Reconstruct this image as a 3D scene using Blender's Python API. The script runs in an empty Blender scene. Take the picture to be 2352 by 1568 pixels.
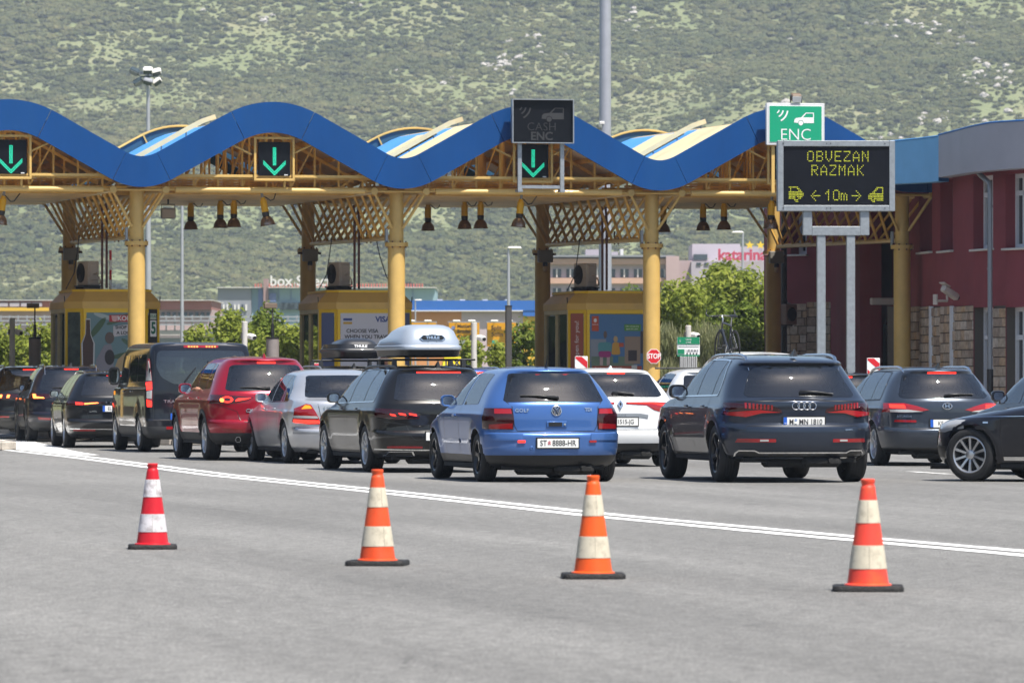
import bpy, math, random, bisect
import numpy as np
from mathutils import Vector, Matrix, geometry
from math import radians as RAD, sin, cos, pi

D = bpy.data
SC = bpy.context.scene
COL = SC.collection
rng = random.Random(7)

# ------------------------------------------------------------------ camera
# long lens; the picture is described in units of a 2352 x 1568 print
FD, CX, HY, HC = 13067.0, 1176.0, 880.5, 1.22
cam = D.cameras.new('camera')
cam.lens, cam.sensor_width = 200.0, 36.0
cam.clip_start, cam.clip_end = 0.5, 9000.0
cam.dof.use_dof = True
cam.dof.focus_distance = 74.0
cam.dof.aperture_fstop = 9.0
camo = D.objects.new('camera', cam)
COL.objects.link(camo)
camo.location = (0, 0, HC)
camo.rotation_euler = (RAD(90) + math.atan((HY - 784) / FD), 0, 0)
SC.camera = camo

# ------------------------------------------------------------------ sky, sun, exposure
SUN_EL, SUN_AZ = RAD(64), RAD(140)          # azimuth clockwise from +Y
world = D.worlds.new('World')
SC.world = world
world.use_nodes = True
wn = world.node_tree.nodes
sky = wn.new('ShaderNodeTexSky')
sky.sky_type = 'NISHITA'
sky.sun_disc = False
sky.sun_elevation = SUN_EL
sky.sun_rotation = SUN_AZ
sky.air_density, sky.dust_density, sky.ozone_density = 1.0, 1.2, 1.0
wn['Background'].inputs['Strength'].default_value = 0.095
world.node_tree.links.new(sky.outputs[0], wn['Background'].inputs['Color'])
sl = D.lights.new('sun', 'SUN')
sl.energy, sl.angle, sl.color = 5.0, RAD(0.53), (1.0, 0.945, 0.855)
suno = D.objects.new('sun', sl)
COL.objects.link(suno)
sdir = Vector((sin(SUN_AZ) * cos(SUN_EL), cos(SUN_AZ) * cos(SUN_EL), sin(SUN_EL)))
suno.rotation_euler = sdir.to_track_quat('Z', 'Y').to_euler()
suno.location = (40, -40, 90)

vs = SC.view_settings
vs.view_transform, vs.look, vs.gamma, vs.exposure = 'Standard', 'None', 1.0, 0.74
vs.use_curve_mapping = False
SC.render.engine = 'CYCLES'
cy = SC.cycles
cy.use_denoising = True
cy.max_bounces, cy.diffuse_bounces, cy.glossy_bounces = 10, 4, 4
cy.transparent_max_bounces, cy.volume_bounces = 16, 0
cy.caustics_reflective = cy.caustics_refractive = False
cy.sample_clamp_indirect = 6.0

def W(dx, dy, Y):                       # print point + distance -> place
    return Vector(((dx - CX) / FD * Y, Y, HC - (dy - HY) / FD * Y))
def GX(dx, Y):
    return (dx - CX) / FD * Y

# ------------------------------------------------------------------ materials
MATS = {}
def lin(c):
    return tuple(((x / 12.92) if x <= .04045 else ((x + .055) / 1.055) ** 2.4) for x in c)
def mat(name, col=(.5, .5, .5), rough=.6, metal=0., spec=.5, coat=0., emit=None, es=1.,
        vary=0., vscale=3., bump=0., bscale=40., dirt=None, dscale=2., damt=.35, trans=0., coords='Object', stretch=None):
    if name in MATS:
        return MATS[name]
    m = D.materials.new(name)
    m.use_nodes = True
    nt = m.node_tree
    N, L = nt.nodes, nt.links
    b = N['Principled BSDF']
    b.inputs['Base Color'].default_value = (*col, 1)
    b.inputs['Roughness'].default_value = rough
    b.inputs['Metallic'].default_value = metal
    b.inputs['Specular IOR Level'].default_value = spec
    b.inputs['Coat Weight'].default_value = coat
    b.inputs['Coat Roughness'].default_value = .03
    if emit:
        b.inputs['Emission Color'].default_value = (*emit, 1)
        b.inputs['Emission Strength'].default_value = es
    if vary or dirt or bump:
        tc = N.new('ShaderNodeTexCoord')
        src = tc.outputs[coords]
        if stretch:
            mp = N.new('ShaderNodeMapping')
            mp.inputs['Scale'].default_value = stretch
            L.new(src, mp.inputs[0]); src = mp.outputs[0]
        out = None
        if vary:
            n1 = N.new('ShaderNodeTexNoise')
            n1.inputs['Scale'].default_value = vscale
            n1.inputs['Detail'].default_value = 6
            n1.inputs['Roughness'].default_value = .65
            L.new(src, n1.inputs['Vector'])
            mr = N.new('ShaderNodeMapRange')
            mr.inputs['From Min'].default_value, mr.inputs['From Max'].default_value = .3, .7
            mr.inputs['To Min'].default_value, mr.inputs['To Max'].default_value = 1 - vary, 1 + vary
            L.new(n1.outputs['Fac'], mr.inputs[0])
            mx = N.new('ShaderNodeMix'); mx.data_type = 'RGBA'; mx.blend_type = 'MULTIPLY'
            mx.inputs['Factor'].default_value = 1
            mx.inputs['A'].default_value = (*col, 1)
            L.new(mr.outputs[0], mx.inputs['B'])
            out = mx.outputs['Result']
        if dirt:
            n2 = N.new('ShaderNodeTexNoise')
            n2.inputs['Scale'].default_value = dscale
            n2.inputs['Detail'].default_value = 8
            n2.inputs['Roughness'].default_value = .7
            L.new(src, n2.inputs['Vector'])
            m2 = N.new('ShaderNodeMapRange')
            m2.inputs['From Min'].default_value, m2.inputs['From Max'].default_value = .48, .72
            m2.inputs['To Min'].default_value, m2.inputs['To Max'].default_value = 0, damt * 2
            L.new(n2.outputs['Fac'], m2.inputs[0])
            mx = N.new('ShaderNodeMix'); mx.data_type = 'RGBA'
            L.new(m2.outputs[0], mx.inputs['Factor'])
            if out:
                L.new(out, mx.inputs['A'])
            else:
                mx.inputs['A'].default_value = (*col, 1)
            mx.inputs['B'].default_value = (*dirt, 1)
            out = mx.outputs['Result']
        if out:
            L.new(out, b.inputs['Base Color'])
        if bump:
            n3 = N.new('ShaderNodeTexNoise')
            n3.inputs['Scale'].default_value = bscale
            n3.inputs['Detail'].default_value = 4
            L.new(src, n3.inputs['Vector'])
            bp = N.new('ShaderNodeBump')
            bp.inputs['Strength'].default_value = bump
            bp.inputs['Distance'].default_value = .02
            L.new(n3.outputs['Fac'], bp.inputs['Height'])
            L.new(bp.outputs[0], b.inputs['Normal'])
    MATS[name] = m
    return m

def paint(name, col, metal=.35, rough=.32):
    """car paint: flaked base under a clear coat, a little road dust low down"""
    if name in MATS:
        return MATS[name]
    m = mat(name, col, rough, metal, .25, .75)
    nt = m.node_tree; N, L = nt.nodes, nt.links
    b = N['Principled BSDF']
    tc = N.new('ShaderNodeTexCoord')
    n = N.new('ShaderNodeTexNoise'); n.inputs['Scale'].default_value = 7; n.inputs['Detail'].default_value = 7
    L.new(tc.outputs['Object'], n.inputs['Vector'])
    sx = N.new('ShaderNodeSeparateXYZ'); L.new(tc.outputs['Object'], sx.inputs[0])
    h = N.new('ShaderNodeMapRange')
    for i, v in zip(('From Min', 'From Max', 'To Min', 'To Max'), (.15, .65, .16, .02)):
        h.inputs[i].default_value = v
    L.new(sx.outputs['Z'], h.inputs[0])
    mu = N.new('ShaderNodeMath'); mu.operation = 'MULTIPLY'
    L.new(n.outputs['Fac'], mu.inputs[0]); L.new(h.outputs[0], mu.inputs[1])
    mx = N.new('ShaderNodeMix'); mx.data_type = 'RGBA'
    L.new(mu.outputs[0], mx.inputs['Factor'])
    mx.inputs['A'].default_value = (*col, 1)
    mx.inputs['B'].default_value = (.16, .145, .125, 1)
    L.new(mx.outputs['Result'], b.inputs['Base Color'])
    cr = N.new('ShaderNodeMapRange')
    for i, v in zip(('From Min', 'From Max', 'To Min', 'To Max'), (0, .5, .02, .22)):
        cr.inputs[i].default_value = v
    L.new(mu.outputs[0], cr.inputs[0]); L.new(cr.outputs[0], b.inputs['Coat Roughness'])
    return m

def glassmat(name, tint=(.35, .42, .42), rough=.015, alpha=None):
    """thin pane: clear tinted body with a reflecting surface"""
    if name in MATS:
        return MATS[name]
    m = D.materials.new(name); m.use_nodes = True
    nt = m.node_tree; N, L = nt.nodes, nt.links
    N.remove(N['Principled BSDF'])
    t = N.new('ShaderNodeBsdfTransparent'); t.inputs[0].default_value = (*tint, 1)
    g = N.new('ShaderNodeBsdfGlossy'); g.inputs['Roughness'].default_value = rough
    g.inputs['Color'].default_value = (.95, .97, 1, 1)
    lw = N.new('ShaderNodeFresnel'); lw.inputs['IOR'].default_value = 1.75
    mr = N.new('ShaderNodeMapRange')
    mr.inputs['To Min'].default_value, mr.inputs['To Max'].default_value = .04, 1.0
    L.new(lw.outputs[0], mr.inputs[0])
    mx = N.new('ShaderNodeMixShader')
    L.new(mr.outputs[0], mx.inputs[0]); L.new(t.outputs[0], mx.inputs[1]); L.new(g.outputs[0], mx.inputs[2])
    d = N.new('ShaderNodeBsdfDiffuse'); d.inputs[0].default_value = (.3, .3, .29, 1)
    m2 = N.new('ShaderNodeMixShader'); m2.inputs[0].default_value = .014
    L.new(mx.outputs[0], m2.inputs[1]); L.new(d.outputs[0], m2.inputs[2])
    L.new(m2.outputs[0], N['Material Output'].inputs['Surface'])
    MATS[name] = m
    return m

# ------------------------------------------------------------------ mesh helpers
def tag(o, label=None, cat=None, group=None, kind=None):
    if label: o['label'] = label
    if cat: o['category'] = cat
    if group: o['group'] = group
    if kind: o['kind'] = kind
    return o
def link(o, parent=None):
    COL.objects.link(o)
    if parent is not None:
        o.parent = parent
    return o
def empty(name, loc=(0, 0, 0), rz=0., parent=None):
    o = D.objects.new(name, None)
    o.empty_display_size = .2
    o.location = loc; o.rotation_euler = (0, 0, rz)
    return link(o, parent)
def thing(name, label, cat, loc=(0, 0, 0), rz=0., group=None):
    return tag(empty(name, loc, rz), label, cat, group)

def to_mesh(name, v, f, mats, mi=None, smooth=None):
    me = D.meshes.new(name)
    me.from_pydata([tuple(p) for p in v], [], f)
    for m in (mats if isinstance(mats, (list, tuple)) else [mats]):
        me.materials.append(m)
    if mi is not None and len(mi):
        me.polygons.foreach_set('material_index', mi)
    if smooth is not None:
        me.polygons.foreach_set('use_smooth', [True] * len(me.polygons))
        if smooth < 179:
            me.set_sharp_from_angle(angle=RAD(smooth))
    me.update()
    return me
def obj(name, me, parent=None, loc=None, rot=None):
    o = D.objects.new(name, me)
    if loc is not None: o.location = loc
    if rot is not None: o.rotation_euler = rot
    return link(o, parent)

class MB:
    def __init__(s):
        s.v, s.f, s.m, s.k = [], [], [], 0
    def add(s, v, f):
        n = len(s.v)
        s.v += [tuple(p) for p in v]
        s.f += [tuple(i + n for i in q) for q in f]
        s.m += [s.k] * len(f)
        return s
    def mat(s, k):
        s.k = k
        return s
    def box(s, c, d, M=None, ch=0.):
        hx, hy, hz = d[0] / 2, d[1] / 2, d[2] / 2
        if ch <= 0:
            v = [Vector((c[0] + a * hx, c[1] + b * hy, c[2] + e * hz)) for a in (-1, 1) for b in (-1, 1) for e in (-1, 1)]
            f = [(0, 1, 3, 2), (4, 6, 7, 5), (0, 4, 5, 1), (2, 3, 7, 6), (0, 2, 6, 4), (1, 5, 7, 3)]
        else:
            ch = min(ch, hx * .95, hy * .95, hz * .95)
            v, idx = [], {}
            for a in (-1, 1):
                for b in (-1, 1):
                    for e in (-1, 1):
                        for ax in range(3):
                            p = [a * (hx - ch), b * (hy - ch), e * (hz - ch)]
                            p[ax] = (a * hx, b * hy, e * hz)[ax]
                            idx[(a, b, e, ax)] = len(v)
                            v.append(Vector((c[0] + p[0], c[1] + p[1], c[2] + p[2])))
            f = []
            for ax in range(3):
                o1, o2 = [(1, 2), (0, 2), (0, 1)][ax]
                for sg in (-1, 1):
                    q = []
                    for (p1, p2) in ((-1, -1), (1, -1), (1, 1), (-1, 1)):
                        t = [0, 0, 0]; t[ax] = sg; t[o1] = p1; t[o2] = p2
                        q.append(idx[(t[0], t[1], t[2], ax)])
                    if (sg > 0) != (ax != 1): q.reverse()
                    f.append(tuple(q))
            for ax in range(3):                    # edge strips run along ax
                o1, o2 = [(1, 2), (0, 2), (0, 1)][ax]
                for p1 in (-1, 1):
                    for p2 in (-1, 1):
                        q = []
                        for sg, axs in ((-1, o1), (1, o1), (1, o2), (-1, o2)):
                            t = [0, 0, 0]; t[ax] = sg; t[o1] = p1; t[o2] = p2
                            q.append(idx[(t[0], t[1], t[2], axs)])
                        f.append(tuple(q))
            for a in (-1, 1):
                for b in (-1, 1):
                    for e in (-1, 1):
                        f.append(tuple(idx[(a, b, e, k)] for k in range(3)))
            cc = Vector(c)
            g = []
            for q in f:                            # outward winding
                p = [v[i] for i in q]
                n = (p[1] - p[0]).cross(p[2] - p[0])
                mid = sum(p, Vector()) / len(p)
                g.append(q if n.dot(mid - cc) >= 0 else tuple(reversed(q)))
            f = g
        if M is not None:
            v = [M @ p for p in v]
        return s.add(v, f)
    def tube(s, a, b, r, r2=None, n=8, caps=True):
        return s.path([a, b], [r, r if r2 is None else r2], n, caps)
    def path(s, pts, r, n=8, caps=True, close=False):
        pts = [Vector(p) for p in pts]
        k = len(pts)
        rr = r if isinstance(r, (list, tuple)) else [r] * k
        base = len(s.v)
        up = None
        for i, p in enumerate(pts):
            if close:
                t = pts[(i + 1) % k] - pts[i - 1]
            else:
                t = pts[min(i + 1, k - 1)] - pts[max(i - 1, 0)]
            t.normalize()
            if up is None:
                up = Vector((0, 0, 1)) if abs(t.z) < .9 else Vector((0, 1, 0))
            x = up.cross(t)
            if x.length < 1e-5:
                x = Vector((1, 0, 0)).cross(t)
            x.normalize()
            y = t.cross(x)
            up = y
            for j in range(n):
                a = 2 * pi * j / n + pi / n
                s.v.append(tuple(p + (x * cos(a) + y * sin(a)) * rr[i]))
        segs = k if close else k - 1
        for i in range(segs):
            i2 = (i + 1) % k
            for j in range(n):
                j2 = (j + 1) % n
                s.f.append((base + i * n + j, base + i * n + j2, base + i2 * n + j2, base + i2 * n + j)); s.m.append(s.k)
        if caps and not close:
            s.f.append(tuple(base + j for j in reversed(range(n)))); s.m.append(s.k)
            s.f.append(tuple(base + (k - 1) * n + j for j in range(n))); s.m.append(s.k)
        return s
    def lathe(s, prof, n=16, M=None, ang=2 * pi):
        full = abs(ang - 2 * pi) < 1e-6
        cols = n if full else n + 1
        base = len(s.v)
        for (r, z) in prof:
            for j in range(cols):
                a = ang * j / n
                p = Vector((r * cos(a), r * sin(a), z))
                s.v.append(tuple(M @ p if M is not None else p))
        for i in range(len(prof) - 1):
            for j in range(n):
                j2 = (j + 1) % cols
                s.f.append((base + i * cols + j, base + i * cols + j2, base + (i + 1) * cols + j2, base + (i + 1) * cols + j)); s.m.append(s.k)
        return s
    def prism(s, poly, d0, d1, M=None):
        """polygon in local XY, extruded in Z from d0 to d1 (M maps to place)"""
        n = len(poly)
        a = sum(poly[i][0] * poly[(i + 1) % n][1] - poly[(i + 1) % n][0] * poly[i][1] for i in range(n))
        if a < 0: poly = list(reversed(poly))
        v = [Vector((x, y, d0)) for x, y in poly] + [Vector((x, y, d1)) for x, y in poly]
        f = [tuple(reversed(range(n))), tuple(range(n, 2 * n))] + [(i, (i + 1) % n, n + (i + 1) % n, n + i) for i in range(n)]
        if M is not None: v = [M @ p for p in v]
        return s.add(v, f)
    def grid(s, P):
        """P: 2D list of points"""
        base = len(s.v); r, c = len(P), len(P[0])
        for row in P: s.v += [tuple(p) for p in row]
        for i in range(r - 1):
            for j in range(c - 1):
                s.f.append((base + i * c + j, base + i * c + j + 1, base + (i + 1) * c + j + 1, base + (i + 1) * c + j)); s.m.append(s.k)
        return s
    def mesh(s, name, mats, smooth=None):
        return to_mesh(name, s.v, s.f, mats, s.m, smooth)
    def build(s, name, mats, parent=None, smooth=None, loc=None, rot=None):
        return obj(name, s.mesh(name, mats, smooth), parent, loc, rot)

def frame(o, x, y):
    """matrix with origin o, local X along x, local Y along y"""
    x = Vector(x).normalized(); y = Vector(y); z = x.cross(y).normalized(); y = z.cross(x)
    M = Matrix((x, y, z)).transposed().to_4x4()
    M.translation = Vector(o)
    return M
def text(s, size, M, material, parent, name='lettering', ext=.002, align='CENTER', sx=1., bold=0., space=1.):
    cu = D.curves.new(name, 'FONT')
    cu.body = s; cu.size = size; cu.extrude = ext; cu.align_x = align; cu.align_y = 'CENTER'
    cu.offset = bold; cu.space_character = space; cu.resolution_u = 3
    t = D.objects.new(name, cu)
    me = D.meshes.new_from_object(t)
    D.objects.remove(t)
    me.name = name
    me.materials.clear(); me.materials.append(material)
    o = D.objects.new(name, me)
    link(o, parent)
    o.matrix_local = M @ Matrix.Diagonal((sx, 1, 1, 1))
    return o

def inside(p, poly):
    x, y = p; r = False; n = len(poly); j = n - 1
    for i in range(n):
        xi, yi = poly[i]; xj, yj = poly[j]
        if (yi > y) != (yj > y) and x < (xj - xi) * (y - yi) / (yj - yi) + xi:
            r = not r
        j = i
    return r
def near_on(p, poly):
    best = (9e9, None)
    n = len(poly)
    for i in range(n):
        a, b = poly[i], poly[(i + 1) % n]
        dx, dy = b[0] - a[0], b[1] - a[1]
        l2 = dx * dx + dy * dy
        t = 0 if l2 == 0 else max(0, min(1, ((p[0] - a[0]) * dx + (p[1] - a[1]) * dy) / l2))
        q = (a[0] + t * dx, a[1] + t * dy)
        d = math.hypot(p[0] - q[0], p[1] - q[1])
        if d < best[0]: best = (d, q)
    return best
def clip(poly, a, b, c):
    """keep the part with a*x + b*y <= c"""
    out = []; n = len(poly)
    for i in range(n):
        p, q = poly[i], poly[(i + 1) % n]
        dp, dq = a * p[0] + b * p[1] - c, a * q[0] + b * q[1] - c
        if dp <= 0: out.append(p)
        if dp * dq < 0:
            t = dp / (dp - dq)
            out.append((p[0] + t * (q[0] - p[0]), p[1] + t * (q[1] - p[1])))
    return out
def rounded(poly, r, n=3):
    """round the corners of a polygon"""
    out = []; k = len(poly)
    for i in range(k):
        p0, p, p1 = Vector(poly[i - 1]), Vector(poly[i]), Vector(poly[(i + 1) % k])
        a, b = p0 - p, p1 - p
        d = min(r, a.length * .45, b.length * .45)
        A, B = p + a.normalized() * d, p + b.normalized() * d
        for j in range(n + 1):
            t = j / n
            q = A * (1 - t) ** 2 + p * 2 * t * (1 - t) + B * t * t
            out.append((q.x, q.y))
    return out
def inset(poly, d):
    n = len(poly)
    a = sum(poly[i][0] * poly[(i + 1) % n][1] - poly[(i + 1) % n][0] * poly[i][1] for i in range(n))
    sg = 1 if a > 0 else -1
    out = []
    for i in range(n):
        p0, p, p1 = Vector(poly[i - 1]), Vector(poly[i]), Vector(poly[(i + 1) % n])
        e1, e2 = p - p0, p1 - p
        if e1.length < 1e-6 or e2.length < 1e-6:
            out.append(tuple(p)); continue
        e1.normalize(); e2.normalize()
        n1, n2 = Vector((-e1.y, e1.x)) * sg, Vector((-e2.y, e2.x)) * sg
        m = n1 + n2
        if m.length < 1e-4: m = n1
        m.normalize()
        q = p + m * d / max(.35, m.dot(n1))
        out.append((q.x, q.y))
    return out
class Pchip:
    def __init__(s, pts):
        pts = sorted(pts)
        s.x = np.array([p[0] for p in pts], float); s.y = np.array([p[1] for p in pts], float)
        h = np.diff(s.x); d = np.diff(s.y) / h
        m = np.zeros(len(s.x))
        for i in range(1, len(s.x) - 1):
            if d[i - 1] * d[i] > 0:
                w1, w2 = 2 * h[i] + h[i - 1], h[i] + 2 * h[i - 1]
                m[i] = (w1 + w2) / (w1 / d[i - 1] + w2 / d[i])
        m[0], m[-1] = d[0], d[-1]
        s.m, s.h = m, h
        s.lx, s.ly, s.lm = s.x.tolist(), s.y.tolist(), m.tolist()
    def __call__(s, x):
        if isinstance(x, float):
            X_ = s.lx
            if x <= X_[0]: return s.ly[0]
            if x >= X_[-1]: return s.ly[-1]
            i = bisect.bisect_right(X_, x) - 1
            h = X_[i + 1] - X_[i]; t = (x - X_[i]) / h; q = 1 - t
            return (1 + 2 * t) * q * q * s.ly[i] + t * q * q * h * s.lm[i] + t * t * (3 - 2 * t) * s.ly[i + 1] - t * t * q * h * s.lm[i + 1]
        x = np.clip(np.asarray(x, float), s.x[0], s.x[-1])
        i = np.clip(np.searchsorted(s.x, x, side='right') - 1, 0, len(s.h) - 1)
        h = s.h[i]; t = (x - s.x[i]) / h
        r = ((1 + 2 * t) * (1 - t) ** 2 * s.y[i] + t * (1 - t) ** 2 * h * s.m[i]
             + t * t * (3 - 2 * t) * s.y[i + 1] + t * t * (t - 1) * h * s.m[i + 1])
        return r if r.ndim else float(r)
# ================================================================== land
def vnoise(x, y, seed=0):
    x, y = np.asarray(x, float), np.asarray(y, float)
    xi, yi = np.floor(x).astype(int), np.floor(y).astype(int)
    fx, fy = x - xi, y - yi
    fx, fy = fx * fx * (3 - 2 * fx), fy * fy * (3 - 2 * fy)
    def h(a, b):
        n = (a * 374761393 + b * 668265263 + seed * 974711) & 0x7fffffff
        n = ((n ^ (n >> 13)) * 1274126177) & 0x7fffffff
        return ((n ^ (n >> 16)) & 0xffff) / 65535.0
    return ((h(xi, yi) * (1 - fx) + h(xi + 1, yi) * fx) * (1 - fy)
            + (h(xi, yi + 1) * (1 - fx) + h(xi + 1, yi + 1) * fx) * fy)
def fbm(x, y, seed=0, o=4):
    a, s, t = 1., 0., 0.
    for k in range(o):
        s = s + a * vnoise(np.asarray(x) * 2 ** k, np.asarray(y) * 2 ** k, seed + k); t += a; a *= .5
    return s / t
HILL = Pchip([(-400, 0), (1250, 0), (1330, 2.5), (1400, 9), (1500, 25), (1600, 47), (1700, 76), (1800, 107),
              (1950, 155), (2150, 222), (2500, 330)])
def hill(x, y):
    x, y = np.asarray(x, float), np.asarray(y, float)
    k = np.clip((y - 1400) / 250, 0, 1)
    return HILL(y) + k * (26 * (fbm(x / 150, y / 190, 3) - .5) + 6 * (fbm(x / 38, y / 60, 9) - .5)) + .035 * k * np.clip(x, -260, 260) + 30 * k * (fbm(x / 600, y / 700, 5) - .5)

# --- ground
def ground_material():
    m = mat('dry_ground', (.2, .17, .1), .95)
    N, L = m.node_tree.nodes, m.node_tree.links
    b = N['Principled BSDF']; b.inputs['Specular IOR Level'].default_value = .1
    tc = N.new('ShaderNodeTexCoord')
    def noise(sc, det=6, r=.6):
        n = N.new('ShaderNodeTexNoise'); n.inputs['Scale'].default_value = sc
        n.inputs['Detail'].default_value = det; n.inputs['Roughness'].default_value = r
        L.new(tc.outputs['Object'], n.inputs['Vector']); return n.outputs['Fac']
    r = N.new('ShaderNodeValToRGB'); L.new(noise(.035, 8, .7), r.inputs[0])
    e = r.color_ramp.elements
    e[0].position, e[0].color = .36, (.15, .175, .08, 1)
    e[1].position, e[1].color = .80, (.27, .235, .14, 1)
    x = r.color_ramp.elements.new(.5); x.color = (.18, .20, .095, 1)
    r2 = N.new('ShaderNodeValToRGB'); L.new(noise(.16, 8, .75), r2.inputs[0])
    e = r2.color_ramp.elements
    e[0].position, e[0].color = .66, (0, 0, 0, 1)
    e[1].position, e[1].color = .74, (1, 1, 1, 1)
    mx = N.new('ShaderNodeMix'); mx.data_type = 'RGBA'
    L.new(r2.outputs[0], mx.inputs['Factor']); L.new(r.outputs[0], mx.inputs['A'])
    mx.inputs['B'].default_value = (.46, .40, .35, 1)
    L.new(mx.outputs['Result'], b.inputs['Base Color'])
    return m
xs = np.concatenate([np.linspace(-2600, -480, 40), np.linspace(-420, -250, 14), np.linspace(-240, 260, 168), np.linspace(275, 460, 15), np.linspace(520, 2600, 40)])
ys = np.concatenate([np.linspace(-400, 1300, 35), np.linspace(1350, 2200, 160)])
X, Y = np.meshgrid(xs, ys)
Z = hill(X, Y) - .012
nr, nc = X.shape
idx = np.arange(nr * nc).reshape(nr, nc)
fa = np.stack([idx[:-1, :-1], idx[:-1, 1:], idx[1:, 1:], idx[1:, :-1]], -1).reshape(-1, 4)
g = obj('hill_terrain', to_mesh('hill_terrain', np.stack([X, Y, Z], -1).reshape(-1, 3).tolist(), fa.tolist(), ground_material(), smooth=180))
tag(g, 'dry scrub covered limestone hillside rising behind the toll plaza', 'hillside', kind='structure')

# --- road
def asphalt():
    m = mat('asphalt', (.16, .16, .16), .82)
    N, L = m.node_tree.nodes, m.node_tree.links
    b = N['Principled BSDF']; b.inputs['Specular IOR Level'].default_value = .35
    tc = N.new('ShaderNodeTexCoord')
    mp = N.new('ShaderNodeMapping'); mp.inputs['Rotation'].default_value = (0, 0, RAD(-12))
    L.new(tc.outputs['Object'], mp.inputs[0])
    def noise(sc, det, r, stretch=None, src=None):
        v = src or mp.outputs[0]
        if stretch:
            q = N.new('ShaderNodeMapping'); q.inputs['Scale'].default_value = stretch
            L.new(v, q.inputs[0]); v = q.outputs[0]
        n = N.new('ShaderNodeTexNoise'); n.inputs['Scale'].default_value = sc
        n.inputs['Detail'].default_value = det; n.inputs['Roughness'].default_value = r
        L.new(v, n.inputs['Vector']); return n.outputs['Fac']
    def rng_(s, a, bb, c, d):
        q = N.new('ShaderNodeMapRange')
        for i, v in zip(('From Min', 'From Max', 'To Min', 'To Max'), (a, bb, c, d)): q.inputs[i].default_value = v
        L.new(s, q.inputs[0]); return q.outputs[0]
    def mul(a, c):
        q = N.new('ShaderNodeMath'); q.operation = 'MULTIPLY'; L.new(a, q.inputs[0]); L.new(c, q.inputs[1]); return q.outputs[0]
    grain = rng_(noise(55, 2, .9), .36, .64, .35, 1.65)
    chip = rng_(noise(8, 4, .85), .36, .66, .66, 1.36)
    patch = rng_(noise(.35, 5, .6, (1, .3, 1)), .3, .7, .84, 1.14)
    lane = rng_(noise(.9, 3, .5, (1, .02, 1)), .34, .66, .86, 1.1)
    drip = rng_(noise(1.7, 4, .7, (1, .35, 1)), .60, .70, 1.0, .8)
    patch = mul(patch, drip)
    f = mul(mul(grain, chip), mul(patch, lane))
    # hairline cracks
    vo = N.new('ShaderNodeTexVoronoi'); vo.feature = 'DISTANCE_TO_EDGE'; vo.inputs['Scale'].default_value = .16
    wv = N.new('ShaderNodeTexNoise'); wv.inputs['Scale'].default_value = 1.2; wv.inputs['Detail'].default_value = 5
    L.new(mp.outputs[0], wv.inputs['Vector'])
    ad = N.new('ShaderNodeVectorMath'); ad.operation = 'ADD'; L.new(mp.outputs[0], ad.inputs[0]); L.new(wv.outputs['Color'], ad.inputs[1])
    L.new(ad.outputs[0], vo.inputs['Vector'])
    crack = rng_(vo.outputs['Distance'], .0, .0022, .62, 1.0)
    keep = rng_(noise(.22, 2, .5), .52, .6, 1.0, 0.0)
    mxc = N.new('ShaderNodeMath'); mxc.operation = 'MAXIMUM'; L.new(crack, mxc.inputs[0]); L.new(keep, mxc.inputs[1])
    f = mul(f, mxc.outputs[0])
    mx = N.new('ShaderNodeMix'); mx.data_type = 'RGBA'; mx.blend_type = 'MULTIPLY'; mx.inputs['Factor'].default_value = 1
    mx.inputs['A'].default_value = (.168, .165, .158, 1); L.new(f, mx.inputs['B'])
    L.new(mx.outputs['Result'], b.inputs['Base Color'])
    bp = N.new('ShaderNodeBump'); bp.inputs['Strength'].default_value = .35; bp.inputs['Distance'].default_value = .006
    L.new(grain, bp.inputs['Height']); L.new(bp.outputs[0], b.inputs['Normal'])
    return m
ROADM = asphalt()
TH = RAD(11.6)                       # lanes run 11.6 degrees left of the view
UU, VV = Vector((cos(TH), sin(TH), 0)), Vector((-sin(TH), cos(TH), 0))
v = []
for a in np.linspace(-90, 90, 19):
    v.append((a, -160, 0))
mbr = MB()
mbr.grid([[(x, y, 0) for x in np.linspace(-110, 110, 12)] for y in np.linspace(-160, 170, 16)])
tag(mbr.build('road', ROADM), 'sunlit grey asphalt of the toll plaza', 'road', kind='structure')

# --- painted lines (worn, on sheets 4 mm above)
def paintmat(name, wear):
    m = mat(name, (.78, .78, .76), .6)
    N, L = m.node_tree.nodes, m.node_tree.links
    b = N['Principled BSDF']
    tc = N.new('ShaderNodeTexCoord')
    n = N.new('ShaderNodeTexNoise'); n.inputs['Scale'].default_value = 22; n.inputs['Detail'].default_value = 6; n.inputs['Roughness'].default_value = .8
    L.new(tc.outputs['Object'], n.inputs['Vector'])
    n2 = N.new('ShaderNodeTexNoise'); n2.inputs['Scale'].default_value = 1.6; n2.inputs['Detail'].default_value = 3
    L.new(tc.outputs['Object'], n2.inputs['Vector'])
    ad = N.new('ShaderNodeMath'); ad.operation = 'MULTIPLY'; L.new(n.outputs['Fac'], ad.inputs[0]); L.new(n2.outputs['Fac'], ad.inputs[1])
    r = N.new('ShaderNodeMapRange')
    for i, q in zip(('From Min', 'From Max', 'To Min', 'To Max'), (wear, wear + .07, 1, 0)): r.inputs[i].default_value = q
    L.new(ad.outputs[0], r.inputs[0])
    mx = N.new('ShaderNodeMix'); mx.data_type = 'RGBA'; L.new(r.outputs[0], mx.inputs['Factor'])
    mx.inputs['A'].default_value = (.22, .215, .205, 1); mx.inputs['B'].default_value = (.8, .8, .78, 1)
    L.new(mx.outputs['Result'], b.inputs['Base Color'])
    return m
LINE, LINE_OLD = paintmat('road_paint', .335), paintmat('road_paint_worn', .26)
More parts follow.
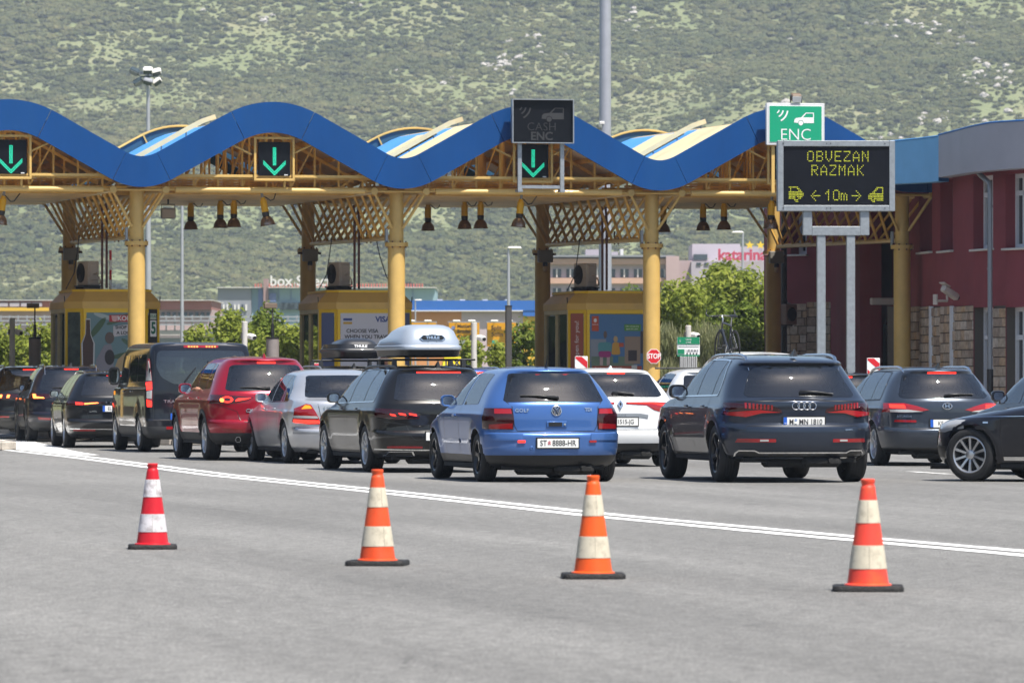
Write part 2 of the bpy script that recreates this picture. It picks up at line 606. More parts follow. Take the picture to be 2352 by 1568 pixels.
def strip(name, pts, w, label, m=LINE, z=.004):
    P = [Vector((a, b, z)) for a, b in pts]
    L_, R_ = [], []
    rs = random.Random(len(pts) + int(w * 1000))
    Q = []
    for i in range(len(P) - 1):
        k = max(1, int((P[i + 1] - P[i]).length / .35))
        Q += [P[i].lerp(P[i + 1], j / k) for j in range(k)]
    Q.append(P[-1])
    for i, p in enumerate(Q):
        t = (Q[min(i + 1, len(Q) - 1)] - Q[max(i - 1, 0)]).normalized()
        n = Vector((-t.y, t.x, 0))
        L_.append(p + n * (w / 2 + rs.uniform(-.012, .012))); R_.append(p - n * (w / 2 + rs.uniform(-.012, .012)))
    o = MB().grid([L_, R_]).build(name, m)
    return tag(o, label, 'road marking', kind='structure')
def gp(dx, dy):
    Y_ = HC * FD / (dy - HY)
    return (GX(dx, Y_), Y_)
c0 = [gp(-60, 1022), gp(60, 1036), gp(180, 1049), gp(500, 1090), gp(950, 1136), gp(1390, 1184), gp(1900, 1231), gp(2360, 1271), gp(2900, 1326)]
def shift(pts, d):
    out = []
    for i, p in enumerate(pts):
        a, b = Vector(pts[max(i - 1, 0)]), Vector(pts[min(i + 1, len(pts) - 1)])
        t = (b - a).normalized()
        out.append((p[0] - t.y * d, p[1] + t.x * d))
    return out
strip('lane_line', shift(c0, .165), .185, 'upper stripe of the double white line behind the cones')
strip('lane_line', shift(c0, -.165), .185, 'lower stripe of the double white line behind the cones')
# hatched nose of the island at the left
nose = [gp(-140, 1000), gp(20, 1007), gp(70, 1012), gp(110, 1022), gp(170, 1036), gp(230, 1046), gp(170, 1045), gp(60, 1032), gp(-140, 1012)]
o = MB().add([(a, b, .008) for a, b in nose], [tuple(range(len(nose)))]).build('nose_marking', LINE_OLD)
tag(o, 'worn white painted nose in front of the kerbed island', 'road marking', kind='structure')
strip('dashed_lane_line', [gp(1985, 1065), gp(2030, 1068)], .14, 'short white dash behind the dark blue estate car', LINE_OLD, .006)
strip('dashed_lane_line', [gp(2090, 1083), gp(2180, 1089)], .14, 'faint white dash beside the front wheel of the black car', LINE_OLD, .006)

# --- plaza islands with kerbs
KERB = mat('kerb_concrete', (.42, .38, .33), .9, vary=.25, vscale=6, bump=.3)
def island(u0, v0, v1, w, label):
    """island centred at lane coordinate u0, kerb stones round its edge"""
    r = thing('traffic_island', label, 'traffic island')
    def P(u, v, z=0): return UU * u + VV * v + Vector((C0.x, C0.y, z))
    n = 8
    out = [(u0 + w / 2 * cos(a), v0 - w / 2 * .9 * (-sin(a)) * 1) for a in np.linspace(0, -pi, n + 1)]
    path = [(u0 + w / 2, v1)] + out + [(u0 - w / 2, v1)]
    MB().prism([(P(a, b).x, P(a, b).y) for a, b in path], .0, .135).build('paving', mat('island_paving', (.36, .34, .31), .9, vary=.2, vscale=2), r)
    segs = []
    for i in range(len(path) - 1):
        a, b = Vector(path[i]), Vector(path[i + 1])
        k = max(1, round((b - a).length / 1.0))
        if (b - a).length < .15: k = 1
        for j in range(k):
            segs.append((a.lerp(b, j / k), a.lerp(b, (j + 1) / k)))
    for a, b in segs[:60]:
        A, B = P(a.x, a.y), P(b.x, b.y)
        d = (B - A); l = d.length; d.normalize()
        q = Vector((d.y, -d.x, 0))
        c = (A + B) / 2 + q * .02
        mb = MB().box((0, 0, .0775), (l - .012, .16, .155), None, .02)
        o = mb.build('kerb_stone', KERB, r)
        o.matrix_local = frame(c, d, Vector((-d.y, d.x, 0)))
    return r
C0 = Vector((-8.10, 122.7, 0))        # foot of the first front column
BAY = 5.7

# --- rough scatter by instances (hillside scrub, rocks)
def leafcloud(n, rad, leaf, seed, squash=.75, low=-.2):
    r = random.Random(seed); v, f = [], []
    lob = [(r.uniform(-.5, .5), r.uniform(-.5, .5), r.uniform(.0, .35), r.uniform(.45, .7)) for _ in range(5)]
    for i in range(n):
        lx, ly, lz, lr = r.choice(lob)
        d = Vector((r.gauss(0, 1), r.gauss(0, 1), r.gauss(0, 1))).normalized()
        if d.z < low: d.z = -d.z * .6
        p = Vector((lx, ly, lz)) + d * lr * r.uniform(.75, 1.03)
        p = Vector((p.x * rad, p.y * rad, max(.02, (p.z + .35)) * rad * squash))
        nn = (d + Vector((r.uniform(-.4, .4), r.uniform(-.4, .4), r.uniform(-.2, .6)))).normalized()
        t = nn.cross(Vector((r.uniform(-1, 1), r.uniform(-1, 1), r.uniform(-1, 1)))).normalized()
        s_ = nn.cross(t)
        a, b = leaf * r.uniform(.6, 1.3), leaf * r.uniform(.6, 1.3)
        k = len(v)
        v += [tuple(p + t * a), tuple(p + s_ * b * .8), tuple(p - t * a), tuple(p - s_ * b * .8)]
        f.append((k, k + 1, k + 2, k + 3))
    return v, f
def leafmat(name, c1, c2, c3, inst=False):
    if name in MATS: return MATS[name]
    m = D.materials.new(name); m.use_nodes = True
    N, L = m.node_tree.nodes, m.node_tree.links
    N.remove(N['Principled BSDF'])
    r = N.new('ShaderNodeValToRGB')
    e = r.color_ramp.elements
    e[0].position, e[0].color = .0, (*c1, 1)
    e[1].position, e[1].color = 1., (*c3, 1)
    q = e.new(.5); q.color = (*c2, 1)
    g_ = N.new('ShaderNodeNewGeometry')
    if inst:
        oi = N.new('ShaderNodeObjectInfo')
        mm = N.new('ShaderNodeMath'); mm.operation = 'MULTIPLY_ADD'; mm.inputs[1].default_value = .3
        m3 = N.new('ShaderNodeMath'); m3.operation = 'MULTIPLY'; m3.inputs[1].default_value = .7
        nl = N.new('ShaderNodeTexNoise'); nl.inputs['Scale'].default_value = .016; nl.inputs['Detail'].default_value = 4
        L.new(oi.outputs['Location'], nl.inputs['Vector'])
        ml = N.new('ShaderNodeMapRange')
        for i, vv in zip(('From Min', 'From Max', 'To Min', 'To Max'), (.3, .7, -.35, .65)): ml.inputs[i].default_value = vv
        L.new(nl.outputs['Fac'], ml.inputs[0])
        ma = N.new('ShaderNodeMath'); ma.operation = 'MULTIPLY_ADD'; ma.inputs[1].default_value = .55
        L.new(oi.outputs['Random'], ma.inputs[0]); L.new(ml.outputs[0], ma.inputs[2])
        L.new(ma.outputs[0], m3.inputs[0])
        L.new(g_.outputs['Random Per Island'], mm.inputs[0]); L.new(m3.outputs[0], mm.inputs[2])
        L.new(mm.outputs[0], r.inputs[0])
    else:
        tcn = N.new('ShaderNodeTexCoord')
        nz = N.new('ShaderNodeTexNoise'); nz.inputs['Scale'].default_value = 1.3; nz.inputs['Detail'].default_value = 2
        L.new(tcn.outputs['Object'], nz.inputs['Vector'])
        mr = N.new('ShaderNodeMapRange')
        for i, vv in zip(('From Min', 'From Max', 'To Min', 'To Max'), (.3, .7, -.1, .6)): mr.inputs[i].default_value = vv
        L.new(nz.outputs['Fac'], mr.inputs[0])
        mm = N.new('ShaderNodeMath'); mm.operation = 'MULTIPLY_ADD'; mm.inputs[1].default_value = .5
        L.new(g_.outputs['Random Per Island'], mm.inputs[0]); L.new(mr.outputs[0], mm.inputs[2])
        L.new(mm.outputs[0], r.inputs[0])
    d = N.new('ShaderNodeBsdfDiffuse'); t = N.new('ShaderNodeBsdfTranslucent')
    L.new(r.outputs[0], d.inputs[0]); L.new(r.outputs[0], t.inputs[0])
    mx = N.new('ShaderNodeMixShader'); mx.inputs[0].default_value = .5 if inst else .42
    L.new(d.outputs[0], mx.inputs[1]); L.new(t.outputs[0], mx.inputs[2])
    L.new(mx.outputs[0], N['Material Output'].inputs['Surface'])
    MATS[name] = m
    return m
def scatter(name, label, cat, meshes, pts, scale, rz):
    col = D.collections.new(name + '_kinds')
    for i, me in enumerate(meshes):
        col.objects.link(D.objects.new(f'{name}_{i}', me))
    me = D.meshes.new(name)
    me.from_pydata(pts, [], [])
    for an, dat in (('size', scale), ('turn', rz)):
        at = me.attributes.new(an, 'FLOAT', 'POINT'); at.data.foreach_set('value', dat)
    o = obj(name, me)
    ng = D.node_groups.new(name, 'GeometryNodeTree')
    ng.interface.new_socket('Geometry', in_out='INPUT', socket_type='NodeSocketGeometry')
    ng.interface.new_socket('Geometry', in_out='OUTPUT', socket_type='NodeSocketGeometry')
    N, L = ng.nodes, ng.links
    gi, go = N.new('NodeGroupInput'), N.new('NodeGroupOutput')
    ip = N.new('GeometryNodeInstanceOnPoints'); ci = N.new('GeometryNodeCollectionInfo')
    ci.inputs['Collection'].default_value = col
    ci.inputs['Separate Children'].default_value = True
    ci.inputs['Reset Children'].default_value = True
    a1 = N.new('GeometryNodeInputNamedAttribute'); a1.data_type = 'FLOAT'; a1.inputs['Name'].default_value = 'size'
    a2 = N.new('GeometryNodeInputNamedAttribute'); a2.data_type = 'FLOAT'; a2.inputs['Name'].default_value = 'turn'
    cx = N.new('ShaderNodeCombineXYZ')
    L.new(a2.outputs['Attribute'], cx.inputs['Z'])
    L.new(gi.outputs[0], ip.inputs['Points']); L.new(ci.outputs[0], ip.inputs['Instance'])
    ip.inputs['Pick Instance'].default_value = True
    L.new(cx.outputs[0], ip.inputs['Rotation']); L.new(a1.outputs['Attribute'], ip.inputs['Scale'])
    L.new(ip.outputs[0], go.inputs[0])
    md = o.modifiers.new('scatter', 'NODES'); md.node_group = ng
    return tag(o, label, cat, kind='stuff')

SCRUB = leafmat('scrub_leaves', (.12, .145, .065), (.19, .205, .09), (.26, .26, .12), True)
SCRUB2 = leafmat('pale_scrub_leaves', (.17, .185, .075), (.24, .24, .105), (.31, .29, .14), True)
kinds = [to_mesh('scrub', *leafcloud(150, 1.0, .23, 11 + i, .7), SCRUB) for i in range(4)] + \
        [to_mesh('scrub', *leafcloud(120, 1.0, .24, 31 + i, .5), SCRUB2) for i in range(3)]
R = np.random.RandomState(5)
n = 125000
px = R.uniform(-215, 235, n); py = R.uniform(1255, 2120, n)
keepv = np.abs(px) < py * .105 + 12
px, py = px[keepv], py[keepv]
dens = fbm(px / 26, py / 34, 21, 4)
lower = np.clip((1640 - py) / 180, 0, 1)
leftside = np.clip((-px + 20) / 120, 0, 1)
thr = .14 + .24 * lower + .08 * lower * leftside
k = (dens + R.uniform(-.07, .07, len(px)) > thr - .16) & (R.uniform(0, 1, len(px)) < .97)
px, py, dens = px[k], py[k], dens[k]
sz = np.clip(R.lognormal(.36, .40, len(px)), .7, 3.2) * (.38 + 1.55 * np.clip(dens - .24, 0, .55)) * (1 + .25 * lower[k])
scatter('hillside_scrub', 'low green scrub bushes covering the mountainside', 'scrub', kinds,
        np.stack([px, py, hill(px, py) - .1], -1).tolist(), sz.tolist(), R.uniform(0, 6.28, len(px)).tolist())
# unseen tall woods, added left of and behind the camera to darken car reflections
n = 2600
wx = np.concatenate([R.uniform(-150, -42, n), R.uniform(-160, 160, n)])
wy = np.concatenate([R.uniform(40, 420, n), R.uniform(-190, -75, n)])
ok = (wx < -wy * .1 - 14) | (wy < 0)
wx, wy = wx[ok], wy[ok]
scatter('added_dark_woods', 'unseen dark green woods added beyond the picture to darken car reflections', 'woods', [to_mesh('wood', *leafcloud(420, 1.0, .11, 61 + i, 1.1), leafmat('dark_leaves', (.012, .02, .008), (.022, .035, .012), (.035, .05, .02), True)) for i in range(3)], np.stack([wx, wy, wx * 0], -1).tolist(),
        R.uniform(6.0, 9.5, len(wx)).tolist(), R.uniform(0, 6.28, len(wx)).tolist())
def rockmesh(seed):
    r = random.Random(seed); mb = MB()
    pr = []
    nn = 7
    for i, (rad, z) in enumerate(((.75, -.3), (1., .05), (.8, .4), (.35, .62))):
        pr.append([Vector((rad * cos(2 * pi * j / nn) * r.uniform(.65, 1.2), rad * sin(2 * pi * j / nn) * r.uniform(.65, 1.2), z * r.uniform(.7, 1.3))) for j in range(nn)])
    for row in pr: row.append(row[0])
    mb.grid(pr)
    mb.f.append(tuple(len(mb.v) - nn - 1 + j for j in range(nn))); mb.m.append(0)
    return mb
ROCK = mat('limestone', (.40, .375, .345), .95, spec=.1, vary=.25, vscale=2.)
n = 26000
px = R.uniform(-210, 230, n); py = R.uniform(1400, 2110, n)
rk = .45 * fbm(px / 20 + 40, py / 40 + 9, 77, 4) + .55 * fbm(px / 75, py / 110 + 3, 31, 3) + .10 * np.clip((px - 90) / 100, 0, 1)
low2 = np.clip((1600 - py) / 150, 0, 1)
k = (rk + R.uniform(-.04, .04, n) > .685 - .075 * low2) & (np.abs(px) < py * .105 + 12)
px, py = px[k], py[k]
scatter('hillside_rocks', 'pale limestone outcrops among the mountain scrub', 'rocks', [rockmesh(i).mesh('rock', ROCK) for i in range(4)],
        np.stack([px, py, hill(px, py) + .15], -1).tolist(), R.uniform(.5, 1.7, len(px)).tolist(), R.uniform(0, 6.28, len(px)).tolist())

# --- haze
hz = MB().box((0, 1030, 149), (5240, 2900, 400 - 98)).build('haze', D.materials.new('haze_air'))
tag(hz, 'pale summer haze over the plaza and hillside', 'haze', kind='stuff')
hm = D.materials['haze_air']; hm.use_nodes = True
hn = hm.node_tree.nodes
hn.remove(hn['Principled BSDF'])
pv = hn.new('ShaderNodeVolumePrincipled')
pv.inputs['Color'].default_value = (.64, .75, .90, 1)
pv.inputs['Density'].default_value = .00016
pv.inputs['Anisotropy'].default_value = 0.0
hm.node_tree.links.new(pv.outputs[0], hn['Material Output'].inputs['Volume'])
# ================================================================== background
def bgbox(name, x0, x1, y0, y1, Y_, depth, m, parent, extra=0.):
    """wall block seen between print x0..x1, y0(top)..y1 at distance Y_"""
    a, b = W(x0, y0, Y_), W(x1, y1, Y_)
    return MB().box(((a.x + b.x) / 2, Y_ + depth / 2, (a.z + b.z) / 2), (b.x - a.x, depth, a.z - b.z)).build(name, m, parent)
GND = HY + HC / 1 * 1
def base_y(Y_): return HY + HC * FD / Y_
BRK = mat('far_brick', (.30, .12, .10), .9, vary=.12, vscale=.4)
PNK = mat('far_pink', (.42, .31, .31), .9, vary=.08, vscale=.2)
LIL = mat('far_lilac', (.40, .36, .40), .9, vary=.08, vscale=.2)
PEA = mat('far_peach', (.52, .33, .25), .9, vary=.08, vscale=.2)
FGR = mat('far_grey', (.24, .25, .28), .8, vary=.1, vscale=.3)
FBL = mat('far_lightblue', (.27, .40, .46), .7, vary=.06, vscale=.2)
FB2 = mat('far_blue', (.16, .22, .42), .7)
FDK = mat('far_dark_glass', (.05, .07, .08), .2)
FWH = mat('far_white', (.66, .64, .62), .8)
FYE = mat('far_yellow', (.66, .40, .03), .7)
FOR = mat('far_orange', (.55, .24, .085), .8, vary=.08, vscale=.3)
FST = mat('store_blue', (.02, .12, .42), .6, vary=.05, vscale=.3)
# long brick hall at the left
Y_ = 520.; by = base_y(Y_)
r = thing('brick_hall', 'long low brick red hall behind the left booths', 'building')
bgbox('wall', -160, 488, 711, by, Y_, 18, PNK, r)
bgbox('upper_wall', -160, 486, 690, 711, Y_ - .4, 17, BRK, r)
bgbox('roof', -162, 490, 688.6, 690, Y_ - .8, 19, FWH, r)
bgbox('yellow_stripe', -160, 112, 706, 714, Y_ - .8, 1, FYE, r)
for k in range(5): bgbox('sign_panel', -30 + k * 26, -8 + k * 26, 695, 704, Y_ - .7, .5, LIL, r)
for k in range(9): bgbox('window', 370 + k * 13, 378 + k * 13, 717, 726, Y_ - .3, .6, FDK, r)
# elevated road with guard rails
Y_ = 340.
r = thing('overpass', 'elevated road with grey guard rails behind the left shrubs', 'overpass')
bgbox('deck', -140, 800, 776, 792, Y_, 8, FGR, r)
bgbox('parapet', -140, 800, 758, 770, Y_ - .3, .5, mat('far_concrete', (.46, .42, .40), .9, vary=.15, vscale=.3), r)
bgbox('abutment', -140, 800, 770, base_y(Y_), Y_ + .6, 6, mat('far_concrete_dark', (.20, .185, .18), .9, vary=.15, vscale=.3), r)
for k in range(3): bgbox('guard_rail', -140, 800, 726 + k * 9, 729 + k * 9, Y_ - .5, .12, GALV2 if 'GALV2' in globals() else mat('rail_grey', (.36, .37, .4), .5, .3), r)
for k in range(48): bgbox('rail_post', -140 + k * 20, -137 + k * 20, 724, 760, Y_ - .3, .15, mat('rail_grey', (.36, .37, .4), .5, .3), r)
# grey and light blue retail block
Y_ = 610.; by = base_y(Y_)
r = thing('retail_block', 'grey and pale blue retail block with white roof letters', 'building')
bgbox('grey_wall', 500, 577, 661, by, Y_, 20, FGR, r)
bgbox('blue_wall', 577, 1000, 662, by, Y_ + .5, 20, FBL, r)
bgbox('blue_strip', 593, 604, 662, by, Y_, 1, FB2, r)
bgbox('brown_pillar', 605, 615, 640, by, Y_ - 1, 2, mat('far_brown', (.30, .2, .19), .9), r)
bgbox('blue_panel', 618, 634, 673, 693, Y_, 1, FB2, r)
bgbox('roof_edge', 498, 1002, 659.5, 661, Y_ - .5, 21, FWH, r)
bgbox('dark_window', 643, 692, 695, 711, Y_ - .2, 1, FDK, r)
for k in range(8): bgbox('window', 503 + k * 8.6, 507 + k * 8.6, 699, 713, Y_ - .3, 1, FWH if k % 3 else FDK, r)
for k in range(60): bgbox('roof_rail', 585 + k * 6.5, 588 + k * 6.5, 651, 659.5, Y_ + 1, .3, mat('far_red_rail', (.42, .12, .09), .8), r)
for k in range(12): bgbox('panel_joint', 640 + k * 28, 640.8 + k * 28, 664, 690, Y_ + .35, .3, FB2, r)
M = frame(W(690, 646, Y_ - 1.5), (1, 0, 0), (0, 0, 1))
text('box Select', 1.55, M, FWH, r, 'roof_letters', .15, bold=.02)
for k in range(9): bgbox('letter_post', 640 + k * 12, 641.6 + k * 12, 648, 660, Y_ - 1.2, .3, FWH, r)
# blue store
Y_ = 430.; by = base_y(Y_)
r = thing('blue_store', 'long store with bright blue band above orange and pink walls', 'building')
bgbox('orange_wall', 860, 1060, 713, by, Y_, 16, FOR, r)
bgbox('pink_wall', 1060, 1201, 713, by, Y_, 16, mat('far_pale_pink', (.50, .40, .42), .9, vary=.06, vscale=.3), r)
bgbox('yellow_wall', 1201, 1236, 726, by, Y_, 16, FYE, r)
bgbox('blue_band', 858, 1236, 690, 713, Y_ - .4, 17, FST, r)
bgbox('blue_corner', 1201, 1236, 712.9, 726, Y_ - .35, 16, FST, r)
bgbox('white_joint', 858, 1201, 712.5, 715, Y_ - .5, .3, FWH, r)
for k in range(6): bgbox('roof_vent', 900 + k * 52, 912 + k * 52, 687.5, 690, Y_ + 4, 2, FWH, r)
# hotel with the red name
Y_ = 500.; by = base_y(Y_)
r = thing('hotel_wing', 'peach and lilac hotel wing with rows of windows', 'building')
bgbox('wall', 1255, 1545, 590, by, Y_, 20, LIL, r)
for y0 in (594, 638, 684): bgbox('peach_band', 1253, 1547, y0, y0 + 13, Y_ - .5, 1, PEA, r)
bgbox('roof', 1250, 1549, 586, 590, Y_ - .8, 22, FGR, r)
for row in (612, 656):
    for k in range(9):
        w_ = bgbox('window', 1270 + k * 31, 1289 + k * 31, row + 6, row + 25, Y_ - .1, .5, FDK, r)
        a_ = W(1279 + k * 31, row + 15, Y_ - .15)
        MB().box((a_.x, a_.y, a_.z), (.12, .08, 19 / FD * Y_)).build('window_bar', FWH, w_)
bgbox('stair_tower', 1530, 1560, 588, by, Y_ - 1, 12, PNK, r)
for x0, x1, y0 in ((1345, 1380, 573), (1400, 1420, 578), (1425, 1432, 572)): bgbox('roof_hut', x0, x1, y0, 587, Y_ + 6, 5, LIL if x0 != 1425 else FWH, r)
Y_ = 540.; by = base_y(Y_)
r = thing('hotel_block', 'lilac hotel block carrying red roof letters and two yellow stars', 'building')
bgbox('wall', 1588, 1775, 600, by, Y_, 20, LIL, r)
bgbox('upper_wall', 1590, 1700, 560, 600, Y_ + 4, 12, mat('far_lilac_light', (.46, .42, .47), .9), r)
bgbox('side_wall', 1700, 1775, 566, 600, Y_ + 5, 12, LIL, r)
bgbox('low_wing', 1545, 1590, 598, by, Y_ + 2, 12, PNK, r)
for k in range(4): bgbox('window', 1600 + k * 18, 1610 + k * 18, 603, 609, Y_ - .1, .5, FDK, r)
bgbox('void', 1593, 1625, 584, 597, Y_ + 3.6, .8, FDK, r)
M = frame(W(1705, 586, Y_ - 1.2), (1, 0, 0), (0, 0, 1))
text('katarina', 1.45, M, mat('far_red_letters', (.48, .05, .1), .7), r, 'roof_letters', .12, bold=.05)
for x_ in (1722, 1747):
    c_ = W(x_, 563, Y_ - 1)
    pts = [((.42 if k % 2 == 0 else .19) * sin(k * pi / 5), (.42 if k % 2 == 0 else .19) * cos(k * pi / 5)) for k in range(10)]
    MB().prism(pts, -.06, .06, frame(c_, (1, 0, 0), (0, 0, 1))).build('star', mat('far_star', (.8, .55, .03), .6), r)
    bgbox('star_post', x_ - .6, x_ + .6, 570, 600, Y_ - .9, .1, FWH, r)
# yellow direction signs
SGN = mat('direction_yellow', (.62, .29, .005), .5, vary=.06)
def dirsign(x0, x1, y0, y1, Y_, lines, label, n=2):
    r = thing('direction_sign', label, 'road sign', group='yellow direction signs')
    bgbox('panel', x0, x1, y0, y1, Y_, .08, SGN, r)
    bgbox('rim', x0 - 1, x1 + 1, y0 - 1, y1 + 1, Y_ + .03, .06, GREYBOX if 'GREYBOX' in globals() else FGR, r)
    for k in range(n):
        x_ = x0 + (x1 - x0) * (k + .5) / n
        a = W(x_, y1, Y_); MB().tube((a.x, Y_ + .15, 0), (a.x, Y_ + .15, a.z + .3), .05, n=8).build('post', FGR, r)
        q = W(x_, y0 - 4, Y_ - .3); MB().box((q.x, q.y, q.z), (.35, .2, .1), None, .03).tube((q.x, q.y, q.z), (q.x, Y_ + .1, q.z - .05), .02, n=5).build('sign_lamp', FWH, r)
    bgbox('lamp_rail', x0 - 3, x1 + 2, y0 - 3.2, y0 - 1.6, Y_ - .2, .06, FGR, r)
    for (s_, x_, y_, sz) in lines:
        text(s_, sz, frame(W(x_, y_, Y_ - .005), (1, 0, 0), (0, 0, 1)), INK0, r, ext=.004, bold=.004)
    return r
INK0 = mat('sign_ink', (.03, .025, .02), .6)
Y_ = 255.
r = dirsign(1031, 1101, 741, 795, Y_, [('Matijevići', 1072, 749, .22), ('Brodarica', 1072, 761, .22), ('Drvenik', 1072, 773, .22)], 'yellow direction sign with a blue disc and three place names')
bgbox('white_field', 1040, 1090, 781, 791, Y_ - .01, .02, FWH, r)
c_ = W(1041, 753, Y_ - .01); MB().lathe([(.09, 0), (0, .0)], 16, frame(c_, (1, 0, 0), (0, 0, 1))).build('blue_disc', FB2, r)
r = dirsign(1119, 1185, 741, 795, Y_, [('Split', 1140, 753, .27), ('Solin', 1142, 768, .27)], 'yellow direction sign naming Split and Solin')
c_ = W(1137, 785, Y_ - .01); MB().box((c_.x, c_.y, c_.z), (.26, .02, .15)).build('green_field', mat('far_sign_green', (.02, .3, .22), .5), r)
dirsign(925, 1002, 741, 790, Y_ + 3, [], 'yellow direction sign topping out behind the silver roof box')

# --- masts and street lamps
MAST = mat('mast_steel', (.40, .41, .45), .45, .4, vary=.1, vscale=2)
r = thing('light_mast', 'tall grey mast with a cluster of floodlights above the first wave', 'light mast', (GX(340, 235.), 235, 0))
zt = HC + (HY - 185) / FD * 235
MB().tube((0, 0, 0), (0, 0, zt), .17, .07, 12).build('pole', MAST, r, 60)
zc = HC + (HY - 176) / FD * 235
MB().tube((-.35, 0, zc), (.45, 0, zc), .03, n=6).tube((0, -.3, zc), (0, .3, zc), .03, n=6).build('crossarm', BLACK0 if 'BLACK0' in globals() else FDK, r)
for (x, y, z, ry, m) in ((-.55, -.1, .22, 25, FDK), (.0, -.25, .25, 0, FWH), (.33, .1, .2, -15, FWH), (-.42, -.1, -.22, -30, FDK), (.02, -.3, -.2, 15, FGR), (.35, .0, -.2, -35, FWH)):
    Mx = Matrix.Translation((x, y, zc + z)) @ Matrix.Rotation(RAD(ry), 4, 'Y') @ Matrix.Rotation(RAD(35), 4, 'X')
    o = MB().box((0, 0, 0), (.40, .3, .22), Mx, .05).build('floodlight', m, r)
    MB().box((0, -.155, -.01), (.34, .01, .17), Mx).build('flood_lens', FDK if m != FDK else FGR, o)
    MB().tube((x, y, zc + z), (x * .6, 0, zc), .02, n=5).build('flood_arm', FDK, r)
r = thing('tall_mast', 'thick pale grey mast rising out of the picture top', 'light mast', (GX(1390, 172.), 172, 0))
MB().tube((0, 0, 0), (0, 0, 24), .21, .14, 20).build('pole', MAST, r, 60)
z_ = HC + (HY - 287) / FD * 172
MB().tube((0, -.1, z_ + .06), (-.14, -.15, z_ + .06), .035, n=8).box((-.1, -.14, z_ + .05), (.16, .12, .1), None, .02).build('camera_arm', FWH, r)
MB().lathe([(.085, 0), (.085, -.08), (.06, -.13), (0, -.15)], 16, Matrix.Translation((-.17, -.15, z_))).build('dome_camera', mat('dome_grey', (.3, .32, .3), .2), r, 50)
MB().box((0, 0, 24.1), (1.2, 1.2, .2)).build('mast_head', MAST, r)
for dx, Yp, yt, lab, left in ((418, 200., 300, 'slim street lamp post between the first two booths', False), (1168, 190., 571, 'street lamp with a white head left of the third booth', False), (1706, 230., 535, 'street lamp before the red hotel letters', True), (954, 380., 690, 'small street lamp before the blue store', False)):
    r = thing('street_lamp', lab, 'street lamp', (GX(dx, Yp), Yp, 0), 0, 'street lamps behind the plaza')
    z_ = HC + (HY - yt) / FD * Yp
    MB().tube((0, 0, 0), (0, 0, z_), .075, .045, 10).build('pole', MAST, r, 60)
    s_ = -1 if left else 1
    MB().lathe([(0, .06), (.1, .05), (.13, 0), (.1, -.03), (0, -.035)], 12, Matrix.Translation((s_ * .2, 0, z_ + .02)) @ Matrix.Diagonal((1.9, 1, 1, 1))).build('lamp_head', FWH, r, 50)

# --- trees and shrubs
BARK = mat('bark', (.10, .075, .055), .9, vary=.3, vscale=6)
LEAF_B = leafmat('leaf_bright', (.11, .145, .025), (.23, .28, .05), (.36, .38, .085))
LEAF_M = leafmat('leaf_mid', (.08, .12, .025), (.16, .215, .04), (.26, .30, .07))
LEAF_P = leafmat('leaf_pale', (.16, .19, .08), (.27, .29, .15), (.40, .41, .24))
def tree(name, label, dx, Y_, ytop, width, m, n=3200, leaf=.075, group='trees behind the plaza', low=.25, trunk=.06, seed=0, cat='tree', lobes=9, upright=False):
    r_ = random.Random(seed * 77 + int(dx))
    h = HC + (HY - ytop) / FD * Y_
    w = width / FD * Y_ / 2 * (1.55 if cat == 'shrub' else 1.3)
    root = thing(name, label, cat, (GX(dx, Y_), Y_, 0), 0, group)
    tb = MB()
    tb.path([(0, 0, 0), (.05 * w, 0, h * .3), (-.04 * w, .02, h * .55)], [trunk, trunk * .7, trunk * .35], 8)
    lob = []
    for k in range(lobes):
        a = 2 * pi * k / lobes + r_.uniform(-.4, .4)
        rr = w * r_.uniform(.2, .68); z = h * r_.uniform(low + .02, .86)
        rr *= (1.1 - .55 * abs(z / h - .5))
        c = Vector((rr * cos(a), rr * sin(a), z))
        lob.append((c, w * r_.uniform(.3, .5), h * r_.uniform(.12, .22)))
        tb.path([(0, 0, h * r_.uniform(.15, .4)), c * .55 + Vector((0, 0, h * .12)), c], [trunk * .45, trunk * .25, trunk * .1], 5)
    lob.append((Vector((r_.uniform(-.2, .2) * w, 0, h * .84)), w * .42, h * .16))
    tb.build('trunk', BARK, root, 60)
    v, f = [], []
    for i in range(int(n * (2.3 if cat == 'shrub' else 1.9))):
        c, a, b = lob[r_.randrange(len(lob))]
        d = Vector((r_.gauss(0, 1), r_.gauss(0, 1), r_.gauss(0, 1))).normalized()
        q = r_.random() ** .35 * (1.0 if r_.random() > .12 else 1.28)
        p = c + Vector((d.x * a, d.y * a, d.z * b)) * q
        if p.z < h * low * .3: p.z = h * low * .3 + r_.random() * .2
        nn = (d * .7 + Vector((r_.uniform(-1, 1), r_.uniform(-1, 1), r_.uniform(-.3, 1.2)))).normalized()
        t = nn.cross(Vector((r_.uniform(-1, 1), r_.uniform(-1, 1), r_.uniform(-1, 1)))).normalized(); s_ = nn.cross(t)
        if upright: t = (Vector((r_.uniform(-.4, .4), r_.uniform(-.4, .4), 1))).normalized(); s_ = t.cross(Vector((r_.uniform(-1, 1), r_.uniform(-1, 1), 0))).normalized()
        l_ = leaf * r_.uniform(.6, 1.4); w_ = l_ * (.55 if not upright else .16)
        if upright: l_ *= 1.9
        k = len(v)
        v += [tuple(p + t * l_), tuple(p + s_ * w_), tuple(p - t * l_), tuple(p - s_ * w_)]
        f.append((k, k + 1, k + 2, k + 3))
    obj('crown', to_mesh('crown', v, f, m), root)
    return root
SH = 'shrubs behind the booths'
tree('shrub', 'bright green shrub at the left picture edge behind the camera post', 8, 150, 742, 130, LEAF_B, 2600, .07, SH, .05, .03, 1, 'shrub')
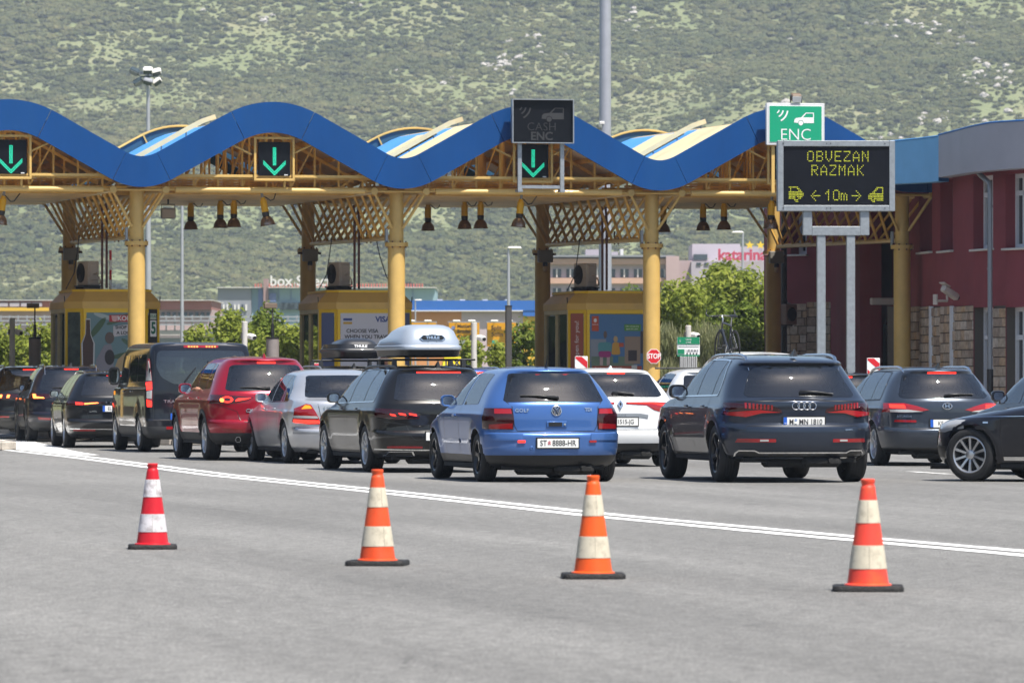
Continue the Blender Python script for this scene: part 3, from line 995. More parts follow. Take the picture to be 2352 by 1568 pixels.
tree('shrub', 'green shrub just left of the first booth', 88, 152, 740, 90, LEAF_B, 2000, .07, SH, .05, .03, 2, 'shrub')
tree('shrub', 'green shrub right behind the roof of the van', 455, 156, 742, 110, LEAF_B, 2200, .07, SH, .05, .03, 3, 'shrub')
tree('shrub', 'tall bushy shrub between first and second booth', 535, 158, 706, 120, LEAF_B, 3200, .075, SH, .05, .035, 4, 'shrub')
tree('shrub', 'tall green shrub behind the post with the flat box', 622, 160, 700, 110, LEAF_M, 3000, .075, SH, .05, .035, 5, 'shrub')
tree('shrub', 'green shrub touching the left side of the second booth', 668, 150, 742, 90, LEAF_B, 2200, .07, SH, .05, .03, 6, 'shrub')
tree('shrub', 'low green shrub below the middle yellow direction sign', 1085, 158, 778, 90, LEAF_B, 1700, .065, SH, .05, .03, 7, 'shrub')
tree('shrub', 'low yellowish shrub right of the direction signs', 1135, 150, 786, 80, LEAF_B, 1500, .065, SH, .05, .03, 8, 'shrub')
tree('shrub', 'taller shrub at the left side of the grocery poster booth', 1205, 160, 736, 90, LEAF_M, 2300, .07, SH, .05, .03, 9, 'shrub')
TR = 'trees right of the stop sign'
tree('tree', 'bushy tree just right of the stop sign column', 1560, 172, 640, 170, LEAF_B, 4200, .085, TR, .1, .07, 11)
tree('tree', 'tallest bright tree under the hotel letters', 1640, 178, 604, 180, LEAF_B, 5200, .085, TR, .12, .08, 12)
tree('tree', 'yellowish tree under the two stars', 1718, 174, 612, 150, LEAF_B, 4600, .085, TR, .12, .08, 13)
tree('tree', 'darker green tree behind the bicycle', 1672, 166, 690, 150, LEAF_M, 4200, .08, TR, .1, .07, 14)
tree('tree', 'green tree behind the rear column of the right lane', 1775, 176, 622, 120, LEAF_M, 3800, .085, TR, .12, .08, 15)
tree('tree', 'green treetop behind the hotel wing lamp', 1448, 260, 652, 120, LEAF_M, 3000, .11, TR, .1, .08, 16)
tree('shrub', 'pale feathery shrub between stop sign and tariff board', 1545, 150, 742, 90, LEAF_P, 2600, .065, 'pale shrubs', .05, .03, 17, 'shrub', upright=True)
tree('shrub', 'pale feathery shrub right of the tariff board', 1625, 150, 736, 90, LEAF_P, 2600, .065, 'pale shrubs', .05, .03, 18, 'shrub', upright=True)
tree('shrub', 'green shrub below the bicycle', 1712, 152, 752, 110, LEAF_B, 2500, .07, 'pale shrubs', .05, .03, 19, 'shrub')
# ================================================================== toll canopy
for i_, lab in ((0, 'kerbed island under the leftmost visible toll booth'), (1, 'kerbed island under the toll booth with the white card poster'),
                (2, 'kerbed island under the toll booth with the grocery poster'), (3, 'kerbed island along the red toll building')):
    island(i_ * BAY, -7.5 if i_ else -9.5, 19, 1.9 if i_ < 3 else 2.2, lab)
island(-BAY - .1, -17.2, 19, 2.3, 'pale kerb nose of the island at the left picture edge')

YEL = mat('yellow_steel', (.60, .395, .12), .45, coat=.15, vary=.12, vscale=1.4, dirt=(.22, .12, .05), dscale=1.1, damt=.10)
YELD = mat('ochre_truss', (.66, .385, .085), .5, vary=.2, vscale=2, dirt=(.12, .07, .03), dscale=2.3, damt=.25)
BLUE = mat('fascia_blue', (.001, .052, .20), .5, spec=.25, vary=.12, vscale=.9, dirt=(.01, .07, .2), dscale=.7, damt=.25, stretch=(1, 1, .25))
BLUE_IN = mat('fascia_inner_blue', (.02, .085, .16), .5, vary=.1, vscale=1.2)
BLUE_TOP = mat('roof_sheet_blue', (.07, .27, .62), .4, vary=.1, vscale=.7)
CREAM = mat('roof_panel_cream', (.66, .55, .32), .6, vary=.12, vscale=1.5, dirt=(.35, .2, .1), dscale=1.2, damt=.15)
SOFFIT = mat('soffit_sheet', (.66, .59, .52), .6, vary=.12, vscale=1.3)
GALV = mat('galvanised_steel', (.31, .335, .36), .45, .5, vary=.16, vscale=14, bump=.03, bscale=60)
BLACK = mat('black_plastic', (.012, .012, .014), .4)
RUST = mat('rust_brown_pipe', (.09, .035, .03), .6, vary=.3, vscale=5)
def skylight():
    m = D.materials.new('skylight_sheet'); m.use_nodes = True
    N, L = m.node_tree.nodes, m.node_tree.links
    N.remove(N['Principled BSDF'])
    d = N.new('ShaderNodeBsdfDiffuse'); t = N.new('ShaderNodeBsdfTranslucent')
    d.inputs[0].default_value = (.66, .56, .36, 1); t.inputs[0].default_value = (.75, .6, .33, 1)
    x = N.new('ShaderNodeMixShader'); x.inputs[0].default_value = .5
    L.new(d.outputs[0], x.inputs[1]); L.new(t.outputs[0], x.inputs[2]); L.new(x.outputs[0], N['Material Output'].inputs['Surface'])
    return m
SKYL = skylight()

CAN = thing('toll_canopy', 'long wavy blue fronted toll canopy on yellow steel columns', 'canopy', C0, TH)
TIL = .0115                                    # the structure is level, the road falls gently
def wv(u):
    a = abs(((u / BAY + .5) % 1) - .5); r = .125
    fm = .5 - r
    f = a * a / (2 * r) if a < r else (fm - (.5 - a) ** 2 / (2 * r) if a > .5 - r else a - r / 2)
    return 5.43 + 1.19 * f / fm
def zb(u):
    return 5.43 if u > 3 * BAY else wv(u)
def fas(u, t):
    e = .02
    s = (zb(u + e) - zb(u - e)) / (2 * e)
    n = math.hypot(1, s)
    return (u - s / n * t, zb(u) + t / n)
def fascia_panel(u0, u1, v, t, zo, m, name='fascia_panel', d=.07):
    us = np.linspace(u0 + .005, u1 - .005, max(3, int((u1 - u0) / .09)))
    A = [(Vector((u, v, zb(u) + zo))) for u in us]
    B = [(Vector((fas(u, t)[0], v, fas(u, t)[1] + zo))) for u in us]
    dv = Vector((0, d, 0))
    mb = MB().grid([A, B]).grid([[p + dv for p in B], [p + dv for p in A]]).grid([B, [p + dv for p in B]]).grid([[p + dv for p in A], A])
    for i in (0, -1):
        mb.add([A[i], B[i], B[i] + dv, A[i] + dv], [(0, 1, 2, 3)])
    return mb.build(name, m, CAN, smooth=40)
cuts = []
for i in range(-5, 4):
    cuts += [i * BAY - .62, i * BAY + .62, (i + .5) * BAY - .62, (i + .5) * BAY + .62]
cuts = sorted(c for c in cuts if -5 * BAY - .7 < c < 3 * BAY)
cuts += [3 * BAY + .35, 3 * BAY + 1.2]
for a, b in zip(cuts[:-1], cuts[1:]):
    fascia_panel(a, b, -.8, .66, 0, BLUE)
    if a < 3 * BAY:
        p = fascia_panel(a, b, 13.0, .66, -.08 + TIL * 13.0, BLUE_IN, 'rear_fascia_panel')
for a, b in zip(cuts[:-1], cuts[1:]):           # yellow capping on the rear fascia
    us = np.linspace(a, b, 12)
    MB().path([(fas(u, .68)[0], 12.98, fas(u, .68)[1] - .08 + TIL * 13.0) for u in us], .03, 6).build('fascia_cap', YEL, CAN, 60)
    q0, q1 = fas(a, .02), fas(a, .66)
    MB().tube((q0[0], 12.97, q0[1] + .08), (q1[0], 12.97, q1[1] + .08), .025, n=4).build('fascia_rib', YEL, CAN)
# roof sheets
def roofz(u, v):
    return zb(u) + .44 + TIL * max(0, v)
for b in range(-5, 3):
    u0, u1, pk = b * BAY, (b + 1) * BAY, (b + .5) * BAY
    for (a, c, nm) in ((u0, pk - .4, 'roof_sheet'), (pk - .4, pk + .4, 'skylight'), (pk + .4, u1, 'roof_sheet')):
        us = np.linspace(a, c, 12 if nm == 'roof_sheet' else 6)
        vs_ = np.arange(-.72, 12.95, .0625)
        amp = .02
        top = [[(u, v_, roofz(u, v_) + amp * sin(v_ * 2 * pi / .25)) for u in us] for v_ in vs_]
        MB().grid(top).build(nm, BLUE_TOP if nm == 'roof_sheet' else SKYL, CAN, smooth=180)
        if nm == 'roof_sheet':
            vs2 = np.arange(-.72, 12.95, .1)
            MB().grid([[(u, v_, roofz(u, v_) - .06 + .014 * sin(v_ * 2 * pi / .4)) for u in us] for v_ in vs2]).build('soffit_sheet', SOFFIT, CAN, smooth=180)
    # cream panels and the sloping cable rail on the slope that faces the queue
    spans = [] if b == 0 else [(.6, 5.0, .2, .8), (6.1, 8.8, .12, .74)] if b < 2 else [(.6, 5.0, .2, .8), (6.1, 9.2, .12, .78)]
    for (va, vb, fa_, fb) in spans:
        us = np.linspace(u0 + fa_ * BAY / 2, u0 + fb * BAY / 2, 8)
        k = int((vb - va) / .85)
        for j in range(k):
            x0, x1 = va + (vb - va) * j / k + .01, va + (vb - va) * (j + 1) / k - .01
            MB().grid([[(u, q, roofz(u, q) + .06) for u in us] for q in (x0, x1)]).grid([[(u, q, roofz(u, q) + .035) for u in us] for q in (x1, x0)]).build('cream_panel', CREAM, CAN)
    ra, rb = u0 + .1 * BAY, u0 + .45 * BAY
    MB().path([(u, 5.6, roofz(u, 5.6) + .16) for u in np.linspace(ra, rb, 8)], .075, 4).build('cable_rail', CREAM, CAN)
    for q in np.linspace(ra + .2, rb - .1, 4):
        MB().tube((q, 5.6, roofz(q, 5.6)), (q, 5.6, roofz(q, 5.6) + .12), .02, n=5).build('rail_foot', GALV, CAN)
    # purlins
    for k in range(9):
        u = u0 + .45 + k * (BAY - .9) / 8
        z = zb(u) + .28
        MB().box((u, 6.1, 0), (.06, 13.6, .11)).build('purlin', YELD, CAN, loc=(0, 0, z + TIL * 6.8), rot=None).rotation_euler = (0, 0, 0)
    # trusses
    for v_ in (.1, 2.5, 4.9, 7.3, 9.7, 12.7):
        mb = MB(); zz = TIL * v_
        L0, L1 = u0 + .2, u1 - .2
        mb.box(((L0 + L1) / 2, v_, 5.43 + zz), (L1 - L0, .07, .09))
        mb.box(((L0 + L1) / 2, v_, 5.66 + zz), (L1 - L0 - .6, .05, .05))
        nod = np.linspace(L0, L1, 11)
        tp = [Vector((u, v_, zb(u) + .2 + zz)) for u in nod]
        for p, q in zip(tp[:-1], tp[1:]): mb.tube(p, q, .045, n=4)
        for k, u in enumerate(nod[1:-1]):
            mb.tube((u, v_, 5.45 + zz), (u, v_, zb(u) + .19 + zz), .03, n=4)
            if k % 2 and k < 8:
                mb.tube((u, v_, 5.45 + zz), (nod[k + 2], v_, zb(nod[k + 2]) + .19 + zz), .022, n=4)
        mb.build('truss', YELD, CAN)
    for k, (va, vb) in enumerate(((1.6, 5.6), (5.9, 9.9), (10.2, 12.6))):
        MB().box(((u0 + u1) / 2, (va + vb) / 2, 5.335 + TIL * (va + vb) / 2), (BAY - 1.3, vb - va, .03)).build('ceiling_sheet', YELD, CAN)
    # front tube, tie bars and the bar that carries the signals
    mb = MB()
    mb.tube((u0 + .78, -.45, 5.385), (u1 - .78, -.45, 5.385), .062, n=12)
    mb.tube((u0 + .5, -.45, 5.385), (u1 - .5, -.45, 5.385), .018, n=6)
    mb.build('front_tube', YEL, CAN, 50)
    MB().box((pk, -.55, 5.69), (BAY - 1.5, .05, .055)).build('signal_bar', YEL, CAN)
    for s_ in (-1, 1):
        MB().tube((pk + s_ * .42, -.55, 6.15), (pk + s_ * 1.15, -.6, 6.5), .022, n=5).build('signal_brace', YEL, CAN)
    MB().tube((pk + .3, -.45, 5.4), (pk + .3, -.55, 5.68), .03, n=5).build('bar_post', YEL, CAN)
for i in range(-5, 4):
    u = i * BAY
    for row, v0 in (('front', 0.), ('rear', 11.6)):
        zt = TIL * v0
        mb = MB().lathe([(.24, .13), (.24, .16), (.187, .17), (.187, 4.2 + zt)], 28)
        mb.lathe([(.187, 4.2 + zt), (.255, 4.2 + zt), (.255, 4.235 + zt), (.25, 4.237 + zt), (.25, 4.25 + zt), (.255, 4.252 + zt), (.255, 4.285 + zt), (.15, 4.287 + zt)], 28)
        mb.lathe([(.155, 4.28 + zt), (.155, 5.36 + zt), (0, 5.362 + zt)], 24)
        c = mb.build('column', YEL, CAN, 35, loc=(u, v0, 0))
        for k in range(8):
            a = 2 * pi * k / 8 + .2
            MB().lathe([(0, -.075), (.016, -.075), (.016, .075), (0, .075)], 6).build('flange_bolt', RUST, c, loc=(.222 * cos(a), .222 * sin(a), 4.243 + zt))
        # V arms
        sg = -1 if v0 == 0 else 1
        for s_ in (-1, 1):
            MB().tube((u + s_ * .12, v0 + sg * .1, 4.6 + zt), (u + s_ * .57, v0 + sg * .42, 5.37 + zt), .033, n=8).build('column_arm', YEL, CAN, 60)
            MB().lathe([(0, -.06), (.075, -.06), (.085, -.04), (.085, .04), (.075, .06), (0, .06)], 14, Matrix.Translation((u + s_ * .57, v0 + sg * .45, 5.385 + zt)) @ Matrix.Rotation(pi / 2, 4, 'X')).build('arm_node', YEL, CAN, 40)
        MB().tube((u - .57, v0 + sg * .45, 5.385 + zt), (u + .57, v0 + sg * .45, 5.385 + zt), .03, n=8).build('head_tie', YEL, CAN, 60)
    MB().box((u - .21, .06, 4.42), (.06, .12, .34), None, .01).build('cable_box', GALV, CAN)
    # trough of lattice struts between front and rear column
    MB().tube((u, .2, 4.40), (u, 11.1, 4.40 + TIL * 11), .055, n=10).build('lattice_tube', YEL, CAN, 60)
    for s_ in (-1, 1):
        MB().tube((u + s_ * .57, -.4, 5.37), (u + s_ * .57, 12.6, 5.37 + TIL * 12.6), .055, n=8).build('lattice_top_tube', YEL, CAN, 60)
        for k in range(12):
            va = .25 + k * .95
            MB().tube((u + s_ * .56, va, 5.35 + TIL * va), (u + s_ * .02, min(va + .8, 11.05), 4.42 + TIL * va), .034, n=6).build('lattice_strut', YELD, CAN, 60)
# --- hanging lamps
LAMPY = mat('lamp_yellow', (.75, .42, .01), .45, vary=.1)
LAMPB = mat('lamp_reflector', (.30, .22, .17), .22, .75, vary=.25, vscale=12)
WIRE = mat('black_cable', (.01, .01, .012), .6)
def lampmeshes():
    a = MB().lathe([(0, .0), (.05, 0), (.055, -.06), (.075, -.065), (.075, -.33), (.06, -.335)], 18).mesh('lamp_tube', LAMPY, 40)
    b = MB().lathe([(.078, -.32), (.078, -.40), (.07, -.41), (0, -.41)], 18).mesh('lamp_collar', BLACK, 40)
    c = MB().lathe([(.05, -.40), (.085, -.43), (.125, -.48), (.15, -.54), (.16, -.60), (.175, -.607), (.175, -.62), (.155, -.61), (.13, -.56), (.06, -.46)], 22).mesh('lamp_bell', LAMPB, 50)
    d = MB().path([(.0, 0, .03), (.08, 0, -.02), (.16, 0, -.1), (.24, 0, -.08), (.3, 0, .03), (.34, 0, .1)], .012, 5).mesh('lamp_cable', WIRE, 60)
    e = MB().lathe([(.03, .0), (.03, .16)], 8).mesh('lamp_stem', GALV, 60)
    return (('tube', a), ('collar', b), ('bell', c), ('cable', d), ('stem', e))
LM = lampmeshes()
lamps = [(8, 452, 1.0, 8, 'tilted yellow lamp under the canopy at the far left edge'),
         (438, 474, 9.5, 0, 'first yellow lamp right of the leftmost column, hanging lowest'),
         (506, 467, 7.0, 0, 'yellow lamp overlapping its right neighbour under the first full wave'),
         (537, 464, 5.8, 0, 'yellow lamp overlapping its left neighbour under the first full wave'),
         (603, 453, .8, -11, 'tilted sunlit yellow lamp below the first full green arrow'),
         (983, 474, 9.5, 0, 'yellow lamp nearest the column left of the stop sign lane'),
         (1067, 467, 6.6, 0, 'left one of the yellow lamp pair in the middle lane'),
         (1104, 465, 5.6, 0, 'right one of the yellow lamp pair in the middle lane'),
         (1197, 455, .8, 6, 'sunlit yellow lamp below the middle green arrow'),
         (1524, 474, 9.5, 0, 'lamp half hidden behind the stop sign column'),
         (1615, 467, 6.8, 0, 'left one of the lamp pair before the red building'),
         (1663, 465, 5.6, 0, 'right one of the lamp pair before the red building'),
         (1773, 455, .8, 3, 'sunlit yellow lamp beside the large dot matrix sign')]
VPX = -1515.
for (dx, dy, v_, tilt, lab) in lamps:
    base = C0 + VV * v_
    # intersection of the sight line with the row at depth v_
    s_ = (dx - CX) / FD
    t_ = (s_ * base.y - base.x) / (UU.x - s_ * UU.y)
    p = base + UU * t_
    p.z = 5.315 + TIL * v_ - (.0 if v_ > 1 else .05)
    r_ = thing('pendant_lamp', lab, 'lamp', p, TH, 'yellow lamps hanging under the canopy')
    r_.rotation_euler = (0, RAD(tilt), TH + RAD(rng.uniform(-20, 20)))
    for nm, me in LM: obj(nm, me, r_)
# small floodlight box right of the first column
p = W(386, 490, 128)
r_ = thing('floodlight', 'small grey floodlight box hanging right of the leftmost column', 'floodlight', p, TH)
MB().box((0, 0, 0), (.33, .14, .24), None, .02).build('housing', GALV, r_)
MB().box((0, -.075, -.01), (.29, .01, .19)).build('lens', mat('frosted_lens', (.45, .42, .4), .3), r_)
MB().path([(-.15, 0, .02), (-.15, 0, .2), (.15, 0, .2), (.15, 0, .02)], .012, 5).tube((0, 0, .2), (0, 0, .34), .02, n=6).build('bracket', BLACK, r_)

# --- beacon boxes on the rear columns
GREYBOX = mat('grey_box_paint', (.2, .19, .17), .5, vary=.1)
for i in range(4):
    p = C0 + UU * (i * BAY) + VV * 11.3
    r_ = thing('column_lamp_box', 'grey lamp box strapped to the rear yellow column %s' % ('at the far left', 'left of the white poster booth', 'left of the grocery poster booth', 'beside the red building')[i],
               'lamp box', (p.x, p.y, 4.26), TH, 'grey boxes on rear columns')
    MB().box((0, 0, 0), (.36, .16, .29), None, .015).build('housing', GREYBOX, r_)
    MB().lathe([(.20, -.02), (.215, -.02), (.215, .02), (.20, .02)], 20, Matrix.Translation((0, .3, .05))).build('clamp', YEL, r_, 40)
    for s_ in (-1, 1): MB().tube((s_ * .17, .1, .05), (s_ * .28, .1, .05), .03, n=8).build('clamp_bolt', RUST, r_)
    MB().lathe([(.05, -.14), (.06, -.19), (.055, -.24), (0, -.26)], 12).build('socket', BLACK, r_, 50)
    MB().lathe([(.05, -.24), (.055, -.3), (.04, -.36), (0, -.38)], 12).build('bulb_cover', mat('opal_cover', (.55, .38, .18), .4), r_, 60)

# ================================================================== lane signals and signs
LEDG = mat('led_green', (.02, .3, .2), .4, emit=(.02, .9, .52), es=.75)
SCREEN = mat('screen_black', (.005, .006, .009), .4, spec=.15)
def dots(grid, pitch, size, M, m, name, parent, depth=.006):
    mb = MB()
    h = size / 2
    for (a, b) in grid:
        x, y = a * pitch, b * pitch
        mb.add([M @ Vector(p) for p in ((x - h, y - h, depth), (x + h, y - h, depth), (x + h, y + h, depth), (x - h, y + h, depth),
                                        (x - h, y - h, 0), (x + h, y - h, 0), (x + h, y + h, 0), (x - h, y + h, 0))],
               [(0, 1, 2, 3), (4, 5, 1, 0), (5, 6, 2, 1), (6, 7, 3, 2), (7, 4, 0, 3)])
    o = mb.build(name, m, parent)
    o['kind'] = 'stuff'
    return o
def arrow_pts():
    g_ = []
    for r in range(15):
        for c in (-1, 0, 1): g_.append((c, 9 - r))
    for k in range(12):
        for w in range(3):
            for s_ in (-1, 1):
                g_.append((s_ * (k * .78 + .4 + w * .0), -13 + k * .78 + w * 1.25))
    return g_
AP = arrow_pts()
UP, RT = Vector((0, 0, 1)), Vector((1, 0, 0))
def face(p): return frame(p, RT, UP)         # local plane that looks toward -Y
for b, lab in ((-1, 'green down arrow signal cut off by the left picture edge'), (0, 'green down arrow signal under the first full blue wave'),
               (1, 'green down arrow signal under the dark cash sign'), (2, 'green down arrow signal mostly hidden behind the large matrix sign')):
    p = C0 + UU * ((b + .5) * BAY + .06) + VV * -.62
    r_ = thing('lane_signal', lab, 'lane signal', (p.x, p.y, 6.06), TH, 'green arrow lane signals')
    MB().box((0, .07, 0), (.69, .16, .73), None, .012).build('housing', SCREEN, r_)
    dots(AP, .0262, .0165, face((0, -.0105, 0)), LEDG, 'led_arrow', r_)
    MB().box((.25, -.012, -.345), (.075, .006, .022)).build('type_plate', mat('label_white', (.7, .7, .68), .5), r_)
    mb = MB()
    for s_ in (-1, 1):
        mb.box((s_ * .42, .02, .0), (.05, .05, .9), None, .006)
        mb.box((0, .02, s_ * .45), (.89, .048, .05), None, .006)
        mb.tube((s_ * .2, .07, .36), (s_ * .2, .07, .45), .02, n=6)
    mb.tube((0, .05, .45), (0, .05, .62), .022, n=6)
    mb.build('mounting_frame', YEL, r_)

def wavepath(mb, M, s_, x0=0, y0=0, d=.004):
    """three radio arcs: thick ribbons"""
    for rr, a0, a1, w in ((.10, -62, -15, .026), (.19, -62, -10, .03), (.29, -62, -8, .034)):
        P0, P1 = [], []
        for k in range(9):
            a = RAD(a0 + (a1 - a0) * k / 8)
            P0.append(M @ Vector((x0 + (rr - w / 2) * s_ * cos(a), y0 + (rr - w / 2) * s_ * sin(a), d)))
            P1.append(M @ Vector((x0 + (rr + w / 2) * s_ * cos(a), y0 + (rr + w / 2) * s_ * sin(a), d)))
        mb.grid([P0, P1])
CARPIC = [(-.27, -.09), (-.26, -.02), (-.22, .015), (-.10, .03), (.01, .13), (.03, .14), (.19, .14), (.2, .13), (.2, -.1), (.02, -.1), (-.03, -.12), (-.15, -.1)]
def carpic(mb, M, s_, x0, y0, d=.004):
    def q(pts): return [M @ Vector((x0 + a * s_, y0 + b * s_, d)) for a, b in pts]
    mb.add(q([(-.27, -.09), (-.26, -.02), (-.22, .015), (-.10, .03), (.2, .03), (.2, -.1), (-.04, -.1), (-.06, -.05), (-.11, -.03), (-.16, -.05), (-.18, -.1)]), [tuple(range(11))])
    mb.add(q([(-.10, .03), (.01, .14), (.2, .14), (.2, .03), (.18, .03), (.18, .12), (.02, .12), (-.06, .03)]), [(0, 1, 5 + 1, 7), (1, 2, 5, 6), (2, 3, 4, 5)])
    mb.add(q([(-.11 + .055 * cos(a), -.1 + .055 * sin(a)) for a in np.linspace(0, 2 * pi, 16)[:-1]]), [tuple(range(15))])
DIM = mat('unlit_led_grey', (.024, .025, .028), .6)
# dark cash sign
p = C0 + UU * (1.5 * BAY + .16) + VV * -1.15
r_ = thing('cash_lane_sign', 'dark unlit cash lane sign above the middle arrow', 'lane sign', (p.x, p.y, 6.9), TH)
MB().box((0, .08, 0), (1.35, .15, .93), None, .01).build('panel', SCREEN, r_)
mb = MB()
for s_ in (-1, 1):
    mb.box((s_ * .672, -.002, 0), (.022, .16, .95)); mb.box((0, -.002, s_ * .468), (1.32, .158, .02))
mb.build('rim', GALV, r_)
M = face((0, -.001, 0))
mb = MB(); wavepath(mb, M, 1.0, -.56, .33); mb.build('radio_wave_symbol', DIM, r_)
mb = MB(); carpic(mb, M, 1.05, .26, .15); mb.build('car_symbol', DIM, r_)
text('CASH', .25, M @ Matrix.Translation((-.02, -.125, .003)), DIM, r_, bold=-.004, space=1.05)
text('ENC', .25, M @ Matrix.Translation((-.02, -.33, .003)), DIM, r_, bold=.006)
for s_ in (-1, 1):
    MB().box((s_ * .47 - .02, .1, -1.0), (.09, .08, 1.08), None, .006).build('post', GALV, r_)
MB().box((-.02, .11, -1.42), (.85, .06, .07)).build('crossbar', GALV, r_)
for s_ in (-1, 1):
    MB().box((s_ * .47 - .02, .16, -1.5), (.11, .3, .06)).build('clamp', GALV, r_)
# green ENC sign
GREEN = mat('sign_green', (.0, .30, .155), .4)
WHITE = mat('sign_white', (.78, .78, .78), .45)
p = C0 + UU * (2.5 * BAY + .12) + VV * -1.15
r_ = thing('toll_tag_sign', 'green and white electronic toll sign above the right lane', 'lane sign', (p.x, p.y, 6.89), TH)
MB().box((0, .06, 0), (1.31, .1, .92), None, .008).build('panel', mat('sign_rim_grey', (.6, .61, .62), .45), r_)
M = face((0, .0085, 0))
MB().box((0, .006, 0), (1.2, .006, .81)).build('white_border', WHITE, r_)
MB().box((0, .001, 0), (1.175, .006, .785)).build('green_face', GREEN, r_)
M = face((0, -.003, 0))
mb = MB(); wavepath(mb, M, 1.0, -.47, .33); mb.build('radio_wave_symbol', WHITE, r_)
mb = MB(); carpic(mb, M, .95, .22, .12); mb.build('car_symbol', WHITE, r_)
text('ENC', .36, M @ Matrix.Translation((.0, -.24, .003)), WHITE, r_, bold=-.004)
for s_ in (-.48, .48): MB().box((s_, .14, -.75), (.07, .07, 1.5)).build('post', YEL, r_)
fl = thing('floodlight', 'small floodlight with glass front on top of the green sign', 'floodlight', (p.x + .02, p.y, 7.46), TH)
MB().box((0, .05, 0), (.22, .16, .16), Matrix.Rotation(RAD(20), 4, 'X'), .02).build('housing', mat('lamp_body_brown', (.16, .11, .07), .5), fl)
MB().box((0, -.04, -.02), (.2, .012, .13), Matrix.Rotation(RAD(20), 4, 'X')).build('lens', mat('lamp_glass_white', (.7, .7, .68), .25), fl)
for s_ in (-1, 1): MB().box((s_ * .125, .05, -.05), (.018, .04, .2)).build('bracket', BLACK, fl)
# --- large dot matrix sign on its own legs
FONT = {'O': '01110 10001 10001 10001 10001 10001 01110', 'B': '11110 10001 10001 11110 10001 10001 11110', 'V': '10001 10001 10001 10001 10001 01010 00100',
        'E': '11111 10000 10000 11110 10000 10000 11111', 'Z': '11111 00001 00010 00100 01000 10000 11111', 'A': '00100 01010 10001 10001 11111 10001 10001',
        'N': '10001 11001 10101 10101 10011 10001 10001', 'R': '11110 10001 10001 11110 10100 10010 10001', 'M': '10001 11011 10101 10101 10001 10001 10001',
        'K': '10001 10010 10100 11000 10100 10010 10001', '1': '0010 0110 1010 0010 0010 0010 0010', '0': '01110 10001 10001 10001 10001 10001 01110',
        'm': '000000 000000 110100 101010 101010 101010 101010', '<': '0001000 0010000 0100000 1011111 0100000 0010000 0001000',
        '>': '0001000 0000100 0000010 1111101 0000010 0000100 0001000',
        'c': '11111110000 01000011000 01000001100 11111111110 11111111111 11111111111 11111011110 11111001100 00001110000 00000110000',
        'd': '00000011111 00000110001 00001100001 00011000001 01111111111 11111111111 11111111111 11101111111 00111011111 00011000000'}
def glyphs(s, x0, y0, adv=None):
    g_ = []; x = x0
    for ch in s:
        if ch == ' ': x += 3; continue
        rows = FONT[ch].split()
        for r, row in enumerate(rows):
            for c, bit in enumerate(row):
                if bit == '1': g_.append((x + c, y0 - r))
        x += len(rows[0]) + 1.6
    return g_
p = W(1921, 404, 117.0)
r_ = thing('matrix_sign', 'large black dot matrix sign with yellow spacing warning on two galvanised legs', 'road sign', (p.x, p.y, 0), RAD(2))
zc = p.z
MB().box((0, .16, zc), (2.42, .28, 1.45), None, .012).build('housing', GALV, r_)
mb = MB()
for s_ in (-1, 1):
    mb.box((s_ * 1.15, 0, zc), (.12, .07, 1.45), None, .008); mb.box((0, 0, zc + s_ * .665), (2.18, .068, .12), None, .008)
mb.build('frame', GALV, r_)
MB().box((0, .012, zc), (2.2, .02, 1.23)).build('screen', mat('matrix_screen', (.006, .007, .011), .5, spec=.12, vary=.2, vscale=3), r_)
LEDY = mat('led_yellow_green', (.3, .3, .02), .4, emit=(.66, .72, .04), es=.62)
M = face((0, .001, zc))
g_ = []
pt = .0325
g_ += glyphs('OBVEZAN', -20.6, 15.4) + glyphs('RAZMAK', -17.6, 6.6)
g_ += glyphs('<', -18, -9.6) + glyphs('10', -7.6, -9.2) + glyphs('m', 3.6, -9.2) + glyphs('>', 11.6, -9.6)
g_ += glyphs('c', -34, -7.2) + glyphs('d', 23.6, -7.4)
dots([(a, b * 1.14 if abs(b) > 5 else b * 1.14) for a, b in g_], .0285, .0155, M, LEDY, 'led_text', r_)
# dots of the car pictures are set closer
for s_ in (-1, 1):
    MB().box((s_ * .59, .12, zc - .97), (.19, .2, .5), None, .01).build('side_plate', GALV, r_)
    MB().box((s_ * .305, .12, (zc - 1.22) / 2), (.175, .17, zc - 1.22), None, .01).build('leg', GALV, r_)
    MB().box((s_ * .305, .12, .02), (.4, .4, .04)).build('base_plate', GALV, r_)
MB().box((0, .12, zc - 1.13), (1.0, .21, .19), None, .01).build('cross_beam', GALV, r_)
for a in (-1.1, -.2, -.12, 1.0):
    for s_ in (-1, 1):
        MB().lathe([(.012, 0), (.012, .012), (0, .014)], 6, face((a, -.034, zc + s_ * .665))).build('frame_bolt', BLACK, r_)

# ================================================================== toll booths
BY = mat('booth_yellow', (.74, .48, .014), .45, vary=.06, vscale=2)
BBAND = mat('booth_band_ochre', (.60, .385, .10), .55, vary=.1, vscale=1.2, dirt=(.3, .2, .13), dscale=1.0, damt=.2)
BROOF = mat('booth_roof_grey', (.36, .29, .23), .7, vary=.1, vscale=2)
CREAMF = mat('booth_frame_cream', (.56, .46, .24), .5, vary=.1)
BGLASS = glassmat('booth_glass', (.38, .46, .4))
DARKIN = mat('dark_interior', (.02, .02, .022), .8)
ACW = mat('ac_white', (.52, .46, .40), .5, vary=.12, vscale=4)
def outline(hw, ch, ln):
    return [(-hw + ch, 0), (hw - ch, 0), (hw, ch), (hw, ln - ch), (hw - ch, ln), (-hw + ch, ln), (-hw, ln - ch), (-hw, ch)]
def flat(poly, M, m, parent, name, d=.004):
    mb = MB().prism(poly, 0, d, M)
    return mb.build(name, m, parent)
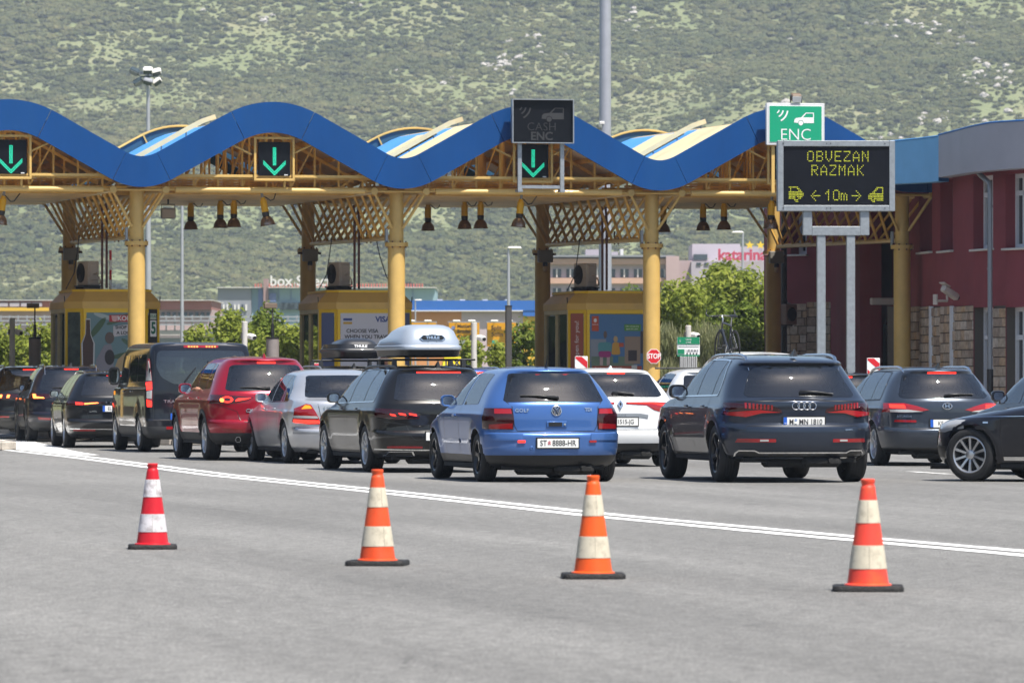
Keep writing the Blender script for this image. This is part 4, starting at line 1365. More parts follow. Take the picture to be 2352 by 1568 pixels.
def rect(x, z, w, h): return [(x - w / 2, z - h / 2), (x + w / 2, z - h / 2), (x + w / 2, z + h / 2), (x - w / 2, z + h / 2)]
def ell(x, z, a, b, n=18, rot=0):
    return [(x + a * cos(t) * cos(rot) - b * sin(t) * sin(rot), z + a * cos(t) * sin(rot) + b * sin(t) * cos(rot)) for t in np.linspace(0, 2 * pi, n + 1)[:-1]]
def booth(i, label):
    p = C0 + UU * (i * BAY - .03) + VV * 3.35
    r = thing('toll_booth', label, 'toll booth', (p.x, p.y, .13), TH, 'yellow toll booths')
    hw, ch, ln = 1.06, .36, 3.3
    o = outline(hw, ch, ln)
    MB().prism(o, 0, .16).build('plinth', GREYBOX, r)
    # corner posts and wall panels as frames round openings
    zt = 2.75
    n = len(o)
    for k in range(n):
        a, b = Vector((*o[k], 0)), Vector((*o[(k + 1) % n], 0))
        l = (b - a).length; d = (b - a).normalized()
        M = frame(a, d, UP)
        fw = .075
        m = BY if k in (0, 1, 7) else CREAMF
        mb = MB()
        def bar(x0, x1, z0, z1, t=.07):
            mb.box(((x0 + x1) / 2, (z0 + z1) / 2, -t / 2), (x1 - x0, z1 - z0, t), M)
        g = .012
        bar(g, fw, .16, zt); bar(l - fw, l - g, .16, zt); bar(fw, l - fw, zt - .09, zt); bar(fw, l - fw, .16, .30)
        if k in (2, 6): bar(l / 2 - .04, l / 2 + .04, .3, zt - .09)
        if k in (2, 3, 4, 5, 6): bar(fw, l - fw, 1.3, 1.42)
        if k in (2, 6): bar(fw, l - fw, 1.16, 1.22)
        mb.build('wall_frame', m, r)
        if k not in (0, 1, 7):
            MB().box((l / 2, (zt + .2) / 2, -.05), (l - 2 * fw, zt - .42, .006), M).build('window_pane', BGLASS, r)
        elif k == 0:
            MB().box((l / 2, .62, -.045), (l - 2 * fw, .66, .006), M).build('window_pane', BGLASS, r)
    MB().prism(inset(o, .12), .1, .15).build('floor', DARKIN, r)
    MB().box((.2, 1.5, 1.0), (1.0, .6, .08)).build('counter', GREYBOX, r)
    MB().box((.55, 2.4, 1.35), (.5, .35, 1.0), None, .1).build('inner_cabinet', DARKIN, r)
    # ochre band, sloping in towards the roof edge
    lo, hi = outline(hw + .015, ch, ln + .03), [(a, b) for a, b in inset(outline(hw, ch, ln), .20)]
    mb = MB()
    mid = [(a, b) for a, b in lo]
    mb.grid([[(a, b, zt + .002) for a, b in lo + lo[:1]], [(a, b, zt + .15) for a, b in mid + mid[:1]], [(a, b, zt + .38) for a, b in hi + hi[:1]]])
    mb.build('roof_band', BBAND, r)
    MB().prism(inset(outline(hw, ch, ln), .17), zt + .375, zt + .425).build('roof_edge', BY, r)
    MB().prism(inset(outline(hw, ch, ln), .22), zt + .425, zt + .435).build('roof', BROOF, r)
    MB().prism(inset(o, .05), zt - .02, zt - .004).build('inner_ceiling', GREYBOX, r)
    for s_ in (-1, 1):
        MB().tube((s_ * (hw + .0), ch, zt + .13), (s_ * (hw + .01), ch, zt + .28), .012, n=5).build('roof_hook', BLACK, r)
    # side door handle on the left
    MB().box((-hw - .03, 1.0, 1.15), (.03, .12, .03)).build('door_handle', BLACK, r)
    return r, zt
INK = mat('print_black', (.03, .03, .035), .6)
def pm(nm, c): return mat('print_' + nm, c, .55)
def bx(i, dx):                               # print x -> local x on the booth front
    return (dx - (250, 838, 1410)[i]) / 101.5
def bz(dy): return 1.18 + (HY - dy) / 102.5 - .09
# booth 1
r, zt = booth(0, 'yellow toll booth with the bottle and hat poster behind the leftmost column')
M = face((0, -.012, 0))
po = flat(rect(.0, 1.64, 1.24, 1.60), face((0, .0, 0)), pm('teal', (.13, .22, .24)), r, 'poster')
for (x, z, a, b, ro, c) in ((-.25, 2.1, .3, .07, .9, (.05, .1, .05)), (.25, 2.3, .32, .06, .4, (.06, .12, .07)), (-.1, 2.35, .25, .05, -.3, (.35, .42, .42)),
                            (.35, 1.5, .3, .06, .2, (.06, .12, .07)), (.45, 1.75, .2, .05, -.6, (.07, .13, .08)), (-.5, 1.3, .22, .06, .8, (.3, .33, .36)), (.1, 1.95, .12, .04, .3, (.08, .14, .07))):
    flat(ell(x, z, a, b, 16, ro), face((0, -.005, 0)), pm('leaf%.2f' % (x + z), c), po, 'leaf_shape')
bt = [(-.11, -.62), (.11, -.62), (.12, -.1), (.05, .1), (.04, .42), (-.04, .42), (-.05, .1), (-.12, -.1)]
flat([(a * 1.25 - .46, b * 1.06 + 1.86) for a, b in bt], face((0, -.008, 0)), pm('paper', (.5, .5, .5)), po, 'bottle_outline')
flat([(a - .46, b + 1.86) for a, b in bt], face((0, -.012, 0)), pm('bottle', (.05, .02, .012)), po, 'bottle_shape')
flat([(-.3, 1.0), (.1, 1.0), (.12, 1.5), (.05, 1.75), (-.1, 1.72), (-.28, 1.4)], face((0, -.009, 0)), pm('shirt', (.22, .21, .24)), po, 'figure_shape')
flat(ell(.02, 1.88, .1, .13), face((0, -.012, 0)), pm('head', (.10, .07, .06)), po, 'head_shape')
flat(ell(.02, 1.45, .11, .17), face((0, -.014, 0)), pm('hair', (.015, .013, .015)), po, 'hair_shape')
flat([(.1, 1.12), (.2, 1.4), (.36, 1.55), (.52, 1.42), (.62, 1.2), (.62, .95), (.12, .95)], face((0, -.015, 0)), pm('straw', (.42, .30, .15)), po, 'hat_shape')
flat(rect(.34, 2.31, .66, .15), face((0, -.010, 0)), pm('red', (.42, .03, .035)), po, 'banner')
flat([(.16 - .1, 2.37), (.2, 2.37), (.18, 2.26), (.14, 2.24), (.08, 2.26)], face((0, -.015, 0)), pm('pink', (.6, .35, .35)), po, 'basket_mark')
text('KONZUM', .14, face((.5, -.017, 2.31)), pm('white', (.72, .7, .7)), po, bold=.004)
flat([(.1, 1.9), (.62, 1.98), (.62, 2.2), (.1, 2.14)], face((0, -.010, 0)), pm('label', (.5, .48, .5)), po, 'white_label')
text('SHOP LIKE', .1, face((.38, -.017, 2.11)), INK, po, bold=.003)
text('A LOCAL', .1, face((.38, -.017, 1.99)), INK, po, bold=.003)
flat(rect(.22, .93, .55, .2), face((0, -.010, 0)), pm('shelf', (.5, .47, .44)), po, 'label_strip')
# lane number panel on the right hand corner
M5 = frame((.70, 0, 0), Vector((.36, .36, 0)), UP)
np_ = MB().box((.255, 1.72, .0), (.3, 1.6, .02), M5).build('corner_panel', DARKIN, r)
MB().box((.255, 2.36, .014), (.22, .13, .006), M5).build('exit_label', pm('palegreen', (.5, .58, .5)), np_)
text('IZLAZ', .085, M5 @ Matrix.Translation((.255, 2.36, .019)), pm('dgreen', (.01, .14, .09)), np_)
MB().box((.255, 2.09, .014), (.22, .36, .006), M5).build('number_label', WHITE, np_)
text('5', .36, M5 @ Matrix.Translation((.255, 2.09, .019)), pm('dgreen', (.01, .14, .09)), np_, bold=.012)
MB().box((.255, 1.62, .014), (.14, .3, .006), M5).build('notice', pm('paper', (.5, .5, .5)), np_)
ML = frame((-1.06, .36, 0), Vector((.36, -.36, 0)), UP)
MB().box((.255, 1.45, .0), (.33, 2.0, .012), ML).build('corner_panel', mat('print_dark_green', (.05, .075, .07), .4, vary=.6, vscale=5), r)
# booth 2
r, zt = booth(1, 'yellow toll booth with the white card poster beside the second column')
po = flat(rect(.0, 1.64, 1.24, 1.60), face((0, .0, 0)), pm('lilac_white', (.52, .52, .58)), r, 'poster')
flat(rect(-.46, 2.30, .2, .05), face((0, -.005, 0)), pm('navy', (.02, .05, .22)), po, 'stripe')
flat(rect(-.46, 2.22, .2, .05), face((0, -.005, 0)), pm('gold', (.5, .3, .02)), po, 'stripe')
text('VISA', .17, face((.34, -.006, 2.30)), pm('navy', (.02, .05, .22)), po, bold=.006)
text('CHOOSE VISA', .115, face((-.13, -.006, 2.04)), INK, po, bold=.003)
text('WHEN YOU TRAVEL', .115, face((-.0, -.006, 1.91)), INK, po, bold=.003)
text('It is as easy as tap ahead', .055, face((-.14, -.006, 1.79)), pm('grey', (.25, .25, .28)), po)
flat(rect(.12, 1.66, .42, .12), face((0, -.005, 0)), pm('navy', (.02, .05, .22)), po, 'card_edge')
flat([(.2, 1.0), (.62, 1.0), (.62, 1.6), (.4, 1.58), (.25, 1.4)], face((0, -.007, 0)), pm('skin', (.32, .15, .1)), po, 'hand_shape')
MB().box((.255, 1.45, .0), (.33, 2.0, .012), ML).build('corner_panel', pm('slate', (.09, .12, .25)), r)
MB().box((.255, 1.45, .0), (.33, 2.0, .012), M5).build('corner_panel', pm('slate', (.09, .12, .25)), r)
# booth 3
r, zt = booth(2, 'yellow toll booth with the colourful grocery poster left of the stop sign')
po = flat(rect(.0, 1.72, 1.24, 1.42), face((0, .0, 0)), pm('sky', (.06, .16, .33)), r, 'poster')
flat(rect(-.43, 1.62, .36, .5), face((0, -.004, 0)), pm('town', (.22, .25, .3)), po, 'town_shape')
flat(rect(-.1, 1.33, .98, .3), face((0, -.004, 0)), pm('lawn', (.13, .2, .14)), po, 'lawn_shape')
flat(rect(-.5, 2.22, .16, .34), face((0, -.006, 0)), pm('orange', (.45, .07, .02)), po, 'logo_panel')
flat(ell(-.5, 2.29, .035, .045), face((0, -.011, 0)), pm('white', (.72, .7, .7)), po, 'leaf_mark')
text('studenac', .04, face((-.5, -.012, 2.2)), pm('white', (.72, .7, .7)), po)
flat(ell(-.27, 1.97, .04, .085), face((0, -.007, 0)), pm('head', (.10, .07, .06)), po, 'head_shape')
flat(rounded([(-.43, 1.5), (-.13, 1.5), (-.12, 1.8), (-.44, 1.8)], .08), face((0, -.008, 0)), pm('tealring', (.07, .25, .28)), po, 'ring_shape')
flat(rounded([(-.42, 1.46), (-.14, 1.46), (-.13, 1.6), (-.43, 1.6)], .06), face((0, -.011, 0)), pm('magenta', (.3, .03, .17)), po, 'ring_shape')
for s_ in (-.36, -.2): flat(rect(s_, 1.38, .07, .2), face((0, -.007, 0)), pm('skin2', (.45, .33, .33)), po, 'leg_shape')
flat(ell(-.03, 1.87, .05, .07), face((0, -.007, 0)), pm('straw', (.42, .30, .15)), po, 'head_shape')
flat(rounded([(-.13, 1.52), (.08, 1.52), (.05, 1.8), (-.1, 1.8)], .05), face((0, -.008, 0)), pm('amber', (.5, .27, .04)), po, 'ring_shape')
flat(rect(.1, 1.74, .11, .09), face((0, -.009, 0)), pm('orange', (.45, .07, .02)), po, 'float_shape')
flat(rect(-.03, 1.42, .12, .17), face((0, -.007, 0)), pm('jeans', (.03, .14, .27)), po, 'shorts_shape')
flat(rect(.36, 1.62, .36, .62), face((0, -.006, 0)), pm('wall', (.27, .2, .15)), po, 'shop_shape')
flat(rect(.36, 1.5, .2, .24), face((0, -.009, 0)), pm('door', (.03, .02, .025)), po, 'shop_door')
flat(rect(.58, 1.8, .07, .5), face((0, -.008, 0)), pm('bark', (.04, .035, .04)), po, 'tree_shape')
flat(rect(.36, 2.13, .38, .15), face((0, -.009, 0)), pm('grass', (.08, .25, .05)), po, 'green_banner')
text('Our stores are', .05, face((.35, -.014, 2.16)), pm('white', (.72, .7, .7)), po)
text('open for you!', .05, face((.35, -.014, 2.10)), pm('white', (.72, .7, .7)), po)
flat(rect(.0, 1.17, 1.14, .19), face((0, -.009, 0)), pm('orange_dark', (.34, .055, .025)), po, 'orange_banner')
text('Pop in one of our 1400', .066, face((-.2, -.014, 1.21)), pm('white', (.72, .7, .7)), po)
text('local grocery stores!', .066, face((-.22, -.014, 1.13)), pm('white', (.72, .7, .7)), po)
flat(rect(.4, 1.2, .13, .17), face((0, -.012, 0)), pm('paper', (.5, .5, .5)), po, 'white_square')
mb = MB().box((.04, -.02, .82), (.26, .02, .3)); mb.build('pay_terminal', mat('terminal_grey', (.3, .33, .36), .4), r)
MB().box((.04, -.034, .76), (.1, .01, .06)).build('terminal_slot', DARKIN, r)
cp = MB().box((.255, 1.45, .0), (.33, 2.0, .012), ML).build('corner_panel', pm('brick_red', (.33, .09, .06)), r)
text('Our stores are open for you!', .155, ML @ Matrix.Translation((.255, 1.36, .009)) @ Matrix.Rotation(pi / 2, 4, 'Z'), pm('white', (.72, .7, .7)), cp)
MB().box((.255, 1.45, .0), (.33, 2.0, .012), M5).build('corner_panel', pm('brick_red', (.33, .09, .06)), r)
for o_ in [q_ for q_ in D.objects if q_.name.startswith(('poster', 'corner_panel'))]:
    o_.location.z += .22
for q_ in D.objects['poster'].children: q_.location.x -= .13
# --- air conditioners on the booth roofs, pipes from the canopy
for i, where in enumerate(('behind the leftmost column', 'over the white card poster', 'over the grocery poster')):
    p = C0 + UU * (i * BAY - .42) + VV * 4.9
    zt_ = .13 + 2.75 + .435
    r = thing('air_conditioner', 'beige air conditioner unit on the booth roof ' + where, 'air conditioner', (p.x, p.y, zt_), TH + RAD(-74), 'air conditioners on booth roofs')
    MB().box((0, 0, .37), (.62, .27, .54), None, .02).build('casing', ACW, r)
    MB().lathe([(.22, .0), (.22, .012), (.2, .018), (.02, .012), (0, .012)], 20, face((-.08, -.137, .38))).build('fan_grille', DARKIN, r, 40)
    for k in range(5):
        MB().lathe([(.19 - k * .035, .02), (.197 - k * .035, .024), (.19 - k * .035, .028), (.183 - k * .035, .024), (.19 - k * .035, .02)], 20, face((-.08, -.137, .38))).build('grille_ring', BLACK, r, 60)
    MB().box((.32, 0, .4), (.03, .2, .36), None, .01).build('side_cover', ACW, r)
    for s_ in (-.22, .22): MB().box((s_, 0, .05), (.05, .4, .1)).build('foot', BLACK, r)
    MB().box((0, 0, .085), (.72, .36, .03)).build('tray', BLACK, r)
    MB().path([(.33, .0, .35), (.47, .0, .36), (.53, .05, .25), (.47, .1, .14), (.33, .1, .12)], .018, 6).build('pipe_loop', ACW, r, 60)
    q = C0 + UU * (i * BAY - .22) + VV * 4.0
    r = thing('service_pipes', 'dark brown service pipes running down to the booth ' + where, 'pipes', (q.x, q.y, zt_), TH, 'brown pipes above the booths')
    for a in (0, .1):
        MB().path([(a, 0, -.08 + a), (a, .0, 1.6), (a, .12, 1.9)], .028, 8).build('pipe', RUST, r, 60)
    for a in (.28, .37): MB().tube((a, 0, 1.05), (a, 0, 1.35), .02, n=6).build('pipe_stub', RUST, r, 60)
    MB().path([(-.5, .1, 1.2), (-.55, .1, .8), (-.62, .1, .35), (-.8, .1, 0)], .012, 5).build('cable', WIRE, r, 60)
    if i == 1: MB().path([(.5, .1, 1.2), (.6, .1, .75), (.75, .1, .3), (.95, .1, .0)], .012, 5).build('cable', WIRE, r, 60)
REDW = mat('marker_red', (.55, .01, .02), .45)
q = C0 + UU * .02 + VV * 4.4
r = thing('striped_pole', 'red and white striped pole on the first booth roof', 'pole', (q.x, q.y, .13 + 2.75 + .435), TH)
for k in range(4):
    MB().lathe([(.028, k * .22), (.028, k * .22 + .219)], 8).build('pole_band', REDW if k % 2 else WHITE, r, 60)
# ================================================================== red toll building
RED = mat('render_red', (.235, .052, .062), .85, spec=.2, vary=.10, vscale=.9, dirt=(.12, .03, .04), dscale=.7, damt=.15)
FASG = mat('fascia_grey', (.36, .35, .38), .6, vary=.08, vscale=.8)
FASB = mat('fascia_light_blue', (.17, .42, .68), .55, vary=.05)
PVC = mat('window_pvc', (.72, .73, .76), .4)
WGL = mat('building_glass', (.02, .022, .025), .05, coat=1)
SILL = mat('sill_stone', (.6, .57, .52), .7)
def stonemat():
    m = mat('facing_stone', (.3, .25, .2), .9, spec=.2)
    N, L = m.node_tree.nodes, m.node_tree.links
    b = N['Principled BSDF']
    g_ = N.new('ShaderNodeNewGeometry')
    r = N.new('ShaderNodeValToRGB'); L.new(g_.outputs['Random Per Island'], r.inputs[0])
    e = r.color_ramp.elements
    e[0].position, e[0].color = 0, (.30, .22, .17, 1)
    e[1].position, e[1].color = 1, (.52, .46, .40, 1)
    q = e.new(.35); q.color = (.44, .36, .28, 1)
    q = e.new(.7); q.color = (.46, .31, .19, 1)
    tc = N.new('ShaderNodeTexCoord'); n = N.new('ShaderNodeTexNoise'); n.inputs['Scale'].default_value = 9; n.inputs['Detail'].default_value = 6
    L.new(tc.outputs['Object'], n.inputs['Vector'])
    mr = N.new('ShaderNodeMapRange')
    for i, v_ in zip(('From Min', 'From Max', 'To Min', 'To Max'), (.3, .7, .7, 1.2)): mr.inputs[i].default_value = v_
    L.new(n.outputs['Fac'], mr.inputs[0])
    mx = N.new('ShaderNodeMix'); mx.data_type = 'RGBA'; mx.blend_type = 'MULTIPLY'; mx.inputs['Factor'].default_value = 1
    L.new(r.outputs[0], mx.inputs['A']); L.new(mr.outputs[0], mx.inputs['B']); L.new(mx.outputs['Result'], b.inputs['Base Color'])
    bp = N.new('ShaderNodeBump'); bp.inputs['Strength'].default_value = .5; bp.inputs['Distance'].default_value = .02
    L.new(n.outputs['Fac'], bp.inputs['Height']); L.new(bp.outputs[0], b.inputs['Normal'])
    return m
STONE = stonemat()
MORTAR = mat('mortar_dark', (.10, .085, .07), .95)
BLD = thing('toll_building', 'dark red two storey building with stone base and grey curved roof edge', 'building')
def wp(dx, Y_): return Vector((GX(dx, Y_), Y_, 0))
def dz(Y_): return .0115 * (Y_ - 120)
def wallq(a, b, z0, z1, m, name, parent=BLD, thick=.0):
    d = dz((a.y + b.y) / 2)
    n = (b - a).cross(UP).normalized()
    A, B = a, b
    mb = MB()
    mb.add([(A.x, A.y, z0 + d), (B.x, B.y, z0 + d), (B.x, B.y, z1 + d), (A.x, A.y, z1 + d)], [(0, 1, 2, 3)])
    bk = -n * .25
    mb.add([(A.x + bk.x, A.y + bk.y, z0 + d), (B.x + bk.x, B.y + bk.y, z0 + d), (B.x + bk.x, B.y + bk.y, z1 + d), (A.x + bk.x, A.y + bk.y, z1 + d)], [(3, 2, 1, 0)])
    q = mb.v
    mb.add([q[0], q[1], q[5], q[4]], [(3, 2, 1, 0)]); mb.add([q[2], q[3], q[7], q[6]], [(3, 2, 1, 0)])
    mb.add([q[0], q[3], q[7], q[4]], [(0, 1, 2, 3)]); mb.add([q[1], q[2], q[6], q[5]], [(3, 2, 1, 0)])
    return mb.build(name, m, parent)
rs = random.Random(3)
def stones(a, b, z0, z1, h=.20):
    """coursed facing stones from a to b, proud of a mortar bed"""
    n = (b - a).cross(UP).normalized(); d = (b - a).normalized(); l = (b - a).length; dd = dz((a.y + b.y) / 2)
    wallq(a - n * .02, b - n * .02, z0, z1, MORTAR, 'stone_backing')
    mb = MB(); k = 0; z = z0
    while z < z1 - .05:
        hh = min(h * rs.uniform(.85, 1.15), z1 - z)
        x = -rs.uniform(0, .3)
        while x < l:
            w = rs.uniform(.28, .62)
            x0, x1 = max(0, x), min(l, x + w)
            if x1 - x0 > .03:
                pr = rs.uniform(.005, .03)
                c = a + d * ((x0 + x1) / 2) + n * (pr / 2 - .01)
                mb.box((0, 0, 0), (x1 - x0 - .018, hh - .018, pr + .02), frame((c.x, c.y, z + hh / 2 + dd), d, UP), .008)
            x += w
        z += hh
    o = mb.build('facing_stones', STONE, BLD); o['kind'] = 'stuff'
    return o
def window(a, b, z0, z1, rec, split=.74, cols=2):
    """recessed white window with a top light"""
    n = (b - a).cross(UP).normalized(); d = (b - a).normalized(); l = (b - a).length; dd = dz((a.y + b.y) / 2)
    A = a - n * rec
    M = frame((A.x, A.y, z0 + dd), d, UP)
    H_ = z1 - z0
    w = MB()
    fw = .09
    def bar(x0, x1, y0, y1, t=.09): w.box(((x0 + x1) / 2, (y0 + y1) / 2, -t / 2), (x1 - x0, y1 - y0, t), M)
    bar(0, fw, 0, H_); bar(l - fw, l, 0, H_); bar(fw, l - fw, 0, fw); bar(fw, l - fw, H_ - fw, H_); bar(fw, l - fw, H_ * split - .05, H_ * split + .05)
    for k in range(1, cols): bar(l * k / cols - .05, l * k / cols + .05, fw, H_ - fw, .08)
    o = w.build('window', PVC, BLD)
    MB().box((l / 2, H_ / 2, -.06), (l - .05, H_ - .05, .01), M).build('pane', WGL, o)
    sl_ = MB().box((l / 2, -.02, rec / 2 + .03), (l + .1, .045, rec + .12), M, .008)
    sl_.build('sill', SILL, o)
    # reveals
    for q, s_ in ((a, 1), (b, -1)):
        mb = MB().add([(q.x, q.y, z0 + dd), (q.x - n.x * (rec + .05), q.y - n.y * (rec + .05), z0 + dd), (q.x - n.x * (rec + .05), q.y - n.y * (rec + .05), z1 + dd), (q.x, q.y, z1 + dd)], [(0, 1, 2, 3)])
        mb.build('reveal', RED, o)
    return o
ZS, ZU0, ZU1, ZW = 2.86, 4.06, 5.62, 6.1
def bay(a, b, win, rec=.3, cols=2, base=.55, slit=False):
    if slit:
        c_ = a.lerp(b, .86)
        stones(a, c_, .0, ZS); wallq(a, b, ZS, ZU0, RED, 'wall')
        MB().box(((c_.x + b.x) / 2, (c_.y + b.y) / 2, ZS / 2 + dz(b.y)), (.09, .3, ZS)).build('window_jamb', PVC, BLD)
        window(a, b, ZU0, ZU1, rec, .74, cols); wallq(a, b, ZU1, ZW, RED, 'wall')
        return
    if not win:
        stones(a, b, .0, ZS); wallq(a, b, ZS, ZW, RED, 'wall')
    else:
        stones(a, b, .0, base); window(a, b, base + .03, ZS - .03, rec, .72, cols); wallq(a, b, ZS - .03, ZU0, RED, 'wall')
        window(a, b, ZU0, ZU1, rec, .74, cols); wallq(a, b, ZU1, ZW, RED, 'wall')
P = [(1800, 141), (1816, 140.8), (1853, 140.4), (1893, 140.0), (1908, 139.5), (1921, 138.6), (1930, 137.6), (1946, 136.2)]
P = [wp(*q_) for q_ in P]
for k, (a, b_) in enumerate(zip(P[:-1], P[1:])):
    if k == 1:
        stones(a, b_, .0, 3.0); wallq(a, b_, ZS, 4.15, RED, 'wall'); window(a, b_, 4.17, ZU1, .3, .74, 2); wallq(a, b_, ZU1, ZW, RED, 'wall')
    elif k in (0, 2, 3):
        stones(a, b_, .0, 3.0); wallq(a, b_, 2.98, ZW, RED, 'wall')
    else:
        wallq(a, b_, .0, ZW, RED, 'wall')
E = [wp(*q_) for q_ in ((1946, 136.2), (1975, 134.0), (2000, 132.2), (2004, 134.2), (2034, 133.9), (2052, 133.7), (2054, 129.6), (2091, 127.6))]
for k, (a, b_) in enumerate(zip(E[:-1], E[1:])):
    if k == 4:
        wallq(a, b_, 2.6, ZW, RED, 'wall')
        n = (b_ - a).cross(UP).normalized()
        M = frame((a.x, a.y, 0), (b_ - a), UP); l = (b_ - a).length
        dr = MB().box((.05, 1.3, .02), (.1, 2.6, .1), M).box((l - .05, 1.3, .02), (.1, 2.6, .1), M).box((l / 2, 2.55, .02), (l - .2, .1, .1), M).box((l / 2, 1.9, .02), (l - .2, .07, .08), M).build('entrance_door', mat('door_grey', (.35, .34, .33), .5), BLD)
        MB().box((l / 2, 1.25, 0), (l - .2, 2.5, .02), M).build('door_pane', WGL, dr)
    else:
        wallq(a, b_, 0, ZW, RED, 'wall')
Fq = [wp(*q_) for q_ in ((2091, 127.6), (2113, 126.4), (2141, 125.0), (2160, 124.1), (2189, 122.8), (2236, 120.9), (2281, 119.6), (2310, 119.0), (2372, 117.95), (2440, 117.0))]
for k, (a, b_) in enumerate(zip(Fq[:-1], Fq[1:])):
    bay(a, b_, k in (1, 3, 5, 7), .28 if k < 5 else .22, 2 if k != 7 else 3, slit=k in (1, 3))
stones(wp(2060, 127.2), wp(2090, 127.55), 0, ZS)
# closing walls
far = [wp(2440, 117.0), Vector((30, 117, 0)), Vector((30, 152, 0)), Vector((GX(1800, 141), 152, 0)), wp(1800, 141)]
for a, b_ in zip(far[:-1], far[1:]): wallq(a, b_, 0, ZW, RED, 'wall')
# curved roof edge
def band(pts, z0, z1, m, name, cap=None):
    A = [Vector((p.x, p.y, z0(p) if callable(z0) else z0)) for p in pts]; B = [Vector((p.x, p.y, z1(p) if callable(z1) else z1)) for p in pts]
    mb = MB().grid([A, B])
    off = Vector((.25, .35, 0))
    mb.grid([[p + off for p in B], [p + off for p in A]]).grid([[p + off for p in A], A])
    o = mb.build(name, m, BLD, 30)
    if cap: MB().path([p + Vector((0, 0, .02)) for p in B], .02, 6).build('edge_flashing', cap, BLD, 60)
    return o
def spl(pts, n=6):
    px_, py_ = Pchip([(i, p[0]) for i, p in enumerate(pts)]), Pchip([(i, p[1]) for i, p in enumerate(pts)])
    return [wp(float(px_(float(t))), float(py_(float(t)))) for t in np.linspace(0, len(pts) - 1, n * (len(pts) - 1) + 1)]
bl = spl([(1960, 124.6), (2060, 123.4), (2120, 122.6), (2156, 121.9)])
gr = spl([(2156, 121.85), (2190, 120.6), (2235, 119.0), (2290, 118.0), (2360, 117.2), (2450, 116.6)])
FT = mat('flashing_blue', (.06, .25, .55), .45)
band(bl, 5.55, lambda p: 6.50 + .0012 * (GX(2156, 121.9) - p.x) * -40, FASB, 'roof_fascia_blue', FT)
band(gr, lambda p: 5.63 + .02 * (p.x - gr[0].x), lambda p: 6.52 + .10 * min(1, (p.x - gr[0].x) / .8), FASG, 'roof_fascia_grey', mat('flashing_dark_blue', (.02, .12, .36), .45))
rp = bl + gr[1:] + [Vector((30, 116, 0)), Vector((30, 151, 0)), Vector((GX(1800, 141), 151, 0)), wp(1800, 140.5)]
MB().prism([(p.x, p.y + .1) for p in rp], 6.12, 6.2).build('roof_slab', FASG, BLD)
# fittings
PIPE = mat('downpipe_grey', (.24, .25, .27), .4, .3)
a, b_ = wp(2246, 119.8), wp(2274, 118.9)
r = thing('downpipe', 'grey rain downpipe bending down the red facade', 'downpipe')
MB().path([(a.x, a.y, 5.68), (a.x + .05, a.y - .1, 5.6), (b_.x, b_.y, 5.40), (b_.x, b_.y, 5.2), (b_.x, b_.y, 1.5)], .055, 10).build('pipe', PIPE, r, 60)
MB().tube((b_.x, b_.y, 0), (b_.x, b_.y, 1.52), .07, n=10).build('foot_pipe', TRIM if 'TRIM' in globals() else BLACK, r, 60)
for z in (4.9, 3.6, 2.2): MB().tube((b_.x, b_.y, z), (b_.x, b_.y, z + .04), .065, n=10).build('pipe_clip', PIPE, r)
# wall camera
p = W(2182, 672, 121.6)
r = thing('wall_camera', 'beige surveillance camera bracketed to the red wall', 'camera', p, RAD(-55))
Mx = Matrix.Rotation(RAD(-28), 4, 'X')
MB().box((0, 0, .0), (.15, .46, .15), Mx, .03).build('camera_housing', ACW, r)
MB().box((0, -.2, .085), (.18, .2, .02), Mx).build('sun_shield', ACW, r)
MB().lathe([(.05, 0), (.05, .02), (0, .02)], 14, Mx @ frame((0, .235, 0), (1, 0, 0), (0, 0, -1))).build('camera_lens', BLACK, r)
MB().path([(0, -.08, -.06), (0, -.08, -.18), (.0, -.38, -.18)], .03, 8).box((0, -.4, -.15), (.12, .04, .22)).build('bracket', ACW, r)
p = W(2028, 692, 131.4)
r = thing('wall_lamp', 'white tube lamp over the entrance of the red building', 'lamp', p, RAD(20))
MB().box((0, 0, 0), (.62, .12, .16), None, .02).build('lamp_cover', mat('lamp_cover_white', (.7, .66, .6), .5), r)
MB().box((0, .1, 0), (.5, .1, .1)).build('back_plate', GREYBOX, r)
# conduit and wall unit left of the building
p = wp(1801, 139.3)
r = thing('drain_pipe', 'dark pipe at the left corner of the red building', 'pipe')
MB().tube((p.x, p.y, 0), (p.x, p.y, 6.0), .075, n=10).build('pipe', mat('dark_pipe', (.03, .032, .035), .5), r, 60)
for z in (1.5, 3.2, 4.9): MB().tube((p.x, p.y, z), (p.x, p.y, z + .05), .09, n=10).build('pipe_clip', BLACK, r)
p = W(1808, 722, 138.6)
r = thing('air_conditioner', 'air conditioner unit at the corner of the red building', 'air conditioner', p, TH + RAD(35), 'air conditioners on booth roofs')
MB().box((0, 0, 0), (.42, .3, .5), None, .02).build('casing', mat('ac_brown', (.3, .22, .18), .5), r)
MB().lathe([(.17, 0), (.17, .012), (0, .012)], 18, face((0, -.152, 0))).build('fan_grille', DARKIN, r)
MB().path([(.2, 0, -.1), (.32, 0, -.14), (.34, .1, -.28)], .02, 6).build('hose', ACW, r, 60)
MB().box((0, .25, -.26), (.4, .5, .03)).build('bracket', BLACK, r)
